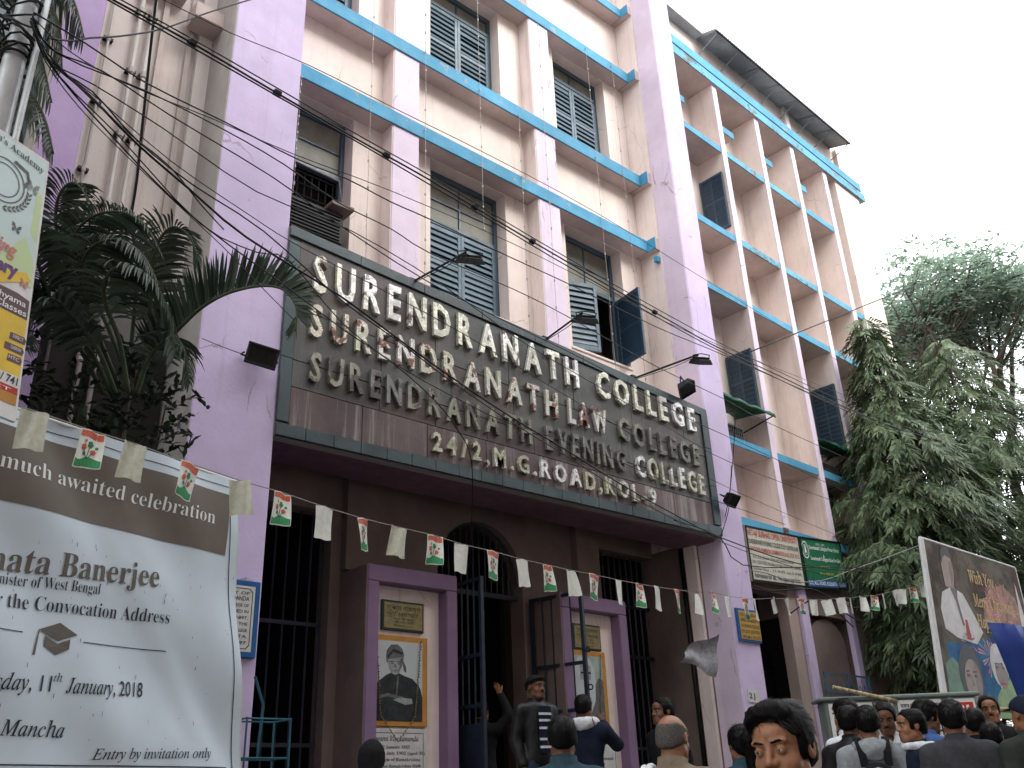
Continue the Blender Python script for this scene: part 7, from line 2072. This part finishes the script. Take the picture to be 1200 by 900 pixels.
        if hair in ('quiff', 'bushy', 'pony', 'long', 'short'):
            # loose locks: thin strips following the hair surface
            r_ = random.Random(7); V = []; F = []; nl = 6000 if fine else 500
            for _ in range(nl):
                th = r_.uniform(0, 2 * math.pi); ph = r_.uniform(.15, 1.0)
                y0 = .017 + (.095 + thick) * math.sin(th) * math.cos(ph); x0 = (.075 + thick) * math.cos(th) * math.cos(ph); z0 = 1.628 + (.088 + thick) * math.sin(ph)
                if hair == 'quiff' and y0 < .03: z0 += .012
                if (y0 - yh) * .76 + (z0 - zh) * .65 < .006: continue
                p = Vector((x0, y0, z0)); nrm = Vector((x0, y0 - .017, z0 - 1.613)).normalized()
                fl = Vector((x0 * 4 + r_.uniform(-.3, .3) + (.5 if hair == 'quiff' else 0), .6 if y0 > -.02 else r_.uniform(-.5, .4), -.6 if z0 < 1.67 else .1))
                fl = (fl - nrm * fl.dot(nrm)).normalized()
                d = (fl + nrm * r_.uniform(.0, .16)).normalized(); sd = d.cross(nrm).normalized()
                strip(V, F, p - nrm * .006, d, sd, r_.uniform(.018, .045), .0014 if fine else .003, .5, 3)
            if V:
                V = HT(np.array(V)); me = bpy.data.meshes.new('locks'); me.from_pydata([tuple(v) for v in V], [], F); me.materials.append(M['lock']); me.update()
                o = bpy.data.objects.new('locks', me); COL.objects.link(o); o.parent = root; o['kind'] = 'stuff'
    # ---------------- eyes, brows, moustache
    for sg in (-1, 1):
        er = .0125 if fine else .0112
        yo = -.0765 if fine else -.0745
        c = np.array((sg * .031, yo, 1.592))
        mb = MB(); mb.cur = 0
        ns, nr = (16, 12) if fine else (8, 7)
        V = []; F = []; mi = []
        gz = (math.cos(R(gaze)), math.sin(R(gaze)))
        for j in range(nr + 1):
            ph = math.pi * j / nr
            for i in range(ns):
                t = 2 * math.pi * i / ns
                q_ = np.array((math.sin(ph) * math.cos(t), -math.cos(ph), math.sin(ph) * math.sin(t))); V.append(c + er * np.array((q_[0] * gz[0] + q_[1] * gz[1], -q_[0] * gz[1] + q_[1] * gz[0], q_[2])))
        for j in range(nr):
            for i in range(ns):
                F.append((j * ns + i, j * ns + (i + 1) % ns, (j + 1) * ns + (i + 1) % ns, (j + 1) * ns + i)); mi.append(1 if j < (2 if fine else 2) else 0)
        V = HT(np.array(V)); me = bpy.data.meshes.new('eye'); me.from_pydata([tuple(v) for v in V], [], F)
        me.materials.append(M['eye_w']); me.materials.append(M['iris']); me.polygons.foreach_set('material_index', mi); me.polygons.foreach_set('use_smooth', [True] * len(F)); me.update()
        o = bpy.data.objects.new('eye', me); COL.objects.link(o); o.parent = root
        bw = Field((min(sg * .01, sg * .056), -.11, 1.60), (max(sg * .01, sg * .056), -.06, 1.635), lambda d, v: .0035)
        bw.cap((sg * .013, -.0940, 1.6115), (sg * .034, -.0895, 1.6155), .0038, .0040, .003); bw.cap((sg * .034, -.0895, 1.6155), (sg * .052, -.0760, 1.6110), .0040, .0020, .003)
        net_obj('eyebrow', bw.F, bw.ax, M['hair'], root, T=HT)
    if not fine:
        lp = Field((-.03, -.105, 1.51), (.03, -.08, 1.54), lambda d, v: .004); lp.cap((-.017, -.0915, 1.5275), (.017, -.0915, 1.5275), .0045, None, .003)
        net_obj('lips', lp.F, lp.ax, M['lip'], root, T=HT)
    else:
        lp = Field((-.03, -.105, 1.51), (.03, -.08, 1.545), lambda d, v: .0028)
        lp.cap((-.019, -.0885, 1.5328), (.019, -.0885, 1.5328), .0060, None, .003); lp.cap((-.015, -.088, 1.5222), (.015, -.088, 1.5222), .0072, None, .003); lp.cap((-.022, -.099, 1.5275), (.022, -.099, 1.5275), .0024, None, .002, True)
        net_obj('lips', lp.F, lp.ax, M['lip'], root, T=HT)
    if moustache:
        ms = Field((-.045, -.115, 1.52), (.045, -.07, 1.56), lambda d, v: .004)
        for sg in (-1, 1): ms.cap((sg * .004, -.0970, 1.5445), (sg * .030, -.0840, 1.5350), .0062, .0035, .004)
        X, Y, Z = ms.grid(); net_obj('moustache', ms.F + vnoise((X, Y, Z), 260, 2) * .0012, ms.ax, M['hair'], root, T=HT)
    return root, A, HT, s

def stripes(root, s, zs, mat, w=.022, depth=-.118):
    for z in zs:
        mb = MB(); n = 10
        for i in range(n):
            a0, a1 = -.9 + 1.8 * i / n, -.9 + 1.8 * (i + 1) / n
            f = lambda a, zz: (.165 * math.sin(a), -.128 * math.cos(a), zz)
            mb._add([f(a0, z), f(a1, z), f(a1, z + w), f(a0, z + w)], [(0, 1, 2, 3)])
        o = mb.build('stripe', mat, None); o.parent = root

def backpack(root_args, label, mat, strap, yellow=False):
    (loc, face, h) = root_args; s = h / 1.7
    t = empty('backpack', loc, R(face + 90), label=label, cat='backpack'); t.scale = (s, s, s)
    Bp = Field((-.2, .08, .85), (.2, .34, 1.44), lambda d, v: .013)
    Bp.ell((0, .205, 1.12), (.155, .085, .21), .03); Bp.ell((0, .25, 1.04), (.12, .05, .11), .02)
    X, Y, Z = Bp.grid()
    net_obj('bag', Bp.F + vnoise((X, Y, Z), 30, 4) * .004, Bp.ax, mat, t)
    for sg in (-1, 1):
        pts = [(sg * .080, .17, 1.30), (sg * .088, .145, 1.42), (sg * .095, .05, 1.492), (sg * .100, -.05, 1.465), (sg * .115, -.155, 1.32), (sg * .14, -.15, 1.12), (sg * .18, .03, 1.02), (sg * .14, .14, .98)]
        Q = catmull(pts, 4); mb = MB()
        for i in range(len(Q) - 1):
            d = (Q[i + 1] - Q[i]).normalized(); sd = Vector((1, 0, 0)); w = .026
            up = d.cross(sd).normalized() * .006
            mb._add([Q[i] - sd * w - up, Q[i] + sd * w - up, Q[i + 1] + sd * w - up, Q[i + 1] - sd * w - up, Q[i] - sd * w + up, Q[i] + sd * w + up, Q[i + 1] + sd * w + up, Q[i + 1] - sd * w + up],
                    [(0, 1, 2, 3), (4, 7, 6, 5), (0, 4, 5, 1), (2, 6, 7, 3), (1, 5, 6, 2), (0, 3, 7, 4)])
        o = mb.build('strap', strap, None); o.parent = t
    o = MB().tube([(-.13, .25, 1.25), (0, .285, 1.29), (.13, .25, 1.25)], .005, 5).build('zip', CL['yellow'] if yellow else M['galv'], None); o.parent = t
    if yellow:
        o = MB().box(-.10, .10, .285, .30, 1.02, 1.06).build('trim', CL['yellow'], None, bevel=.005); o.parent = t
    return t


CR = 'people crowding by the poster board at the lower right'
PV = 0.152
FC = 0.32
MB().box(5.5, 11.1, 1.86, 4.99, 0.15, FC - .002).build('forecourt', M['paving'], bevel=.015, kind='structure')
def put(x, y, ztop, ground, face, label, **k):
    return person((x, y, ground), face, ztop - ground, label, **k)
def child_tube(root, pts, r_, mat, name, n=8):
    o = MB().tube(catmull(pts, 4), r_, n, raw=True).build(name, mat, None, smooth=True); o.parent = root; return o
def shawl(root, mat, name, r0=.03, r1=.045, drop=0.0):
    H_ = Field((-.2, -.15, 1.32), (.2, .2, 1.56), lambda d, v: .011)
    for k in range(16):
        t = 2 * math.pi * k / 16; t2 = 2 * math.pi * (k + 1) / 16
        f = lambda t: (.10 * math.cos(t), .015 + .095 * math.sin(t), 1.452 - .015 * math.sin(t) - drop * (1 - math.sin(t)) * .5)
        H_.cap(f(t), f(t2), r0 + (r1 - r0) * (math.sin(t) * .5 + .5), r0 + (r1 - r0) * (math.sin(t2) * .5 + .5), .02)
    X, Y, Z = H_.grid()
    return net_obj(name, H_.F + vnoise((X, Y, Z), 45, 8) * .005, H_.ax, mat, root)

# the near young man at the bottom edge
put(2.24, 1.47, 1.612, 0.004, 185, 'young man with thick swept black hair, nearest to the camera', top='maroon', hair='quiff', fine=True, head=(4, 6, -3), gaze=22, top_style='shirt')
r, *_ = put(3.72, 3.08, 1.77, PV, 14, 'balding older man in an olive kurta with a white cloth, seen from behind', top='khaki', hair='bald', top_style='kurta', head=(0, 8, 0), build_=1.08, skin='skin')
child_tube(r, [(.02, .14, 1.20), (.09, .10, 1.40), (.12, .02, 1.455), (.13, -.08, 1.40), (.12, -.15, 1.2)], .022, CL['white'], 'shoulder_cloth')
child_tube(r, [(.05, .14, 1.24), (.12, .10, 1.42), (.15, .02, 1.45), (.16, -.08, 1.38), (.15, -.15, 1.2)], .018, CL['white'], 'shoulder_cloth')
put(6.69, 5.61, 2.21, .5, 165, 'young man in profile facing left on the steps beside the right doorway', top='black', hair='short', top_style='jacket', skin='skin_d')
put(5.32, 3.83, 1.81, PV, 62, 'woman with long black hair and a teal top, seen from behind', top='teal', hair='pony', top_style='shirt')
put(3.77, 3.89, 1.83, PV, 46, 'dark-haired man seen from behind in front of the open gate leaf', top='teal', hair='short', top_style='shirt', skin='skin_d', build_=1.05)
put(3.66, 5.62, 1.82, .32, 52, 'woman with her head covered in black cloth below the crossed-arms portrait', top='black', hair='veil', top_style='kurta', skin='skin_d')
r, *_ = put(6.50, 7.05, 2.56, .85, 262, 'man in a black beanie and open leather jacket over a striped shirt', top='leather', hair='beanie', top_style='jacket', moustache=True, head=(8, 0, 0), skin='skin_d')
mb = MB(); n = 8
def shirt_pt(a, z): return (.075 * a, -.152 + .012 * a * a + .03 * max(0, z - 1.25), z)
for i in range(n):
    a0, a1 = -1 + 2 * i / n, -1 + 2 * (i + 1) / n
    mb._add([shirt_pt(a0, .98), shirt_pt(a1, .98), shirt_pt(a1, 1.40), shirt_pt(a0, 1.40)], [(0, 1, 2, 3)])
o = mb.build('shirt_front', CL['navy'], None); o.parent = r
for z in (1.02, 1.09, 1.19, 1.26, 1.32):
    mb = MB()
    for i in range(n):
        a0, a1 = -1 + 2 * i / n, -1 + 2 * (i + 1) / n
        f = lambda a, zz: (shirt_pt(a, zz)[0], shirt_pt(a, zz)[1] - .003, zz)
        mb._add([f(a0, z), f(a1, z), f(a1, z + .022), f(a0, z + .022)], [(0, 1, 2, 3)])
    o = mb.build('stripe', CL['white'], None); o.parent = r
r, *_ = put(6.23, 6.13, 2.27, .67, 28, 'man with a checked white scarf raising a phone in both hands by the gate leaf', top='navy', hair='short', top_style='jacket', skin='skin_d',
            arms={'L': ((.185, .01, 1.37), (.24, -.16, 1.22), (.09, -.30, 1.46)), 'R': ((-.185, .01, 1.37), (-.26, -.14, 1.25), (-.09, -.30, 1.46))})
sc = shawl(r, CL['white'], 'scarf', .03, .055)
for k in range(6):
    o = child_tube(r, [(-.13 + k * .05, .135 - abs(k - 2.5) * .012, 1.40), (-.12 + k * .05, .128, 1.45), (-.10 + k * .045, .09, 1.495)], .004, CL['black'], 'check_line', 4)
ph = empty('phone', (6.50, 6.28, 2.02), label='dark phone held up by the scarfed man by the gate leaf', cat='phone')
MB().box(6.49, 6.57, 6.30, 6.31, 1.98, 2.11).build('phone_body', M['black_metal'], ph, bevel=.004)
r, *_ = put(6.93, 8.42, 2.46, .85, 25, 'figure mostly hidden behind the left gate leaf, one bare hand raised', top='black', hair='short', top_style='jacket', skin='skin',
            arms={'R': ((-.185, .01, 1.37), (-.33, -.06, 1.52), (-.20, -.10, 1.78)), 'L': ((.185, .01, 1.37), (.225, .05, 1.10), (.205, -.03, .86))})
child_tube(r, [(-.232 + .034 * math.cos(t), -.09 + .034 * math.sin(t), 1.72 + .01 * math.cos(t)) for t in np.linspace(0, 6.28, 9)], .006, M['white'], 'bracelet', 5)
# crowd at the lower right
put(6.96, 4.0, 2.04, FC, 75, 'man in a white shirt turned away at the left end of the crowd', top='white', hair='bushy', group=CR)
put(6.42, 3.66, 1.95, FC, 8, 'man in a black leather jacket facing right, behind the grey hoodie', top='leather', hair='short', top_style='jacket', group=CR, skin='skin_d')
put(6.22, 3.42, 1.91, FC, 32, 'young man in a grey hoodie with a black backpack, seen from behind', top='hoodie_grey', hair='bushy', top_style='hoodie', group=CR)
backpack(((6.22, 3.42, FC), 32, 1.59), 'black backpack worn over the grey hoodie', CL['black'], CL['black'])
put(7.3, 3.85, 2.03, FC, 213, 'moustached man in a white shirt looking down, facing the camera', top='white', hair='short', moustache=True, head=(-8, 18, 0), group=CR, skin='skin_d')
r, *_ = put(6.34, 3.18, 1.88, FC, 140, 'young man in profile wearing a navy top with a white shoulder band', top='navy', hair='short', group=CR)
shawl(r, CL['white'], 'white_yoke', .022, .04, .02)
put(7.11, 3.45, 1.99, FC, 330, 'man in a blue shirt facing right behind the white-banded one', top='blue', hair='bushy', group=CR, head=(0, 10, 0), skin='skin_d')
put(6.12, 2.79, 1.88, FC, 28, 'broadest man of the crowd, in a dark grey jacket, seen from behind', top='grey', hair='bushy', top_style='jacket', build_=1.12, group=CR)
put(7.53, 3.26, 1.93, FC, 20, 'dark-clothed man seen from behind between the grey jacket and the right edge', top='black', hair='short', top_style='jacket', group=CR)
put(8.88, 3.70, 2.12, FC, 205, 'man with a dark moustache facing the camera below the greetings banner', top='black', hair='short', top_style='jacket', moustache=True, group=CR)
put(6.22, 2.39, 1.88, FC, 60, 'man in a dark cap and olive jacket cut by the right edge', top='dark_olive', hair='cap', top_style='jacket', group=CR)
put(6.55, 2.76, 1.77, FC, 15, 'stooping dark-haired person with a yellow-trimmed backpack near the right edge', top='black', hair='short', top_style='hoodie', group=CR, head=(0, 16, 0))
backpack(((6.55, 2.76, FC), 15, 1.45), 'dark backpack with yellow trim near the right edge', CL['navy'], CL['black'], yellow=True)
put(8.12, 3.61, 1.95, FC, 190, 'dark-haired youth half hidden behind the crowd right of the blue shirt', top='grey', hair='short', top_style='shirt', group=CR, skin='skin_d')
